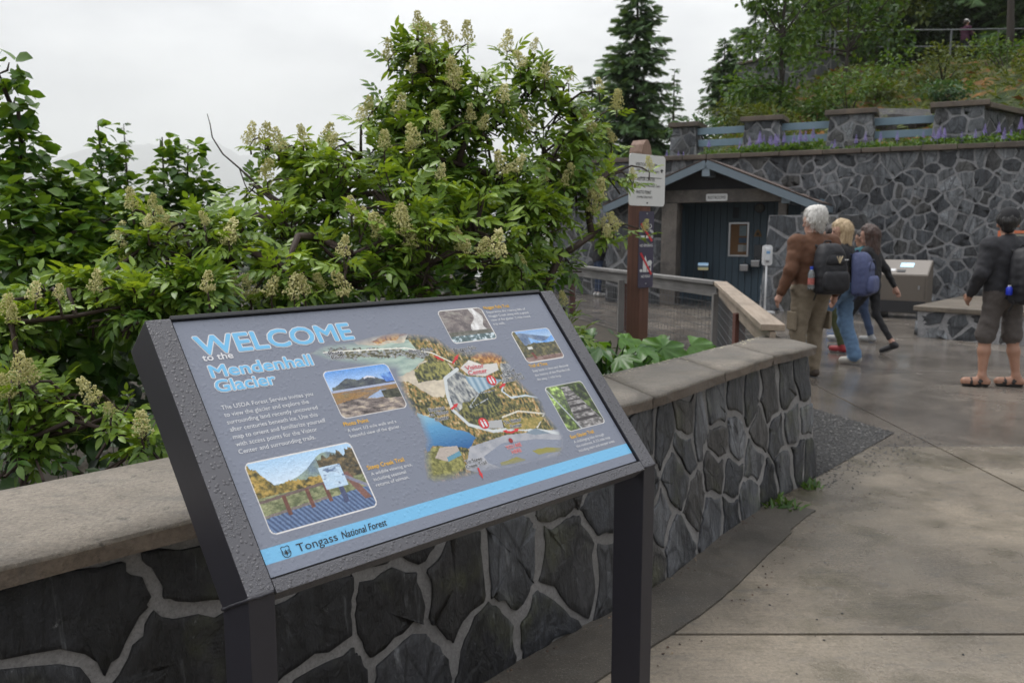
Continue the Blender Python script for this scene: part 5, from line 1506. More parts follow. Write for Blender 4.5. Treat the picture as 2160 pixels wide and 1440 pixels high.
# mossy rock ledge
led = thing('rock_ledge', 'dark mossy rock ledge above the stone piers', 'rock', (10.9, 23.0, 4.0))
mb = MB(); nn = 26
vv_ = []
for k in range(5):
    for i in range(nn):
        a = i / (nn - 1) * 3.6 - 1.5
        vv_.append((a, -.25 - .45 * math.sin(k / 4 * 3.0) * (1 + .5 * mnoise.noise(Vector((a * 1.5, k * .7, 0)))) + .3 * k / 4, k * .22 + .15 * mnoise.noise(Vector((a * 2, k, 3)))))
M_LEDGE = stone_mat('ledge_rock', (0.015, 0.013, 0.012), (0.03, 0.025, 0.022), (0.05, 0.04, 0.03), 0.8, moss=0.9)
mesh_obj('rock_face', vv_, [(k * nn + i, k * nn + i + 1, (k + 1) * nn + i + 1, (k + 1) * nn + i) for k in range(4) for i in range(nn - 1)], M_LEDGE, led)

# ------------------------------------------------------------------ terrace: piers, blue boards, lupines
WALL_A = math.atan2(BWT.y, BWT.x)
def terrace_pt(s, t, z): x, y = xy_of(s, t); return (x, y, z)
rp = random.Random(44)
def pier(s, t, w, dpt, z0, z1, label):
    o = thing('stone_pier', label, 'pier', terrace_pt(s, t, 0), WALL_A, 'stone piers on the terrace')
    mb = MB()
    b = 0.10
    v = [(-w / 2 - b, -dpt / 2 - b, z0), (w / 2 + b, -dpt / 2 - b, z0), (w / 2 + b, dpt / 2, z0), (-w / 2 - b, dpt / 2, z0), (-w / 2, -dpt / 2, z1), (w / 2, -dpt / 2, z1), (w / 2, dpt / 2, z1), (-w / 2, dpt / 2, z1)]
    mb.add(v, [(0, 1, 5, 4), (1, 2, 6, 5), (2, 3, 7, 6), (3, 0, 4, 7)]).build('mortar', M_MORTAR_FAR, o)
    H_ = z1 - z0
    def sf(a, z, d): k = 1 - (z - z0) / H_; return (a * (1 + 2 * b / w * k), -dpt / 2 - b * k - d, z)
    lay_stones(o, scatter_seeds(-w / 2, w / 2, z0, z1, 0.30, rp, 300), (-w / 2 + .01, w / 2 - .01, z0, z1 - .01), sf, 0.045, 0.025, M_STONE_FAR, rp, 1, 1.0, None, .5)
    def sr(a, z, d): k = 1 - (z - z0) / H_; return (w / 2 + b * k + d, a, z)
    lay_stones(o, scatter_seeds(-dpt / 2, dpt / 2, z0, z1, 0.32, rp, 400), (-dpt / 2 + .01, dpt / 2 - .01, z0, z1 - .01), sr, 0.045, 0.025, M_STONE_FAR, rp, 1, 1.0, None, .5)
    MB().box((0, 0, z1 + .06), (w + .22, dpt + .22, .12)).build('cap_slab', M_COPING_DARK, o, bevel=0.015)
    return o
pier(2.95, 2.2, .58, .7, 3.2, 4.28, 'smallest stone pier, left end of the blue board barrier')
pier(4.95, 2.05, .82, .7, 3.2, 4.30, 'stone pier second from the left on the terrace')
pier(7.0, 1.95, .92, .7, 3.2, 4.32, 'stone pier third from the left on the terrace')
p4 = pier(9.25, 1.95, .95, .8, 3.1, 4.34, 'largest stone pier, right end of the blue board barrier')
ret = thing('terrace_return_wall', 'stone wall with sloping concrete cap running back from the last pier', 'wall', terrace_pt(9.75, 1.7, 0), WALL_A + 1.15)
flat_wall(ret, 0, 4.2, 3.0, 4.30, 0, .5, 0.36, rp)
MB().box((2.1, .22, 4.36), (4.3, .72, .12)).build('cap_slab', M_COPING_DARK, ret, bevel=0.015)
M_BLUEBOARD = simple('pale_blue_board', (0.175, 0.255, 0.315), 0.55, 0.10, 6)
for s0, s1, lb in ((3.28, 4.52, 'pair of pale blue boards between the first and second piers'), (5.40, 6.52, 'pair of pale blue boards between the second and third piers'), (7.50, 8.75, 'pair of pale blue boards between the third and last piers')):
    o = thing('board_barrier', lb, 'barrier', terrace_pt((s0 + s1) / 2, 2.0, 0), WALL_A, 'blue board barriers on the terrace')
    for z in (4.16, 3.86):
        MB().box((0, 0, z), (s1 - s0 + .1, .05, .17)).build('board', M_BLUEBOARD, o, bevel=0.006)
M_LUPLEAF = leaf_mat('lupine_leaf', (0.045, 0.105, 0.022), (0.12, 0.22, 0.050), rough=0.55, trans=0.35)
M_LUPINE = NT('lupine_flower')
M_LUPINE = M_LUPINE.done(M_LUPINE.ramp(M_LUPINE.noise(M_LUPINE.world(), 30, 2), [(0.35, (0.13, 0.09, 0.30)), (0.6, (0.24, 0.19, 0.44)), (0.75, (0.40, 0.36, 0.55))]), 0.7)
def lupine_proto(seed):
    r = np.random.default_rng(seed)
    n = 260
    p, d, _ = lobes_points([(0, 0, .15, .36, .28, .18), (.12, .05, .20, .24, .2, .15), (-.14, 0, .18, .22, .2, .15)], n, r, .6)
    fo = inst_mesh('foliage', *DIAMOND, frames(d + rdirs(n, r, -.2, .8), roll=r.uniform(-.8, .8, n), scale=.085 * r.uniform(.7, 1.3, n)), p, M_LUPLEAF, None)
    sp = []
    for k in range(3):
        mb = MB(); x, y, h = r.uniform(-.24, .24), r.uniform(-.15, .15), r.uniform(.26, .42)
        mb.tube([(x, y, .1), (x, y, h)], .006, 4)
        for ring in range(9):
            z = h + ring * .024; rr = .036 * (1 - ring / 10)
            for q in range(6):
                a = q * 1.047 + ring * .5
                c_ = Vector((x + math.cos(a) * rr, y + math.sin(a) * rr, z)); s_ = .019 * (1 - ring / 14)
                mb.add([c_ + Vector((math.cos(a) * s_, math.sin(a) * s_, -s_ * .3)), c_ + Vector((-math.sin(a) * s_, math.cos(a) * s_, 0)), c_ + Vector((math.sin(a) * s_, -math.cos(a) * s_, 0)), c_ + Vector((0, 0, s_))], [(0, 1, 3), (0, 3, 2), (1, 2, 3)])
        sp.append(mb.build('flower_spike', M_LUPINE))
    return fo, sp
protos = [lupine_proto(k) for k in range(4)]
used = set()
rl = random.Random(12)
lup = [(rl.uniform(.6, 12.6), rl.uniform(.4, 1.25)) for _ in range(36)] + [(5.9 + rl.uniform(-.8, .9), rl.uniform(.5, .9)) for _ in range(6)] + [(10.4 + rl.uniform(-.8, 1.6), rl.uniform(.5, 1.2)) for _ in range(8)]
ORD = ['first', 'second', 'third', 'fourth', 'fifth', 'sixth', 'seventh', 'eighth', 'ninth', 'tenth', 'eleventh', 'twelfth', 'thirteenth', 'fourteenth', 'fifteenth', 'sixteenth', 'seventeenth', 'eighteenth']
ZONES = [(2.6, 'left of the smallest stone pier'), (3.3, 'below the smallest stone pier'), (4.5, 'below the left blue boards'), (5.4, 'below the second stone pier'), (6.5, 'below the middle blue boards'), (7.5, 'below the third stone pier'), (8.75, 'below the right blue boards'), (9.8, 'below the largest stone pier'), (99, 'right of the largest stone pier')]
zone_n = {}
for i, (s_, t_) in enumerate(sorted(lup)):
    zn = next(z for e_, z in ZONES if s_ < e_); zone_n[zn] = zone_n.get(zn, 0) + 1
    o = thing('lupine_plant', 'purple lupine %s, %s from the left there' % (zn, ORD[min(zone_n[zn], 18) - 1]), 'flower', terrace_pt(s_, t_, hill_z(s_, t_) + .02), rl.uniform(0, 6.28), 'lupines planted above the retaining wall', rl.uniform(.85, 1.25))
    fo, sp = protos[i % 4]
    for src in [fo] + sp[:rl.choice((1, 1, 2))]:
        if src.name in used: copy_obj(src, o)
        else: used.add(src.name); src.parent = o
for fo, sp in protos:      # prototype pieces that no plant took over
    for src in sp:
        if src.parent is None: bpy.data.objects.remove(src)
Pg = np.array([(*xy_of(a, b), hill_z(a, b)) for a, b in zip(rh.uniform(.3, 13, 5200), rh.uniform(.28, 1.9, 5200))])
o = inst_mesh('terrace_grass', [(0, -.035, 0), (0, .035, 0), (.6, .025, .03), (1, 0, -.12)], [(0, 1, 2), (0, 2, 3)], frames(rdirs(len(Pg), rh, .4, .95), scale=rh.uniform(.14, .38, len(Pg))), Pg, M_LUPLEAF)
tag(o, 'green grass and leaves covering the terrace between coping and piers', 'grass', kind='stuff')

# ------------------------------------------------------------------ upper viewpoint wall, railings
M_RAIL = simple('grey_steel_rail', (0.16, 0.17, 0.175), 0.45, 0.1, 20, 0, 0.4)
uw = thing('upper_viewpoint_wall', 'curved stone wall of the upper viewpoint behind the small spruces', 'wall')
cv = []
for k in range(15):
    a = k / 14
    cv.append((8.6 + 5.2 * a, 36.6 - 2.6 * math.sin(a * 2.4) + .2, ))
v, f = [], []
for x, y in cv: v += [(x, y, 6.6), (x, y, 8.42 + .25 * (x - 8.6) / 5), (x + .1, y + .45, 8.42 + .25 * (x - 8.6) / 5), (x + .1, y + .45, 6.6)]
for k in range(14):
    a = 4 * k
    f += [(a, a + 4, a + 5, a + 1), (a + 2, a + 6, a + 7, a + 3)]
t = NT('distant_masonry')
vd = t.vor(t.world(), 2.6, 'DISTANCE_TO_EDGE')
c = t.mix(t.ramp(vd, [(0.04, 1.0), (0.10, 0.0)]), t.mix(t.noise(t.world(), 3), (0.05, 0.052, 0.055), (0.13, 0.135, 0.14)), (0.20, 0.20, 0.195))
t.bump(vd, .5, .05)
mesh_obj('masonry', v, f, t.done(c, 0.8), uw)
for k in range(14):
    (x0, y0), (x1, y1) = cv[k], cv[k + 1]
    z = 8.46 + .25 * ((x0 + x1) / 2 - 8.6) / 5
    MB().beam((x0 + .05, y0 + .2, z), (x1 + .04, y1 + .2, z), .62, .09).build('cap_slab', M_COPING_DARK, uw)
def railing(name, pts, label, h, baluster=0.0, mid=True):
    o = thing(name, label, 'railing')
    for i in range(len(pts) - 1):
        a, b = Vector(pts[i]), Vector(pts[i + 1])
        MB().tube([a + Vector((0, 0, h)), b + Vector((0, 0, h))], .03, 6).build('top_rail', M_RAIL, o)
        if mid: MB().tube([a + Vector((0, 0, h * .35)), b + Vector((0, 0, h * .35))], .025, 6).build('lower_rail', M_RAIL, o)
        if baluster:
            n = int((b - a).length / baluster)
            for k in range(1, n):
                p = a.lerp(b, k / n); MB().tube([p + Vector((0, 0, .1)), p + Vector((0, 0, h))], .012, 4).build('baluster', M_RAIL, o)
    for p in pts:
        p = Vector(p); MB().tube([p, p + Vector((0, 0, h))], .04, 6).build('post', M_RAIL, o)
    return o
railing('viewpoint_railing', [(x + .1, y + .3, 8.5 + .25 * (x - 8.6) / 5) for x, y in (cv[2], cv[5], cv[8], cv[11])], 'steel baluster railing on the upper viewpoint wall', 1.0, .16)
railing('path_railing', [(12.6, 33.6, 8.35), (14.6, 33.4, 8.35), (16.9, 33.2, 8.32), (18.6, 33.0, 8.30), (20.6, 32.8, 8.28)], 'long two bar steel railing of the upper path in front of the hiker', .95)

# ------------------------------------------------------------------ conifers and trees
def spray_template(n=9):
    v, f = [], []
    for i in range(n):
        t_ = i / n
        for sgn in (-1, 1):
            b = len(v); L = .40 * (1 - .5 * t_)
            v += [(t_ * .9, 0, 0), (t_ * .9 + .13, 0, 0), (t_ * .9 + L * .75, sgn * L, -.05)]
            f.append((b, b + 1, b + 2))
    b = len(v); v += [(.8, -.03, 0), (.8, .03, 0), (1.15, 0, -.03)]; f.append((b, b + 1, b + 2))
    return v, f
SPRAY = spray_template()
def conifer(name, label, loc, h, base_r, m, seed, whorls=30, per=7, group=None, bare=0.06, droop=.35, spray=.34, lean=(0, 0), cat='tree', dens=1.0):
    r = np.random.default_rng(seed)
    o = thing(name, label, cat, loc, 0, group)
    mb = MB(); mb.tube([(0, 0, -.3), (lean[0] * .5, lean[1] * .5, h * .5), (lean[0], lean[1], h)], [h * .016 + .03, h * .010 + .02, .012], 7)
    D, O, S, T = [], [], [], []
    for w in range(whorls):
        q = bare + (1 - bare) * (w + r.uniform(-.3, .3)) / whorls
        q = min(.985, max(bare, q + r.uniform(-.6, .6) / whorls)); z = h * q; L = base_r * (1 - q) ** .85 * (1 if q > .1 else .75) + .05
        for k in range(per):
            if r.random() < .12: continue
            a = r.uniform(0, 2 * math.pi); Lb = L * r.uniform(.5, 1.18); up = .35 * q - .10
            c = np.array([lean[0] * q, lean[1] * q, z + r.uniform(-.22, .22) * min(1, h / 6)])
            pts = []
            for i in range(5):
                t_ = i / 4
                pts.append(c + np.array([math.cos(a) * Lb * t_, math.sin(a) * Lb * t_, Lb * (up * t_ - droop * t_ * t_ + .12 * t_ ** 3)]))
            if Lb > .5: mb.tube([tuple(p) for p in pts], [.02, .014, .01, .007, .004], 3, False)
            ns = max(3, int(Lb / (spray * .26) * dens))
            for j in range(ns):
                t_ = .18 + .82 * (j + r.random()) / ns
                i0 = min(int(t_ * 4), 3); fr = t_ * 4 - i0
                p = pts[i0] * (1 - fr) + pts[i0 + 1] * fr
                side = r.choice((-1, 1)); aa = a + side * r.uniform(.35, .95)
                dirv = np.array([math.cos(aa), math.sin(aa), r.uniform(-1.0, .15)])
                D.append(dirv); O.append(p); S.append(spray * r.uniform(.7, 1.2) * (1.1 - .45 * q)); T.append(np.clip(r.normal(.25 + .5 * t_, .18), 0, 1))
            D.append(pts[-1] - pts[-2]); O.append(pts[-1]); S.append(spray * .9); T.append(.8)
    inst_mesh('crown', *SPRAY, frames(np.array(D), roll=r.uniform(-1.2, 1.2, len(D)), scale=np.array(S)), np.array(O), m, o, np.array(T))
    mb.build('trunk', M_BARK_DK, o)
    return o
conifer('spruce_tree', 'tall dark spruce standing behind the sign post', (4.35, 30.0, 1.8), 8.9, 2.25, M_SPRUCE, 1, 42, 10, spray=.42, dens=1.5, droop=.28)
conifer('spruce_tree', 'slimmer dark spruce overlapping the tall spruce on its left', (2.9, 31.0, 1.5), 5.6, 1.9, M_SPRUCE, 2, 26, 9)
conifer('spruce_tree', 'small dense spruce at the left end of the viewpoint wall', (8.55, 34.6, 6.6), 2.7, 1.05, M_SPRUCE, 3, 22, 8, spray=.28, dens=1.3)
conifer('spruce_tree', 'small pale distant spruce between the tall and the dense spruce', (10.6, 56.0, 5.5), 6.6, 1.3, M_SPRUCE, 4, 18, 6)
conifer('spruce_tree', 'thin bare topped young spruce beyond the left bushes', (-14.6, 32, -0.8), 6.4, .9, M_SPRUCE, 5, 22, 5, spray=.22, dens=.5)
RS = [('large spruce above the middle of the upper railing', 14.2, 38.5, 8.2, 9.5, 3.3), ('large spruce left of the capped hiker, upper right', 17.2, 39.0, 8.2, 10, 3.6), ('large dark spruce behind the capped hiker', 20.2, 37.5, 8.0, 10, 3.6), ('dark spruce in the top right corner', 22.6, 35.0, 7.4, 9, 3.4), ('spruce behind the alder crown', 11.4, 40.5, 7.6, 7.5, 2.6), ('second row spruce at the right of the wood', 24.5, 41.0, 10.5, 11, 3.8), ('second row spruce in the middle of the wood', 19.0, 43.5, 11.0, 10, 3.6), ('second row spruce at the left of the wood', 15.6, 43.0, 9.6, 9, 3.2)]
for i, (lb, x_, y_, z_, h_, r_b) in enumerate(RS):
    conifer('spruce_tree', lb, (x_, y_, hill_z(*st_of(x_, y_)) - .3), h_, r_b, M_SPRUCE2 if i < 2 else M_SPRUCE, 10 + i, 24, 9, 'spruces of the wood on the hill', .02, .42, .58)
conifer('spruce_tree', 'low spruce spreading in front of the far right railing', (19.3, 30.2, 6.6), 4.6, 2.2, M_SPRUCE, 31, 18, 7, spray=.4)
tr_ = thing('bare_tree_trunk', 'slender bare trunk beside the capped hiker', 'tree', (18.6, 32.3, 7.4))
MB().tube([(0, 0, 0), (.06, 0, 1.5), (-.05, 0, 3.2), (.02, 0, 6)], [.17, .14, .11, .06], 8).build('trunk', M_BARK, tr_, smooth=True)
mb = MB()
for k in range(6): mb.tube([(0, 0, 3.2 + k * .4), (math.cos(k * 2) * .6, math.sin(k * 2) * .6, 3.6 + k * .4)], [.03, .01], 4)
mb.build('limb', M_BARK, tr_)
def broadleaf(name, label, loc, stems, lobes, m, n, leaf, seed, group=None):
    r = np.random.default_rng(seed)
    o = thing(name, label, 'tree', loc, 0, group)
    p, d, k = lobes_points(lobes, n, r, .5)
    keep = np.array([mnoise.noise(Vector(q) * 1.6 + Vector((seed, 0, 0))) > -.18 for q in p])
    p, d, k = p[keep], d[keep], k[keep]
    inst_mesh('crown', *leaf_template(1, .62, 3, .2, .2), frames(d + rdirs(len(p), r, -.8, .4), roll=r.uniform(-.8, .8, len(p)), scale=leaf * r.uniform(.6, 1.3, len(p))), p, m, o, np.clip(r.normal(.45 + .12 * (k % 3 - 1), .22, len(p)), 0, 1))
    mb = MB()
    for st in stems: mb.tube(st, list(np.linspace(.09, .02, len(st))), 7)
    for L_b in lobes:
        s0 = min((Vector(q) for st in stems for q in st), key=lambda q: (q - Vector(L_b[:3])).length + max(0, q.z - L_b[2]) * 3)
        mb.tube([s0, s0.lerp(Vector(L_b[:3]), .5) + Vector((0, 0, .1)), L_b[:3]], [.04, .025, .008], 5)
    mb.build('trunk', M_BARK, o)
    return o
al = [(0, 0, 0), (.1, 0, 1.6), (.05, .1, 3.2), (.15, 0, 5.2), (.2, 0, 6.6)]
ra = np.random.default_rng(3)
lob = [(ra.normal(0, .55) , ra.normal(0, .5), z, .75, .7, .5) for z in np.linspace(.9, 6.2, 20)]
lob += [(1.3, .1, 5.4, .8, .7, .6), (2.2, .2, 5.2, .8, .7, .6), (-.9, 0, 4.4, .6, .6, .45), (-.9, .2, 3.0, .55, .6, .4), (-.7, 0, 1.9, .7, .6, .5), (.9, 0, 2.2, .8, .6, .6), (1.0, 0, 1.2, .8, .6, .6), (2.7, .2, 4.6, .7, .6, .5)]
broadleaf('alder_tree', 'young alder with open crown on the slope behind the piers', (8.1, 26.0, 4.2), [al], lob, M_LEAF_FAR, 5200, .17, 3)
broadleaf('alder_tree', 'broad leafy alder above the upper railing', (12.0, 31.0, 6.5), [[(0, 0, 0), (.1, 0, 1.5), (0, 0, 3.8)]], [(ra.normal(0, 1.1), ra.normal(0, .8), ra.uniform(1.0, 4.2), .95, .8, .7) for _ in range(14)], M_LEAF_FAR, 3600, .2, 4)
broadleaf('alder_tree', 'leafy green tree against the sky left of the spruce wood', (15.2, 36.0, 8.0), [[(0, 0, 0), (.1, 0, 2), (0, 0, 4.5)]], [(ra.normal(0, 1.3), ra.normal(0, .8), ra.uniform(1.0, 5.2), 1.0, .8, .8) for _ in range(12)], M_LEAF_OLIVE, 3000, .22, 6)

# ------------------------------------------------------------------ mountains, glacier and the air between
def ridge(name, x0, x1, y0, depth, hfn, nx, ny, m, kind='structure'):
    v, f = [], []
    for i in range(nx + 1):
        x = x0 + (x1 - x0) * i / nx
        for k in range(ny + 1):
            y = y0 + depth * k / ny
            prof = math.sin(min(1, k / ny * 1.6) * math.pi / 2) if k / ny < .62 else 1 - (k / ny - .62) * 1.2
            n = mnoise.fractal(Vector((x * .0024, y * .0024, 3)), .9, 2.1, 5)
            v.append((x, y, -3 + hfn(x) * prof * (1 + .22 * n)))
    for i in range(nx):
        for k in range(ny):
            a = i * (ny + 1) + k
            f.append((a, a + ny + 1, a + ny + 2, a + 1))
    o = mesh_obj(name, v, f, m, smooth=True)
    tag(o, kind=kind)
    return o
t = NT('mountain_forest'); w_ = t.world()
M_MTN = t.done(t.ramp(t.noise(w_, .008, 7, .65), [(0.35, (0.018, 0.026, 0.024)), (0.55, (0.04, 0.05, 0.045)), (0.7, (0.09, 0.095, 0.095))]), .95)
t = NT('glacier_ice'); w_ = t.world((1, .35, 1))
gi = t.noise(w_, .02, 8, .7)
t.bump(gi, .8, 20.0)
M_ICE = t.done(t.ramp(gi, [(0.35, (0.45, 0.58, 0.66)), (0.6, (0.75, 0.80, 0.84))]), .6)
ridge('mountain', -7400, -1600, 5900, 3500, lambda x: 412 * math.exp(-((x + 3600) / 650) ** 2) + 338 * math.exp(-((x + 2650) / 475) ** 2) + 375, 90, 24, M_MTN)
ridge('glacier', -3100, -1400, 6100, 3700, lambda x: 295 + 50 * math.sin(x * .0024), 60, 24, M_ICE)
ridge('foothill', -1900, 3000, 4300, 2000, lambda x: 155 + 100 * math.exp(-((x + 1180) / 325) ** 2) + 150 * math.exp(-((x - 1500) / 1000) ** 2), 80, 18, M_MTN)
hz = MB().box((0, 5000, 498.5), (16400, 10300, 1003)).build('haze')
hz.data.materials.clear()
hm = bpy.data.materials.new('haze_air'); hm.use_nodes = True
hm.node_tree.nodes.clear()
ho = hm.node_tree.nodes.new('ShaderNodeOutputMaterial'); hv_ = hm.node_tree.nodes.new('ShaderNodeVolumePrincipled')
hv_.inputs['Color'].default_value = (0.985, 0.99, 1.0, 1); hv_.inputs['Density'].default_value = 0.00024; hv_.inputs['Anisotropy'].default_value = 0.0
hm.node_tree.links.new(hv_.outputs[0], ho.inputs['Volume'])
hz.data.materials.append(hm)
tag(hz, 'pale misty air over the valley and mountains', 'haze', kind='stuff')
# ------------------------------------------------------------------ bushes behind the low wall: crown lobes (centre, radii) and flower spots in metres
LOB_A = [(-0.54, 4.9, 2.62, 0.18, 0.19, 0.18), (-0.41, 4.9, 2.4, 0.29, 0.27, 0.29), (-0.67, 4.8, 2.26, 0.22, 0.21, 0.22), (-0.22, 5.0, 2.28, 0.31, 0.29, 0.31), (0.09, 5.2, 2.52, 0.22, 0.22, 0.22), (0.29, 5.3, 2.35, 0.18, 0.19, 0.18), (0.45, 5.4, 2.19, 0.15, 0.16, 0.15), (0.2, 5.2, 2.08, 0.33, 0.3, 0.33), (-0.11, 4.9, 1.92, 0.36, 0.32, 0.36), (-0.47, 4.7, 2.01, 0.35, 0.31, 0.35), (-0.82, 4.6, 2.0, 0.25, 0.24, 0.25), (-1.08, 4.5, 1.98, 0.17, 0.18, 0.17), (-1.28, 4.5, 2.03, 0.12, 0.14, 0.12), (-0.92, 4.3, 1.76, 0.29, 0.27, 0.29), (-0.55, 4.2, 1.67, 0.34, 0.3, 0.34), (-0.19, 4.3, 1.6, 0.29, 0.27, 0.29), (0.11, 4.7, 1.7, 0.27, 0.25, 0.27), (0.39, 5.2, 1.87, 0.16, 0.17, 0.16), (0.63, 5.5, 1.96, 0.11, 0.13, 0.11), (0.57, 5.3, 1.61, 0.12, 0.14, 0.12), (0.31, 4.9, 1.47, 0.17, 0.18, 0.17), (0.0, 4.6, 1.41, 0.24, 0.23, 0.24), (-0.41, 4.0, 1.44, 0.27, 0.26, 0.27), (-0.75, 3.9, 1.49, 0.27, 0.25, 0.27), (-1.11, 4.1, 1.62, 0.23, 0.23, 0.23), (-1.01, 3.7, 1.43, 0.19, 0.19, 0.19), (-1.29, 3.8, 1.53, 0.21, 0.2, 0.21), (-1.45, 4.2, 1.71, 0.14, 0.16, 0.14), (-1.31, 4.3, 1.83, 0.12, 0.14, 0.12), (0.21, 4.7, 1.33, 0.13, 0.15, 0.13)]
LOB_B = [(-1.57, 3.7, 1.58, 0.14, 0.15, 0.14), (-1.38, 3.7, 1.58, 0.16, 0.17, 0.16), (-1.71, 3.4, 1.36, 0.13, 0.14, 0.13), (-1.85, 3.3, 1.35, 0.13, 0.15, 0.13), (-1.95, 3.2, 1.23, 0.1, 0.13, 0.1), (-1.47, 3.3, 1.32, 0.14, 0.16, 0.14), (-1.81, 3.0, 1.04, 0.11, 0.13, 0.11), (-1.62, 3.0, 0.97, 0.12, 0.14, 0.12), (-1.45, 3.0, 0.94, 0.1, 0.13, 0.1), (-1.32, 2.9, 0.86, 0.08, 0.11, 0.08), (-1.28, 3.4, 1.38, 0.14, 0.15, 0.14), (-1.73, 2.9, 0.86, 0.1, 0.12, 0.1), (-1.5, 3.8, 1.66, 0.11, 0.13, 0.11)]
LOB_C1 = [(-2.47, 4.2, 2.38, 0.08, 0.11, 0.08), (-2.46, 4.2, 2.2, 0.12, 0.14, 0.12), (-2.43, 4.2, 2.01, 0.13, 0.15, 0.13), (-2.46, 4.2, 1.83, 0.18, 0.18, 0.18), (-2.35, 4.3, 1.74, 0.18, 0.19, 0.18), (-2.38, 4.0, 1.62, 0.21, 0.2, 0.21), (-2.23, 4.1, 1.53, 0.21, 0.21, 0.21), (-2.15, 4.4, 1.64, 0.18, 0.18, 0.18), (-2.27, 3.9, 1.4, 0.2, 0.2, 0.2), (-2.1, 4.1, 1.43, 0.19, 0.19, 0.19), (-2.06, 4.5, 1.65, 0.15, 0.17, 0.15), (-2.03, 3.6, 1.16, 0.23, 0.22, 0.23), (-1.81, 3.6, 1.12, 0.19, 0.19, 0.19), (-2.09, 3.4, 1.05, 0.14, 0.15, 0.14), (-1.97, 4.2, 1.29, 0.17, 0.18, 0.17), (-2.28, 4.4, 1.84, 0.11, 0.13, 0.11), (-1.96, 3.3, 0.85, 0.15, 0.16, 0.15), (-1.78, 3.4, 0.87, 0.16, 0.17, 0.16)]
LOB_C2 = [(-2.28, 4.8, 2.17, 0.04, 0.08, 0.04), (-2.28, 4.8, 2.05, 0.09, 0.12, 0.09), (-2.3, 4.8, 1.92, 0.12, 0.14, 0.12), (-2.3, 4.8, 1.76, 0.15, 0.16, 0.15), (-2.39, 4.7, 1.83, 0.09, 0.12, 0.09), (-2.17, 4.8, 1.7, 0.12, 0.14, 0.12), (-2.31, 4.8, 1.57, 0.16, 0.17, 0.16)]
LOB_C3 = [(-2.02, 5.0, 2.13, 0.05, 0.09, 0.05), (-2.0, 5.0, 2.01, 0.1, 0.12, 0.1), (-1.87, 5.0, 2.08, 0.04, 0.08, 0.04), (-2.05, 5.0, 1.87, 0.14, 0.16, 0.14), (-1.86, 5.0, 1.89, 0.13, 0.15, 0.13), (-1.79, 5.0, 1.76, 0.11, 0.14, 0.11), (-2.0, 5.0, 1.73, 0.17, 0.18, 0.17), (-2.11, 5.0, 1.79, 0.1, 0.12, 0.1)]
LOB_BG = [(-2.92, 5.2, 1.15, 0.45, 0.38, 0.45), (-2.41, 5.4, 1.2, 0.46, 0.4, 0.46), (-1.82, 5.5, 1.19, 0.47, 0.4, 0.47), (-1.22, 5.6, 1.24, 0.54, 0.46, 0.54), (-0.59, 5.7, 1.24, 0.55, 0.47, 0.55), (0.0, 5.8, 1.2, 0.36, 0.32, 0.36), (-2.35, 4.6, 0.72, 0.37, 0.33, 0.37), (-2.67, 4.4, 0.65, 0.28, 0.26, 0.28), (-0.27, 5.9, 1.66, 0.37, 0.33, 0.37), (-0.78, 6.0, 1.89, 0.41, 0.36, 0.41)]
FLO_A = [(-0.52, 4.77, 2.74), (-0.45, 4.72, 2.66), (-0.36, 4.87, 2.7), (-0.25, 4.87, 2.7), (-0.69, 4.8, 2.59), (-0.31, 4.62, 2.41), (-0.55, 4.72, 2.5), (-0.03, 5.17, 2.72), (0.13, 5.11, 2.69), (0.35, 5.27, 2.55), (0.66, 5.37, 2.41), (0.54, 5.27, 2.49), (-1.38, 4.47, 2.1), (-1.27, 4.36, 2.08), (-1.2, 4.35, 2.05), (-1.07, 4.35, 2.08), (-0.97, 4.47, 2.11), (-0.78, 4.62, 2.26), (-0.79, 4.46, 2.2), (-0.6, 4.56, 2.26), (-0.32, 4.63, 2.46), (0.05, 4.98, 2.58), (0.19, 4.99, 2.52), (-0.39, 4.41, 2.16), (-0.16, 4.69, 2.19), (-0.23, 4.69, 2.24), (-0.77, 4.02, 1.72), (-0.74, 4.05, 1.67), (-0.62, 3.89, 1.62), (-0.52, 3.87, 1.68), (-0.5, 3.87, 1.64), (-0.73, 3.62, 1.53), (-0.47, 3.89, 1.56), (-1.21, 4.17, 1.89), (-1.21, 3.57, 1.59), (-1.24, 3.68, 1.36), (-1.14, 3.61, 1.35), (-1.02, 3.51, 1.36), (-0.92, 3.5, 1.36), (-0.88, 3.52, 1.37), (-0.86, 3.7, 1.37), (-0.75, 3.66, 1.36), (-0.51, 4.38, 2.08), (-0.53, 4.37, 2.03), (-0.37, 4.38, 1.89), (0.03, 4.58, 1.96), (-0.05, 4.55, 1.95), (0.31, 4.95, 1.9), (0.36, 4.95, 1.95), (0.19, 4.91, 1.92), (0.53, 5.11, 1.84), (0.49, 5.09, 1.77), (0.58, 5.13, 1.59), (0.89, 5.47, 2.03), (0.78, 5.47, 1.96), (0.63, 5.17, 1.65), (0.55, 5.14, 1.65), (0.84, 5.27, 1.63), (-0.14, 4.01, 1.52), (-0.07, 4.03, 1.53), (0.05, 4.35, 1.44), (-0.25, 4.01, 1.55), (-0.22, 4.01, 1.52), (0.08, 4.95, 2.22), (-0.05, 4.75, 2.35), (-0.93, 4.4, 2.06), (0.47, 5.25, 2.26), (0.63, 5.37, 2.19), (-0.66, 4.38, 2.06)]
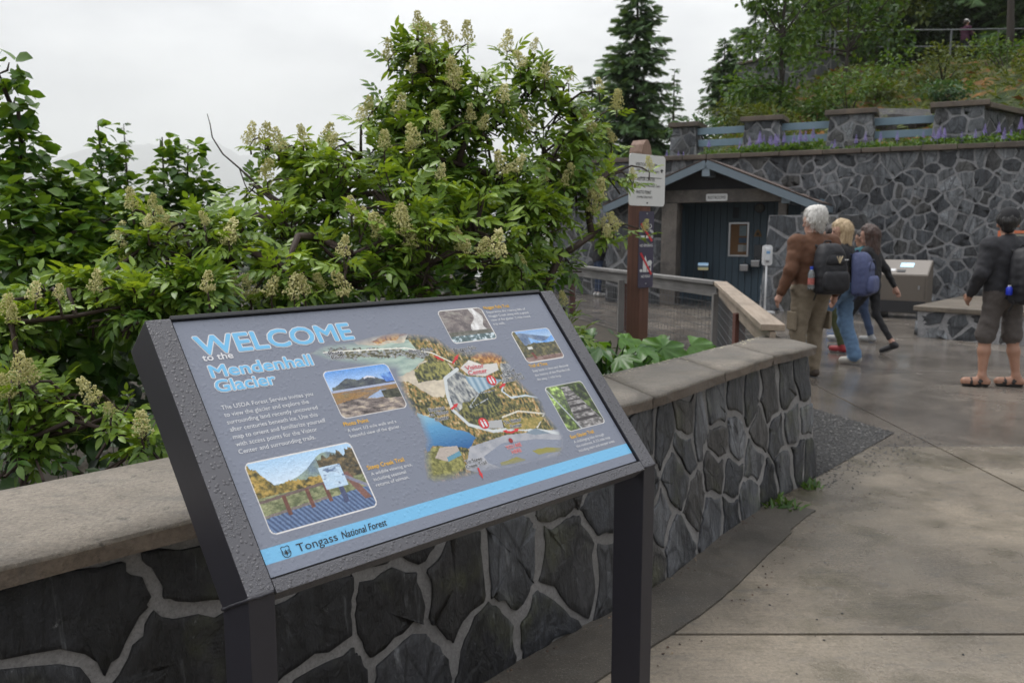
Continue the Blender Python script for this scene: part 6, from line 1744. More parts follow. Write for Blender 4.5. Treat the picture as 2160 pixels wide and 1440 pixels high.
FLO_B = [(-1.54, 3.54, 1.64), (-1.49, 3.55, 1.66), (-1.47, 3.65, 1.62), (-1.29, 3.52, 1.65), (-1.66, 3.67, 1.73), (-1.57, 3.67, 1.72), (-1.7, 3.67, 1.49), (-1.62, 3.23, 1.4), (-1.71, 3.13, 1.37), (-1.81, 3.14, 1.37), (-1.88, 3.08, 1.32), (-1.85, 3.06, 1.29), (-1.72, 3.67, 1.59), (-1.21, 3.61, 1.58), (-1.72, 2.85, 1.12), (-1.68, 2.86, 1.11), (-1.48, 2.86, 1.04), (-1.41, 2.85, 0.98), (-1.27, 2.78, 0.94), (-1.76, 2.85, 1.06), (-1.46, 3.54, 1.64), (-1.18, 3.22, 1.4)]
TWIG = [(-1.138, 4.2, 1.713), (-1.23, 4.2, 1.795), (-1.355, 4.2, 1.911), (-1.434, 4.2, 1.98), (-1.482, 4.2, 2.06), (-1.49, 4.2, 2.124), (-1.502, 4.2, 2.174)]
def shrink(l, d): return [(a, b, c, max(.05, r1 - d), max(.05, r2 - d), max(.05, r3 - d)) for a, b, c, r1, r2, r3 in l]
LOB_A, LOB_B = shrink(LOB_A, .055), shrink(LOB_B, .04)
M_ELDER = leaf_mat('elder_leaf', (0.060, 0.140, 0.019), (0.270, 0.400, 0.058), rough=0.36, trans=0.36)
M_ALDER = leaf_mat('alder_leaf', (0.042, 0.112, 0.017), (0.190, 0.320, 0.048), rough=0.36, trans=0.36)
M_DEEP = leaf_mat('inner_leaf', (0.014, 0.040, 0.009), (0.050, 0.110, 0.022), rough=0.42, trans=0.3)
M_TWIG = simple('twig_bark', (0.040, 0.024, 0.017), 0.75, 0.4, 40, 0.4)
M_FLOWER = NT('elder_flower')
M_FLOWER = M_FLOWER.done(M_FLOWER.ramp(M_FLOWER.noise(M_FLOWER.world(), 70, 3), [(0.3, (0.34, 0.33, 0.10)), (0.5, (0.58, 0.54, 0.23)), (0.7, (0.76, 0.72, 0.42))]), 0.7)
def compound_template(seed, pairs=3):
    r = random.Random(seed)
    v, f, ta = [], [], []
    lv, lf = leaf_template(1, .40, 4, .16, .22)
    def add(x, z, ang, pit, L):
        b = len(v); rl_ = r.uniform(-.35, .35)
        rot = Matrix.Rotation(ang, 3, 'Z') @ Matrix.Rotation(pit, 3, 'Y') @ Matrix.Rotation(rl_, 3, 'X')
        tt = r.uniform(-.14, .14)
        for q in lv:
            w = rot @ (Vector(q) * L) + Vector((x, 0, z)); v.append(tuple(w)); ta.append(tt)
        f.extend(tuple(i + b for i in q) for q in lf)
    zc = lambda x: -.20 * x * x
    for k in range(pairs):
        x = .26 + .24 * k
        for s in (-1, 1): add(x + r.uniform(-.02, .02), zc(x), s * r.uniform(.75, 1.05), r.uniform(.1, .4), r.uniform(.40, .50) * (1 - .06 * abs(k - 1)))
    add(.26 + .24 * pairs - .06, zc(.26 + .24 * pairs), r.uniform(-.15, .15), r.uniform(.25, .5), .52)
    b = len(v); n = 4
    for i in range(n + 1):
        x = (.26 + .24 * pairs) * i / n
        v += [(x, -.008, zc(x) - .004), (x, .008, zc(x) - .004)]; ta += [0, 0]
    f.extend((b + 2 * i, b + 2 * i + 2, b + 2 * i + 3, b + 2 * i + 1) for i in range(n))
    return v, f, np.array(ta)
COMP = [compound_template(s, p) for s, p in ((1, 3), (2, 3), (3, 2), (4, 3))]
ALDER_LEAF = leaf_template(1, .74, 5, .16, .20, serr=.06)
CAM_P = np.array([0, 0, 1.6])
_proto_cache = {}
def leaf_object(name, tmpl_key, tv, tf, tadd, tint, M3, off, mat, parent):
    """a single leaf as an object; alike leaves share their mesh"""
    q = round(min(max(tint, 0), 1) * 4) / 4
    key = (tmpl_key, q, mat.name)
    if key not in _proto_cache:
        tmp = inst_mesh(name, tv, tf, np.eye(3)[None], np.zeros((1, 3)), mat, None, np.array([q]), True, tadd)
        _proto_cache[key] = tmp.data
        bpy.data.objects.remove(tmp)
    o = bpy.data.objects.new(name, _proto_cache[key])
    link(o, parent)
    m = Matrix([[*M3[i], off[i]] for i in range(3)] + [[0, 0, 0, 1]])
    o.matrix_local = m
    return o
def place_leaves(parent, name, D, O, S, T, roll, variants, mat, n_single):
    """the nearest n_single leaves become objects of their own, the rest one mesh per bush"""
    D, O, S, T = map(np.asarray, (D, O, S, T))
    fr = frames(D, roll=roll, scale=S)
    var = np.arange(len(O)) % len(variants)
    dist = np.linalg.norm(O - CAM_P, axis=1) / S
    order = np.argsort(dist)
    single = set(order[:n_single].tolist())
    for i in single:
        tv, tf, ta = variants[var[i]]
        leaf_object(name, (name, var[i]), tv, tf, ta, T[i], fr[i], O[i], mat, parent)
    rest = np.array([i for i in range(len(O)) if i not in single])
    first = None
    for k in range(len(variants)):
        sel = rest[var[rest] == k]
        if not len(sel): continue
        tv, tf, ta = variants[k]
        o = inst_mesh('foliage', tv, tf, fr[sel], O[sel], mat, parent, np.clip(T[sel], 0, 1), True, ta)
        o['kind'] = 'stuff'
def branchwork(parent, root, lobes, r, rad=.042, extra=()):
    mb = MB()
    root = Vector(root)
    nodes = [root, root + Vector((0, 0, .35))]
    stems = [nodes[1]]
    mb.tube(nodes, [rad * 1.2, rad], 6)
    done = []
    for L_b in sorted(lobes, key=lambda q: (Vector(q[:3]) - root).length):
        c = Vector(L_b[:3])
        cand = min(stems + done, key=lambda q: (q - c).length + (.6 if q.z > c.z else 0))
        mid = cand.lerp(c, .5) + Vector((r.uniform(-.06, .06), r.uniform(-.06, .06), r.uniform(-.02, .10)))
        tip = c + Vector((c.x - root.x, 0, .25)).normalized() * L_b[3] * .5
        mb.tube([cand, mid, c, tip], [rad * .55, rad * .42, rad * .28, rad * .12], 5)
        done += [mid, c]
    o = mb.build('branches', M_TWIG, parent, smooth=True)
    return o
def panicle_mesh(seed):
    r = random.Random(seed)
    mb = MB()
    mb.tube([(0, 0, -.05), (0, 0, .07)], [.0022, .0012], 4)
    for k in range(170):
        t_ = r.random() ** 1.15
        rad = .048 * (1 - t_ * .75) ** .8 * (r.random() ** .4); a = r.uniform(0, 6.283)
        c = Vector((math.cos(a) * rad, math.sin(a) * rad, -.035 + t_ * .105)); s = r.uniform(.0036, .0064)
        d = [Vector((s, 0, 0)), Vector((-s * .5, s * .87, 0)), Vector((-s * .5, -s * .87, 0)), Vector((0, 0, s)), Vector((0, 0, -s))]
        mb.add([c + q for q in d], [(0, 1, 3), (1, 2, 3), (2, 0, 3), (1, 0, 4), (2, 1, 4), (0, 2, 4)])
        if k % 4 == 0: mb.tube([(0, 0, c.z - .02), c], [.001, .0008], 3, False)
    o = mb.build('flower_cluster', M_FLOWER)
    return o
PAN = [panicle_mesh(k) for k in range(5)]
for p in PAN: p.parent = None
pan_data = [p.data for p in PAN]
for p in PAN: bpy.data.objects.remove(p)
def flowers(parent, spots, r, size=1.0):
    for i, p in enumerate(spots):
        o = bpy.data.objects.new('flower_cluster', pan_data[i % 5]); link(o, parent)
        o.location = p; s = r.uniform(.72, 1.25) * size
        o.scale = (s, s, s * r.uniform(.9, 1.2)); o.rotation_euler = (r.uniform(-.5, .5), r.uniform(-.5, .5), r.uniform(0, 6))
def elder(name, label, root, lobes, spots, n_nodes, leaf, n_single, seed, mat, fl=1.0, cat='shrub'):
    r = random.Random(seed); q = np.random.default_rng(seed)
    o = thing(name, label, cat, (0, 0, 0))
    p, d, k = lobes_points(lobes, n_nodes, q, .36)
    D, O, S, T = [], [], [], []
    mbt = MB()
    la = np.asarray(lobes)
    nodes = [(p[i], d[i], k[i], 0) for i in range(n_nodes) if mnoise.noise(Vector(p[i]) * 3.1 + Vector((seed, 0, 0))) > -.22]
    for s_ in spots:
        nodes.append((np.array(s_) - np.array([0, 0, .05]), np.array([0, -.3, 1.0]), None, 1))
    for c, dd, kk, isf in nodes:
        tw = np.array([dd[0], dd[1], dd[2] * .6 + .55]); tw /= np.linalg.norm(tw)
        back = c - tw * (r.uniform(.12, .26) if not isf else .05)
        mbt.tube([tuple(back), tuple(c)], [.006, .004], 4, False)
        nl = r.choice((3, 4, 4, 5)) if not isf else 3
        a0 = r.uniform(0, 6.28)
        u = np.cross(tw, [0, 0, 1.0] if abs(tw[2]) < .9 else [1.0, 0, 0]); u /= np.linalg.norm(u); w = np.cross(tw, u)
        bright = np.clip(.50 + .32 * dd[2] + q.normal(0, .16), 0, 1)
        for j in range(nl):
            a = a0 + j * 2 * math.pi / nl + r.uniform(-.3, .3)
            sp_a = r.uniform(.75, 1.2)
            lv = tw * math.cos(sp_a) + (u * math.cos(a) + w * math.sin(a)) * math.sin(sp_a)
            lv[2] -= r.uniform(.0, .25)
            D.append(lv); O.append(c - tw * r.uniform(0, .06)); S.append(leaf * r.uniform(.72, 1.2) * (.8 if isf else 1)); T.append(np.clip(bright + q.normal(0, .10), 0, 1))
    # slender arching shoots out to the flowers that stand clear of the crown
    for s_ in spots:
        L_n = min(lobes, key=lambda b: (Vector(b[:3]) - Vector(s_)).length - b[3])
        a_, b_ = Vector(L_n[:3]), Vector(s_) - Vector((0, 0, .05))
        if (b_ - a_).length < L_n[3] * .8: continue
        m_ = a_.lerp(b_, .55) + Vector((0, 0, .05))
        mbt.tube([a_, a_.lerp(m_, .6), m_, m_.lerp(b_, .6) + Vector((0, 0, .012)), b_], [.009, .008, .006, .005, .0035], 5, False)
        for f_ in (.35, .55, .75):
            c = np.array(a_.lerp(b_, f_)); dirv = np.array([r.uniform(-1, 1), r.uniform(-1, .6), r.uniform(-.5, .3)])
            D.append(dirv); O.append(c); S.append(leaf * r.uniform(.6, .95)); T.append(r.uniform(.35, .9))
    place_leaves(o, 'compound_leaf', D, O, S, T, q.normal(0, .45, len(O)), COMP, mat, n_single)
    t_ = mbt.build('twigs', M_TWIG, o); t_['kind'] = 'stuff'
    branchwork(o, root, lobes, r, .042 if n_nodes > 300 else .022)
    flowers(o, spots, r, fl)
    return o
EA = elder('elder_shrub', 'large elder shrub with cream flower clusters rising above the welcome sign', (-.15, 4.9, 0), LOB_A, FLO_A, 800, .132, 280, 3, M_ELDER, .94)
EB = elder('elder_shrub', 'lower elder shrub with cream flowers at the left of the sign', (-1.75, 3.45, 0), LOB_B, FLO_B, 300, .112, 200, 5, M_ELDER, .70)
MB().tube(TWIG, [.007, .006, .005, .0042, .0034, .0026, .0016], 6).tube([TWIG[2], (-1.33, 4.2, 1.83), (-1.29, 4.19, 1.76)], [.0035, .003, .002], 5).build('bare_twig', M_TWIG, EA, smooth=True)
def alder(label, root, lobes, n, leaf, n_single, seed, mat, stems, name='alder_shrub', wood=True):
    r = random.Random(seed); q = np.random.default_rng(seed)
    o = thing(name, label, 'shrub', (0, 0, 0))
    p, d, k = lobes_points(lobes, n, q, .42)
    dirs = d * .8 + rdirs(n, q, -.5, .45); dirs[:, 2] -= .15
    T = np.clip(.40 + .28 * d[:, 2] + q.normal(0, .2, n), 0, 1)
    tv, tf = ALDER_LEAF
    vs = [(tv, tf, np.zeros(len(tv))), ([(x, y, z - .12 * x * x) for x, y, z in tv], tf, np.zeros(len(tv)))]
    place_leaves(o, 'leaf', dirs, p, leaf * q.uniform(.62, 1.25, n), T, q.normal(0, .5, n), vs, mat, n_single)
    mb = MB()
    for st in stems: mb.tube(st, list(np.linspace(.016, .004, len(st))), 5)
    mb.build('stem', M_TWIG, o, smooth=True)
    if wood: branchwork(o, root, lobes, r, .022)
    return o
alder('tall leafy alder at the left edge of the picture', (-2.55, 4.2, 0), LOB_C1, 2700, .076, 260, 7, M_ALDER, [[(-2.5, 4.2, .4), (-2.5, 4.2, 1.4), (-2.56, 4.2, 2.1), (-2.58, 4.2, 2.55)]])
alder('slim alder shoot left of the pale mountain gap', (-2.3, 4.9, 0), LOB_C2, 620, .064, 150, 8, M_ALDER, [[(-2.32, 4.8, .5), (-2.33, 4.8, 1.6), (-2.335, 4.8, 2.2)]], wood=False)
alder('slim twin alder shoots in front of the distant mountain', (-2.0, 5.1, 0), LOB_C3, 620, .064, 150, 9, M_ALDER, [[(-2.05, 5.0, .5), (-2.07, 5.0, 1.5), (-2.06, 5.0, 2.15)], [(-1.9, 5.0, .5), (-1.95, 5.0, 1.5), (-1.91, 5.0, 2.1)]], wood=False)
rbg = np.random.default_rng(77)
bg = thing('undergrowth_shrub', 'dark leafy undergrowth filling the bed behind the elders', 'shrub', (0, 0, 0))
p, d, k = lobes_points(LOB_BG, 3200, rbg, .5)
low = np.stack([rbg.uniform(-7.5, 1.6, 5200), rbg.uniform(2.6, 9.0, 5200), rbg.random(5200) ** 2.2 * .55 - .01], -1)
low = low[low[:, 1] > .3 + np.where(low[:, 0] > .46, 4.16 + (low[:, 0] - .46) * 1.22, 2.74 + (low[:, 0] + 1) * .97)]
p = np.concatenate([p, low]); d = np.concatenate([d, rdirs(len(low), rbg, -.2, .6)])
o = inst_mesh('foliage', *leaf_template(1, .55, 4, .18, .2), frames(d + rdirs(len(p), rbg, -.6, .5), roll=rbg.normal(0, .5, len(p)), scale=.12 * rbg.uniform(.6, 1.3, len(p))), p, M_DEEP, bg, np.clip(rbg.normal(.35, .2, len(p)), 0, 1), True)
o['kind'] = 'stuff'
branchwork(bg, (-.9, 5.6, 0), LOB_BG, random.Random(4), .03)
lowm = MB()
for q in low[::5]: lowm.tube([(q[0], q[1], -.03), tuple(q)], [.004, .002], 3, False)
lo_ = lowm.build('stems', M_LEAF_FAR, bg); lo_['kind'] = 'stuff'
# low young trees across the valley floor
rv_ = np.random.default_rng(9)
tv_, tf_ = [], []
for lay in range(7):
    for a_ in range(9):
        an = a_ * .698 + lay * .35; rr_ = .30 * (1 - lay / 7.5); z0_ = .08 + lay * .125
        b_ = len(tv_)
        tv_ += [(.0, .0, z0_ + .20), (math.cos(an - .22) * rr_, math.sin(an - .22) * rr_, z0_), (math.cos(an + .22) * rr_, math.sin(an + .22) * rr_, z0_ - .02)]
        tf_.append((b_, b_ + 1, b_ + 2))
n_ = 900
P_ = np.stack([rv_.uniform(-190, -6, n_), rv_.uniform(45, 260, n_), np.full(n_, -1.2)], -1)
P_ = P_[P_[:, 0] / P_[:, 1] < -.05]
o = inst_mesh('valley_wood', tv_, tf_, np.eye(3)[None] * (rv_.uniform(1.8, 3.9, len(P_)))[:, None, None], P_, M_SPRUCE)
tag(o, 'low young conifer wood across the valley floor beyond the bushes', 'wood', kind='stuff')
# elder sprig beside the sign's right edge
sp2 = elder('elder_sprig', 'small elder sprig with one flower beside the sign frame', (.30, 4.75, 0), [(.31, 4.7, 1.02, .07, .07, .08)], [(.29, 4.68, 1.22)], 3, .15, 12, 21, M_ELDER, .9, 'plant')
# broad lobed leaves at the foot of the sign post
def palmate(lobn=5):
    v = [(0, 0, 0)]; f = []
    for k in range(lobn * 4 + 1):
        a = -2.2 + 4.4 * k / (lobn * 4)
        rr = .62 + .38 * abs(math.cos(a * 1.0)) ** .6
        rr *= (1.0, .86, .70, .86)[(k + 2) % 4]
        v.append((.15 + rr * math.cos(a) * .8, rr * math.sin(a) * .72, .06 * math.cos(k * math.pi / 2) - .28 * rr * rr))
    f = [(0, i, i + 1) for i in range(1, lobn * 4 + 1)]
    return v, f
PAL = palmate()
M_BROAD = leaf_mat('broad_leaf', (0.036, 0.115, 0.018), (0.140, 0.300, 0.048), rough=0.34, trans=0.32)
for i, (lb, x, y, n, hh, sc) in enumerate((('broad leaved plant left of the wooden sign post', .66, 5.75, 34, .84, .21), ('broad leaved plant right of the wooden sign post', 1.24, 6.1, 34, .76, .21), ('broad leaved plant low behind the wall coping', .42, 5.0, 22, .78, .17))):
    o = thing('broad_leaf_plant', lb, 'plant', (x, y, -.03), 0, 'broad leaved plants by the sign post')
    r = np.random.default_rng(60 + i); mb = MB()
    for k in range(n):
        a = r.uniform(0, 6.283); rad = r.uniform(.08, .42); h = hh * r.uniform(.72, 1.1) - rad * .25
        c = np.array([math.cos(a) * rad, math.sin(a) * rad * .8, h])
        mb.tube([(0, 0, 0), (c[0] * .4, c[1] * .4, h * .7), tuple(c)], [.010, .008, .005], 5)
        fr = frames(np.array([[math.cos(a), math.sin(a) - .35, -.15]]), up=np.array([[0, -.55, .85]]), roll=r.normal(0, .25, 1), scale=sc * r.uniform(.8, 1.2))[0]
        leaf_object('leaf', 'palmate', PAL[0], PAL[1], np.zeros(len(PAL[0])), r.uniform(.1, 1), fr, c, M_BROAD, o)
    mb.build('stem', M_LEAF_FAR, o)
# weeds in the joint at the foot of the wall
for lb, x, y, s in (('small green weed tuft at the wall foot, nearer the sign', 1.58, 4.70, 1.0), ('small green weed tuft at the wall end by the gravel', 1.87, 5.08, .85)):
    o = thing('weed_tuft', lb, 'weed', (x, y, 0.0))
    n = 70; r = np.random.default_rng(int(x * 100))
    inst_mesh('blades', [(0, -.10, 0), (0, .10, 0), (.55, .12, .1), (1, 0, -.05)], [(0, 1, 2), (0, 2, 3)], frames(rdirs(n, r, .15, .95), scale=.07 * s * r.uniform(.5, 1.3, n)), np.concatenate([r.normal(0, .05 * s, (n, 2)), np.full((n, 1), .002)], 1), M_LUPLEAF, o)
# ------------------------------------------------------------------ people: one continuous surface per body, grown from tapered limbs
def surface_nets(Dg, org, h):
    S = Dg < 0
    nx, ny, nz = Dg.shape
    cnt = np.zeros((nx - 1, ny - 1, nz - 1), np.int8)
    for dx in (0, 1):
        for dy in (0, 1):
            for dz in (0, 1): cnt += S[dx:nx - 1 + dx, dy:ny - 1 + dy, dz:nz - 1 + dz]
    act = np.argwhere((cnt > 0) & (cnt < 8))
    idx = -np.ones((nx - 1, ny - 1, nz - 1), np.int64)
    idx[tuple(act.T)] = np.arange(len(act))
    acc = np.zeros((len(act), 3)); n = np.zeros(len(act))
    corners = [(a, b, c) for a in (0, 1) for b in (0, 1) for c in (0, 1)]
    for p in corners:
        for ax in range(3):
            if p[ax]: continue
            q = list(p); q[ax] = 1
            da = Dg[tuple((act + p).T)]; db = Dg[tuple((act + q).T)]
            m = (da < 0) != (db < 0)
            t = np.where(m, da / np.where(m, da - db, 1), 0)
            pos = np.array(p, float) + t[:, None] * (np.array(q) - np.array(p))
            acc += np.where(m[:, None], pos, 0); n += m
    V = org + (act + acc / n[:, None]) * h
    F_ = []
    for ax in range(3):
        sl0 = [slice(None)] * 3; sl1 = [slice(None)] * 3
        sl0[ax] = slice(0, -1); sl1[ax] = slice(1, None)
        ch = np.argwhere(S[tuple(sl0)] != S[tuple(sl1)])
        o1, o2 = [(1, 2), (2, 0), (0, 1)][ax]
        ch = ch[(ch[:, o1] > 0) & (ch[:, o2] > 0) & (ch[:, o1] < Dg.shape[o1] - 1) & (ch[:, o2] < Dg.shape[o2] - 1)]
        ins = S[tuple(ch.T)]
        q = []
        for a, b in ((-1, -1), (0, -1), (0, 0), (-1, 0)):
            c = ch.copy(); c[:, o1] += a; c[:, o2] += b
            q.append(idx[tuple(c.T)])
        q = np.stack(q, -1)
        q[~ins] = q[~ins][:, ::-1]
        F_.append(q)
    return V, np.concatenate(F_)
def grow_body(prims, h=0.011):
    """prims: (p0, p1, r0, r1, mat, blend, depth_ratio)"""
    P0 = np.array([p[0] for p in prims], float); P1 = np.array([p[1] for p in prims], float)
    rm = np.array([max(p[2], p[3]) for p in prims])[:, None]
    lo = np.minimum(P0, P1) - rm - .04; hi = np.maximum(P0, P1) + rm + .04
    org = lo.min(0); dims = np.ceil((hi.max(0) - org) / h).astype(int) + 2
    Dg = np.full(dims, 1.0); best = np.full(dims, 1.0); mid = np.zeros(dims, np.int16)
    for i, (p0, p1, r0, r1, m, k, fl) in enumerate(prims):
        a = np.maximum(((lo[i] - org) / h).astype(int) - 1, 0); b = np.minimum(((hi[i] - org) / h).astype(int) + 2, dims)
        sl = tuple(slice(a[j], b[j]) for j in range(3))
        X = org[0] + np.arange(a[0], b[0]) * h; Y = org[1] + np.arange(a[1], b[1]) * h; Z = org[2] + np.arange(a[2], b[2]) * h
        x, y, z = np.meshgrid(X, Y, Z, indexing='ij')
        d = P1[i] - P0[i]; yy = (y - P0[i][1]) / fl; dy = d[1] / fl
        L2 = max(d[0] ** 2 + dy ** 2 + d[2] ** 2, 1e-9)
        t = np.clip(((x - P0[i][0]) * d[0] + yy * dy + (z - P0[i][2]) * d[2]) / L2, 0, 1)
        q = np.sqrt((x - P0[i][0] - t * d[0]) ** 2 + (yy - t * dy) ** 2 + (z - P0[i][2] - t * d[2]) ** 2) - (r0 + (r1 - r0) * t)
        q = q * (fl if fl < 1 else 1)
        cur = Dg[sl]
        if k > 0:
            hh = np.maximum(k - np.abs(cur - q), 0) / k
            new = np.minimum(cur, q) - hh * hh * k * .25
        else: new = np.minimum(cur, q)
        Dg[sl] = new
        up = q < best[sl]
        bs = best[sl]; bs[up] = q[up]; ms = mid[sl]; ms[up] = m
    V, Fq = surface_nets(Dg, org, h)
    c = V[Fq].mean(1); gi = np.clip(np.round((c - org) / h).astype(int), 0, dims - 1)
    return V, Fq, mid[tuple(gi.T)]
def body_obj(name, V, Fq, fm, mats, parent, wrinkle=0.0, wr_mats=(), seed=0):
    if wrinkle:
        # cloth folds: push vertices of the clothing along their normals
        me_n = np.zeros_like(V)
        e1 = V[Fq[:, 1]] - V[Fq[:, 0]]; e2 = V[Fq[:, 3]] - V[Fq[:, 0]]
        fnm = np.cross(e1, e2)
        for k in range(4): np.add.at(me_n, Fq[:, k], fnm)
        me_n /= np.maximum(np.linalg.norm(me_n, axis=1, keepdims=True), 1e-9)
        cl = np.zeros(len(V)); cnt = np.zeros(len(V))
        isw = np.isin(fm, wr_mats).astype(float)
        for k in range(4): np.add.at(cl, Fq[:, k], isw); np.add.at(cnt, Fq[:, k], 1)
        cl /= np.maximum(cnt, 1)
        nz = np.array([mnoise.noise(Vector((v[0] * 9 + seed, v[1] * 9, v[2] * 15 + v[0] * 8))) + .5 * mnoise.noise(Vector((v[0] * 22, v[1] * 22 + seed, v[2] * 30 - v[0] * 14))) for v in V])
        V = V + me_n * (nz * wrinkle * cl)[:, None]
    me = bpy.data.meshes.new(name)
    me.vertices.add(len(V)); me.vertices.foreach_set('co', V.reshape(-1).astype(np.float32))
    me.loops.add(Fq.size); me.loops.foreach_set('vertex_index', Fq.reshape(-1).astype(np.int32))
    me.polygons.add(len(Fq)); me.polygons.foreach_set('loop_start', np.arange(0, Fq.size, 4, dtype=np.int32))
    me.polygons.foreach_set('material_index', fm.astype(np.int32)); me.polygons.foreach_set('use_smooth', np.ones(len(Fq), dtype=bool))
    me.update(calc_edges=True)
    for m in mats: me.materials.append(m)
    return link(bpy.data.objects.new(name, me), parent)
def cloth(name, col, rough=.85, var=.25, scale=35): return simple(name, col, rough, var, scale, .25)
M_SKIN = simple('skin', (0.44, 0.25, 0.185), .5, .08, 20)
M_SKIN_TAN = simple('skin_tan', (0.33, 0.175, 0.115), .5, .08, 20)
M_EYE = simple('eye', (0.03, 0.02, 0.02), .2); M_LIP = simple('lip', (0.38, 0.14, 0.12), .5)
def hair_mat(name, a, b):
    t = NT(name); v = t.coord('Object', (90, 90, 7))
    n = t.noise(v, 1.0, 4, .6, .3)
    t.bump(n, .7, .01)
    return t.done(t.mix(t.ramp(n, [(.3, 0.0), (.7, 1.0)]), a, b), .45)
def person_prims(c):
    """c: pose and build; local frame x right, y forward, z up, height 1.75"""
    J = dict(hipL=(-.09, 0, .93), hipR=(.09, 0, .93), kneeL=(-.10, .02, .50), kneeR=(.10, .02, .50), ankL=(-.10, 0, .09), ankR=(.10, 0, .09),
             shL=(-.185, 0, 1.40), shR=(.185, 0, 1.40), elL=(-.245, -.03, 1.12), elR=(.245, -.03, 1.12), wrL=(-.25, .05, .88), wrR=(.25, .05, .88), lean=0.0, yaw=0.0, footL=0.0, footR=0.0, toeL=0.0, toeR=0.0)
    J.update(c)
    S, TOP, PANT, SHOE, EYE, LIP = 0, 1, 2, 3, 5, 6
    fat = J.get('fat', 0.0); pw = J.get('pant', .012); tw = J.get('top', .012)
    V = lambda k: np.array(J[k], float)
    ln = J['lean']
    up = lambda x, y, z: np.array([x, y + ln * max(0, z - .95), z])
    P = []
    A = lambda a, b, r0, r1, m, k=.03, fl=1.0: P.append((tuple(a), tuple(b), r0, r1, m, k, fl))
    A((-.045, 0, .93), (.045, 0, .93), .125 + pw + fat * .5, .125 + pw + fat * .5, PANT, .05, .80)
    A(up(0, 0, .97), up(0, 0, 1.10), .135 + pw + fat, .13 + fat, PANT, .05, .74)
    hem = J.get('hem', .93)
    A(up(-.03, 0, hem + .10), up(.03, 0, hem + .10), .137 + tw + fat, .137 + tw + fat, TOP, .02, .78)
    A(up(0, 0, hem + .11), up(0, -.01, 1.26), .145 + tw + fat, .150 + tw + fat * .6, TOP, .05, .72)
    A(up(-.06, 0, 1.28), up(.06, 0, 1.28), .125 + tw, .125 + tw, TOP, .06, .78)
    sl, sr = V('shL'), V('shR'); sl[1] += ln * .45; sr[1] += ln * .45
    A(sl, sr, .066 + tw, .066 + tw, TOP, .06, .95)
    A(up(0, -.01, 1.40), up(0, 0, 1.455), .085, .064 + tw * .4, TOP, .05, .9)
    A(up(0, 0, 1.44), up(0, .02, 1.54), .054, .052, S, .02)
    short = J.get('short_sleeve', False)
    for s, sh in (('L', sl), ('R', sr)):
        el, wr = V('el' + s), V('wr' + s)
        A(sh, el, .060 + tw, .047 + tw, TOP, .05)
        A(el, wr + (el - wr) * .04, .046 + tw, .034 + tw * .9, TOP, .03)
        d = (wr - el) / np.linalg.norm(wr - el)
        sx = -1 if s == 'L' else 1
        fw = np.array([0, 1.0, 0]); fw -= d * (fw @ d); fw /= np.linalg.norm(fw); sd = np.cross(d, fw)
        A(wr - d * .03, wr + d * .03, .027, .027, S, .01)
        A(wr + d * .03, wr + d * .085, .030, .036, S, .015)
        for q, (off, L) in enumerate(((-.027, .070), (-.009, .080), (.009, .075), (.026, .060))):
            b = wr + d * .095 + fw * off
            m_ = b + d * L * .5 - sd * sx * .006
            A(b, m_, .0095, .009, S, .006)
            A(m_, m_ + d * L * .42 + sd * (-sx) * .020, .009, .0078, S, .006)
        tb = wr + d * .045 + fw * .028
        A(tb, tb + d * .032 + fw * .024, .012, .010, S, .008); A(tb + d * .032 + fw * .024, tb + d * .062 + fw * .026, .010, .008, S, .006)
    shorts = J.get('shorts', False)
    for s in 'LR':
        hp, kn, an = V('hip' + s), V('knee' + s), V('ank' + s)
        flare = J.get('flare', 0.0)
        A(hp, kn, .088 + pw + fat * .4, .060 + pw + flare * .5, PANT, .04)
        if shorts:
            A(kn + (hp - kn) * .30, kn + (hp - kn) * .02, .092, .098, PANT, .02)
            A(kn, an + (kn - an) * .62, .050, .056, S, .03); A(an + (kn - an) * .62, an, .056, .034, S, .03)
        else:
            A(kn, an + (kn - an) * J.get('cuff', .12), .056 + pw + flare * .5, .044 + pw * .9 + flare, PANT, .03)
            A(an + (kn - an) * .2, an, .034, .036, S if not J.get('sock') else 4, .01)
        f = J['foot' + s]; t = J['toe' + s]
        dirv = np.array([math.sin(f) * math.cos(t), math.cos(f) * math.cos(t), math.sin(t)])
        dn = np.array([0, 0, -1.0])
        sole = an + dn * .055 * math.cos(t) - dirv * 0
        FM = S if J.get('sandals') else SHOE
        A(an, sole - dirv * .035, .038, .036, FM, .03)
        A(sole - dirv * .045, sole + dirv * .155, .036, .034, FM, .03)
        A(sole + dirv * .07, sole + dirv * .15, .042, .035, FM, .03)
        if J.get('sandals'):
            sdv = np.array([dirv[1], -dirv[0], 0])
            for off in (-.026, 0, .026):
                A(sole + dn * .034 - dirv * .05 + sdv * off * .8, sole + dn * .034 + dirv * .165 + sdv * off, .013, .013, SHOE, .012)
            for kk in (.02, .10):
                for q in range(6):
                    a0, a1 = math.pi * q / 6, math.pi * (q + 1) / 6
                    A(sole + dirv * kk + sdv * math.cos(a0) * .042 + np.array([0, 0, math.sin(a0) * .044 - .012]), sole + dirv * kk + sdv * math.cos(a1) * .042 + np.array([0, 0, math.sin(a1) * .044 - .012]), .009, .009, SHOE, .003)
            A(sole + dirv * .02 + sdv * .042 + dn * .0, an - dirv * .036, .008, .008, SHOE, .003); A(sole + dirv * .02 - sdv * .042, an - dirv * .036, .008, .008, SHOE, .003)
        else:
            A(sole + dn * .026 - dirv * .05, sole + dn * .026 + dirv * .165, .018, .018, 4, .012)
            A(sole + dn * .024 + dirv * .05, sole + dn * .024 + dirv * .15, .030, .024, 4, .012)
    # head, turned on the neck
    hy = J['yaw']; hc = up(0, .02, 1.60)
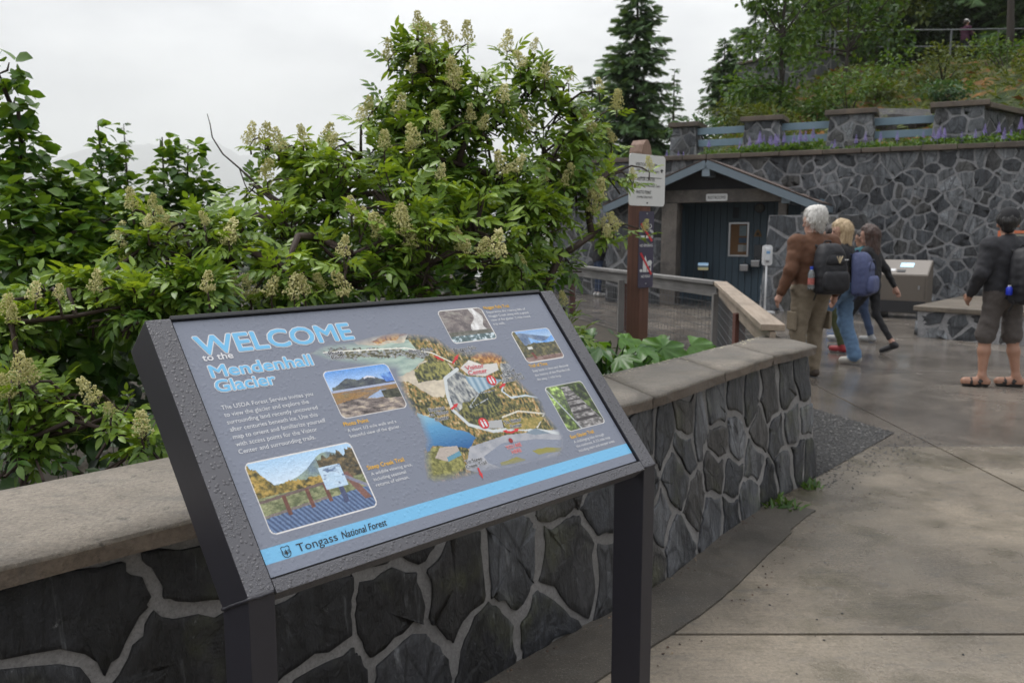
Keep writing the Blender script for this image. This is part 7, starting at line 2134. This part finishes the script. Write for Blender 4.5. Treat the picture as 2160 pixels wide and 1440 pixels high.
    def HP(x, y, z): a, b = rot2(x, y, hy); return hc + np.array([a, b, z])
    A(HP(0, -.018, .055), HP(0, .012, .045), .090, .088, S, .02)
    A(HP(0, .02, .02), HP(0, .035, -.05), .076, .052, S, .04)
    A(HP(0, .045, -.075), HP(0, .055, -.08), .034, .030, S, .03)
    A(HP(0, .092, .012), HP(0, .112, -.022), .010, .014, S, .012)
    for sx in (-1, 1):
        A(HP(sx * .082, -.005, .02), HP(sx * .086, -.012, -.012), .018, .013, S, .008)
        A(HP(sx * .032, .088, .018), HP(sx * .032, .089, .018), .010, .010, EYE, 0)
        A(HP(sx * .032, .090, .036), HP(sx * .05, .084, .034), .007, .006, S, .01)
    A(HP(-.018, .090, -.052), HP(.018, .090, -.052), .008, .008, LIP, .004)
    return P, HP
def make_person(label, loc, heading, height, pose, mats, hair=None, hmat=None, cap=None, h=0.0105, group=None, wr=.009, seed=0):
    o = thing('person', label, 'person', loc, heading, group, height / 1.75)
    P, HP = person_prims(pose)
    V, Fq, fm = grow_body(P, h)
    zs = V[:, 2].min(); V[:, 2] -= zs
    body_obj('body', V, Fq, fm, mats, o, wr, (1, 2), seed)
    if hair:
        hp = [(tuple(HP(*a)), tuple(HP(*b)), r0, r1, 0, k, fl) for a, b, r0, r1, k, fl in hair]
        Vh, Fh, mh = grow_body(hp, max(.009, h))
        nz = np.array([mnoise.noise(Vector((v[0] * 40, v[1] * 40, v[2] * 9))) * .009 + mnoise.noise(Vector((v[0] * 90 + 5, v[1] * 90, v[2] * 22))) * .006 for v in Vh])
        c = Vh.mean(0); dv = Vh - c; dv[:, 2] *= .3; dv /= np.linalg.norm(dv, axis=1, keepdims=True)
        Vh = Vh - np.array([0, 0, zs])
        body_obj('hair', Vh + dv * nz[:, None], Fh, mh, [hmat], o)
        if cap: hair = None
    if hair:
        rr = np.random.default_rng(seed + 50)
        pk = rr.integers(0, len(Vh), 700); b0 = (Vh + dv * nz[:, None])[pk]
        dirs = dv[pk] * .35 + rr.normal(0, .25, (700, 3)); dirs[:, 2] -= .75
        so = inst_mesh('hair_strands', [(0, -.0022, 0), (0, .0022, 0), (.6, .0016, .05), (.6, -.0016, .05), (1, 0, -.02)], [(0, 1, 2, 3), (3, 2, 4)], frames(dirs, scale=1.0) * np.array([1.0, 1.0, 1.0])[None, None] * np.concatenate([rr.uniform(.025, .06, (700, 1, 1)), np.ones((700, 1, 1)), rr.uniform(.02, .06, (700, 1, 1))], 2), b0, hmat, o)
        so['kind'] = 'stuff'
    if cap:
        cp = [(tuple(HP(*a)), tuple(HP(*b)), r0, r1, 0, k, fl) for a, b, r0, r1, k, fl in cap[0]]
        Vh, Fh, mh = grow_body(cp, .009)
        body_obj('cap', Vh - np.array([0, 0, zs]), Fh, mh, [cap[1]], o)
    return o
def pack(label, loc, heading, m, mtrim, w=.30, d=.17, hgt=.48, logo=None, tilt=0.0, mpocket=None):
    """backpack; origin at the middle of its back panel, +y towards the wearer"""
    o = thing('backpack', label, 'backpack', loc, heading)
    P = []
    B = lambda x0, y0, z0, x1, y1, z1, r, k=.03, fl=1.0: P.append(((x0, y0, z0), (x1, y1, z1), r, r, 0, k, fl))
    for z, ww, dd in ((-hgt * .40, .94, 1.0), (-hgt * .26, .98, 1.05), (-hgt * .12, 1.0, 1.05), (hgt * .02, .99, 1.0), (hgt * .15, .95, .92), (hgt * .27, .85, .82), (hgt * .37, .68, .66)):
        B(-w / 2 * ww + .05, -d * dd * .30, z, w / 2 * ww - .05, -d * dd * .30, z, .058, .045)
        B(-w / 2 * ww + .06, -d * dd * .72, z, w / 2 * ww - .06, -d * dd * .72, z, .055, .045)
    V, Fq, fm = grow_body(P, .011)
    body_obj('main_bag', V, Fq, fm, [m], o, .004, (0,), 3)
    P = []
    for z in (-hgt * .36, -hgt * .25, -hgt * .13):
        B(-w * .30, -d - .018, z, w * .30, -d - .018, z, .045, .05, .8)
    V, Fq, fm = grow_body(P, .010)
    pk = body_obj('front_pocket', V, Fq, fm, [mpocket or m], o, .003, (0,), 5)
    P = []
    B(-w * .24, -d * .8 - .015, hgt * .12, w * .24, -d * .8 - .015, hgt * .12, .04, .05, .8)
    B(-w * .20, -d * .72 - .012, hgt * .2, w * .20, -d * .72 - .012, hgt * .2, .04, .05, .8)
    V, Fq, fm = grow_body(P, .010)
    body_obj('upper_pocket', V, Fq, fm, [mpocket or m], o, .003, (0,), 6)
    for sx in (-1, 1):
        x = sx * w * .30
        MB().tube([(x, .02, -hgt * .40), (x * 1.35, .10, -hgt * .36), (x * 1.45, .26, -hgt * .05), (x * 1.15, .25, hgt * .34), (x * .9, .12, hgt * .47), (x * .8, 0, hgt * .40)], .018, 6).build('shoulder_strap', mtrim, o, smooth=True)
        MB().tube([(sx * w * .42, -d * .3, -hgt * .3), (sx * w * .45, -d * .5, -hgt * .46), (sx * w * .43, -d * .2, -hgt * .62)], .008, 5).build('loose_strap', mtrim, o)
    MB().tube([(-.05, -.01, hgt * .44), (-.03, -.02, hgt * .52), (.03, -.02, hgt * .52), (.05, -.01, hgt * .44)], .011, 6).build('grab_handle', mtrim, o, smooth=True)
    zz = []
    for k in range(13): a = math.pi * k / 12; zz.append((math.cos(a) * w * .38, -d * .86 - .035, hgt * .06 + math.sin(a) * hgt * .26))
    MB().tube(zz, .005, 4).build('zip', mtrim, o)
    return o
def bottle(label, loc, heading, mbody, mcap, h=.22, r=.034, mlabel=None):
    o = thing('water_bottle', label, 'bottle', loc, heading)
    MB().tube([(0, 0, 0), (0, 0, .012), (0, 0, h * .68), (0, 0, h * .80), (0, 0, h * .88)], [r * .85, r, r, r * .75, r * .42], 14).build('body', mbody, o, smooth=True)
    MB().tube([(0, 0, h * .87), (0, 0, h)], r * .48, 12).build('cap', mcap, o)
    if mlabel: MB().tube([(0, 0, h * .22), (0, 0, h * .50)], r * 1.02, 14, False).build('label_band', mlabel, o, smooth=True)
    return o
def wpt(p, heading, x, y, z, k=1.0):
    a, b = rot2(x * k, y * k, heading); return (p[0] + a, p[1] + b, p[2] + z * k)
SOLE_W = simple('white_sole', (0.55, 0.54, 0.52), .6); SOLE_B = simple('dark_sole', (0.02, 0.02, 0.02), .7)
M_BLACKCL = cloth('black_cloth', (0.012, 0.012, 0.014)); M_BLACKPACK = cloth('black_nylon', (0.007, 0.007, 0.010), .6); M_NAVYCL = cloth('dark_denim', (0.03, 0.05, 0.10))
M_BTRIM = cloth('black_webbing', (0.016, 0.016, 0.018), .7)
short_hair = [((0, -.03, .075), (0, .0, .085), .094, .088, .03, 1.0), ((0, -.06, .03), (0, -.055, -.02), .080, .060, .03, 1.0), ((-.05, -.02, .06), (.05, -.02, .06), .062, .062, .03, 1.0)]

# 1 old man in brown fleece
pos, hd, ht = (3.235, 8.95, 0), R(14), 1.82
make_person('white haired man in brown fleece and tan trousers seen from behind', pos, hd, ht,
            dict(fat=.022, top=.020, pant=.026, hem=.94, yaw=R(28), shL=(-.20, 0, 1.40), shR=(.20, 0, 1.40), elL=(-.285, -.05, 1.13), wrL=(-.34, .02, .90), elR=(.285, -.06, 1.13), wrR=(.31, .04, .88), kneeL=(-.12, .03, .50), ankL=(-.13, -.02, .09), kneeR=(.12, .10, .51), ankR=(.13, .10, .09), cuff=.05),
            [M_SKIN, cloth('brown_fleece', (0.105, 0.045, 0.022)), cloth('tan_trousers', (0.185, 0.150, 0.105)), simple('brown_shoe', (0.05, 0.035, 0.025), .6), SOLE_B, M_EYE, M_LIP],
            short_hair + [((0, -.05, .10), (0, .02, .10), .090, .080, .03, 1.0), ((-.06, -.03, .02), (.06, -.03, .02), .052, .052, .03, 1.0)], hair_mat('white_hair', (0.42, 0.40, 0.37), (0.72, 0.70, 0.66)), seed=1)
om = bpy.data.objects['person']
for sx in (-1, 1): MB().box((sx * .205, .02, .62), (.03, .15, .19)).build('cargo_pocket', bpy.data.materials['tan_trousers'], om, bevel=0.01)
k = ht / 1.75
bp = wpt(pos, hd, .035, -.165, 1.17, k)
pack('black backpack with small white logo on the man in brown fleece', bp, hd, M_BLACKPACK, M_BTRIM, .34, .18, .54)
bl = MB(); lg = thing('backpack_tag', 'tan zip pulls on the black backpack', 'zip pull', wpt(bp, hd, -.01, -.252, .13), hd)
for dx, rz in ((-.035, .5), (.0, -.1), (.03, -.6)): MB().beam((dx, 0, 0), (dx + rz * .06, -.008, -.07), .014, .006).build('cord', simple('tan_cord', (0.42, 0.34, 0.22), .7), lg)
MB().box((.072, -.012, -.036), (.045, .002, .010)).build('pale_logo_mark', M_NWHITE, lg)
M_CLEAR = NT('clear_plastic'); M_CLEAR.p.inputs['Transmission Weight'].default_value = .75; M_CLEAR = M_CLEAR.done(M_CLEAR.mix(M_CLEAR.noise(M_CLEAR.coord(), 8), (0.55, 0.6, 0.62), (0.7, 0.74, 0.76)), .12)
bottle('clear water bottle with blue cap in the side of the black backpack', wpt(bp, hd, -.205, -.06, -.22), hd, M_CLEAR, simple('blue_cap', (0.03, 0.08, 0.5), .4), .24, .034, simple('red_white_label', (0.40, 0.12, 0.10), .5, .9, 40))

# 2 blonde woman with blue backpack
pos, hd, ht = (3.97, 9.95, 0), R(52), 1.70
make_person('blonde woman in dark jacket and blue jeans, head turned left', pos, hd, ht,
            dict(top=.014, pant=.018, flare=.022, hem=.97, yaw=R(28), lean=.05, shL=(-.17, 0, 1.39), shR=(.17, 0, 1.39), elL=(-.23, .08, 1.14), wrL=(-.20, .22, .98), elR=(.24, -.03, 1.12), wrR=(.25, .03, .88), kneeL=(-.09, .28, .53), ankL=(-.09, .40, .10), kneeR=(.09, -.02, .50), ankR=(.09, -.16, .09), toeR=-.1, cuff=.02),
            [M_SKIN, M_BLACKCL, cloth('blue_jeans', (0.105, 0.185, 0.30), .85, .3, 25), simple('white_sneaker', (0.40, 0.38, 0.34), .6), SOLE_W, M_EYE, M_LIP],
            short_hair + [((0, .02, .10), (0, .05, .095), .075, .055, .03, 1.0), ((-.065, -.02, .06), (-.085, .0, -.12), .040, .030, .04, 1.0), ((.065, -.02, .06), (.085, .0, -.12), .040, .030, .04, 1.0), ((-.04, -.06, .04), (-.05, -.075, -.15), .055, .040, .05, 1.0), ((.04, -.06, .04), (.05, -.075, -.15), .055, .040, .05, 1.0)], hair_mat('blonde_hair', (0.30, 0.20, 0.10), (0.62, 0.48, 0.30)), seed=2)
k = ht / 1.75
bp = wpt(pos, hd, .0, -.125, 1.14, k)
pack('dusty blue backpack with front pocket on the blonde woman', bp, hd, cloth('blue_nylon', (0.060, 0.075, 0.165), .7), cloth('dark_blue_webbing', (0.02, 0.025, 0.06)), .33, .20, .52, mpocket=cloth('blue_nylon_light', (0.075, 0.092, 0.195), .7))

# 3 girl in black with long brown hair
pos, hd, ht = (4.70, 10.85, 0), R(48), 1.66
make_person('young woman all in black with long brown hair walking', pos, hd, ht,
            dict(top=.004, pant=-.006, hem=.99, yaw=R(10), lean=.08, shL=(-.155, 0, 1.39), shR=(.155, 0, 1.39), elL=(-.20, .10, 1.16), wrL=(-.18, .26, 1.02), elR=(.25, -.10, 1.14), wrR=(.31, -.20, .92), kneeL=(-.08, .25, .53), ankL=(-.07, .34, .10), kneeR=(.08, -.06, .52), ankR=(.08, -.30, .15), toeR=-.45, cuff=.18),
            [M_SKIN, M_BLACKCL, M_BLACKCL, simple('black_sneaker', (0.015, 0.015, 0.017), .6), SOLE_W, M_EYE, M_LIP],
            short_hair + [((0, .02, .10), (0, .05, .095), .075, .055, .03, 1.0), ((-.05, -.06, .04), (-.08, -.10, -.30), .060, .045, .06, 1.0), ((.05, -.06, .04), (.08, -.11, -.34), .060, .045, .06, 1.0), ((0, -.075, .03), (0, -.12, -.42), .062, .045, .06, 1.0), ((-.07, .0, .03), (-.10, -.02, -.2), .035, .03, .05, 1.0), ((.07, .0, .03), (.10, -.02, -.2), .035, .03, .05, 1.0)], hair_mat('brown_hair', (0.018, 0.009, 0.006), (0.075, 0.034, 0.022)), seed=3)

# 4 person in olive trousers and red shoes, mostly hidden
pos, hd, ht = (4.20, 10.95, 0), R(40), 1.66
make_person('dark haired person in olive trousers and red shoes, mostly hidden', pos, hd, ht,
            dict(top=.012, pant=.012, hem=.96, kneeL=(-.10, .20, .52), ankL=(-.12, .30, .09), kneeR=(.10, -.02, .50), ankR=(.11, -.16, .09), sock=True),
            [M_SKIN_TAN, cloth('dark_top', (0.02, 0.02, 0.03)), cloth('olive_trousers', (0.055, 0.065, 0.022)), simple('red_shoe', (0.25, 0.015, 0.02), .6), SOLE_W, M_EYE, M_LIP], short_hair, hair_mat('black_hair', (0.008, 0.006, 0.006), (0.03, 0.02, 0.018)), h=.013, seed=4)
# 5 person in dark blue jeans beyond the girl
pos, hd, ht = (5.05, 12.0, 0), R(48), 1.6
make_person('person in dark blue jeans and grey shoes hidden behind the woman in black', pos, hd, ht,
            dict(top=.012, pant=.010, kneeL=(-.10, .16, .52), ankL=(-.12, .26, .09), kneeR=(.10, -.02, .50), ankR=(.11, -.16, .09)),
            [M_SKIN_TAN, cloth('teal_top', (0.02, 0.10, 0.12)), M_NAVYCL, simple('grey_shoe', (0.28, 0.28, 0.28), .6), SOLE_W, M_EYE, M_LIP], short_hair, hair_mat('dark_hair', (0.010, 0.007, 0.006), (0.035, 0.022, 0.018)), h=.013, seed=5)

# 6 man in shorts at the right edge
pos, hd, ht = (5.06, 8.52, 0), R(12), 1.80
make_person('man in black jacket, dark cargo shorts and sandals at the right edge', pos, hd, ht,
            dict(fat=.018, top=.022, pant=.014, hem=.93, yaw=R(-35), shorts=True, sandals=True, shL=(-.20, 0, 1.40), shR=(.20, 0, 1.40), elL=(-.30, -.02, 1.13), wrL=(-.27, .13, .93), elR=(.30, -.04, 1.12), wrR=(.30, .08, .88), kneeL=(-.13, .06, .50), ankL=(-.17, .02, .09), kneeR=(.13, .0, .50), ankR=(.16, -.06, .09), footL=-1.1, footR=-1.0),
            [M_SKIN_TAN, cloth('charcoal_jacket', (0.022, 0.022, 0.026)), cloth('grey_shorts', (0.082, 0.070, 0.064)), simple('black_sandal', (0.015, 0.014, 0.014), .6), SOLE_B, M_EYE, M_LIP],
            short_hair, hair_mat('black_hair2', (0.008, 0.007, 0.007), (0.022, 0.018, 0.016)),
            ([((0, -.02, .085), (0, .0, .085), .098, .092, .02, 1.0), ((-.03, .09, .08), (.03, .09, .08), .05, .05, .02, 1.0), ((0, -.03, .06), (0, -.02, .07), .100, .100, .02, 1.0)], cloth('black_cap', (0.010, 0.010, 0.012))), seed=6)
k = ht / 1.75
bp = wpt(pos, hd, .02, -.16, 1.13, k)
pack('large black backpack on the man in shorts', bp, hd, M_BLACKPACK, M_BTRIM, .34, .22, .58)
bottle('clear bottle in the large black backpack', wpt(bp, hd, -.04, -.30, -.19), hd, M_CLEAR, simple('pale_blue_cap', (0.1, 0.3, 0.6), .4), .22, .036)
bottle('small blue bottle at the side of the large backpack', wpt(bp, hd, -.21, -.10, -.19), hd, simple('royal_blue', (0.01, 0.03, 0.45), .3), M_NWHITE, .10, .030)

# 7, 8 visitors beyond the fence
make_person('person in white jacket beyond the fence near the stone wall', (2.72, 20.7, 0), R(150), 1.62, dict(top=.03, hem=.92, pant=.004, elL=(-.27, .06, 1.12), wrL=(-.24, .20, .92)), [M_SKIN, cloth('white_jacket', (0.50, 0.52, 0.60)), M_BLACKCL, simple('black_shoe', (0.02, 0.02, 0.02), .6), SOLE_B, M_EYE, M_LIP], short_hair, hair_mat('dark_hair3', (0.01, 0.008, 0.007), (0.04, 0.025, 0.02)), h=.017, seed=7)
make_person('person in black jacket and white shoes beyond the fence', (2.12, 20.5, 0), R(-70), 1.66, dict(top=.028, hem=.90, pant=.0, elR=(.25, .10, 1.15), wrR=(.20, .30, 1.08), elL=(-.25, .10, 1.15), wrL=(-.16, .28, 1.05)), [M_SKIN, M_BLACKCL, M_NAVYCL, simple('white_shoe', (0.55, 0.54, 0.52), .6), SOLE_W, M_EYE, M_LIP], short_hair, hair_mat('dark_hair4', (0.01, 0.008, 0.007), (0.04, 0.025, 0.02)), h=.017, seed=8)
# 9 hiker on the upper path
make_person('hiker in white cap and maroon top on the upper path', (17.65, 33.6, 8.05), R(-75), 1.68, dict(top=.016, elR=(.22, .14, 1.16), wrR=(.10, .30, 1.22), elL=(-.22, .14, 1.16), wrL=(-.10, .30, 1.22)), [M_SKIN, cloth('maroon_top', (0.06, 0.012, 0.035)), M_BLACKCL, M_DKPLASTIC, SOLE_B, M_EYE, M_LIP], short_hair, hair_mat('dark_hair5', (0.02, 0.015, 0.01), (0.06, 0.04, 0.03)),
            ([((0, -.01, .09), (0, .0, .09), .100, .094, .02, 1.0), ((-.03, .10, .07), (.03, .10, .07), .045, .045, .02, .9)], cloth('white_cap', (0.6, 0.58, 0.55))), h=.02, seed=9)
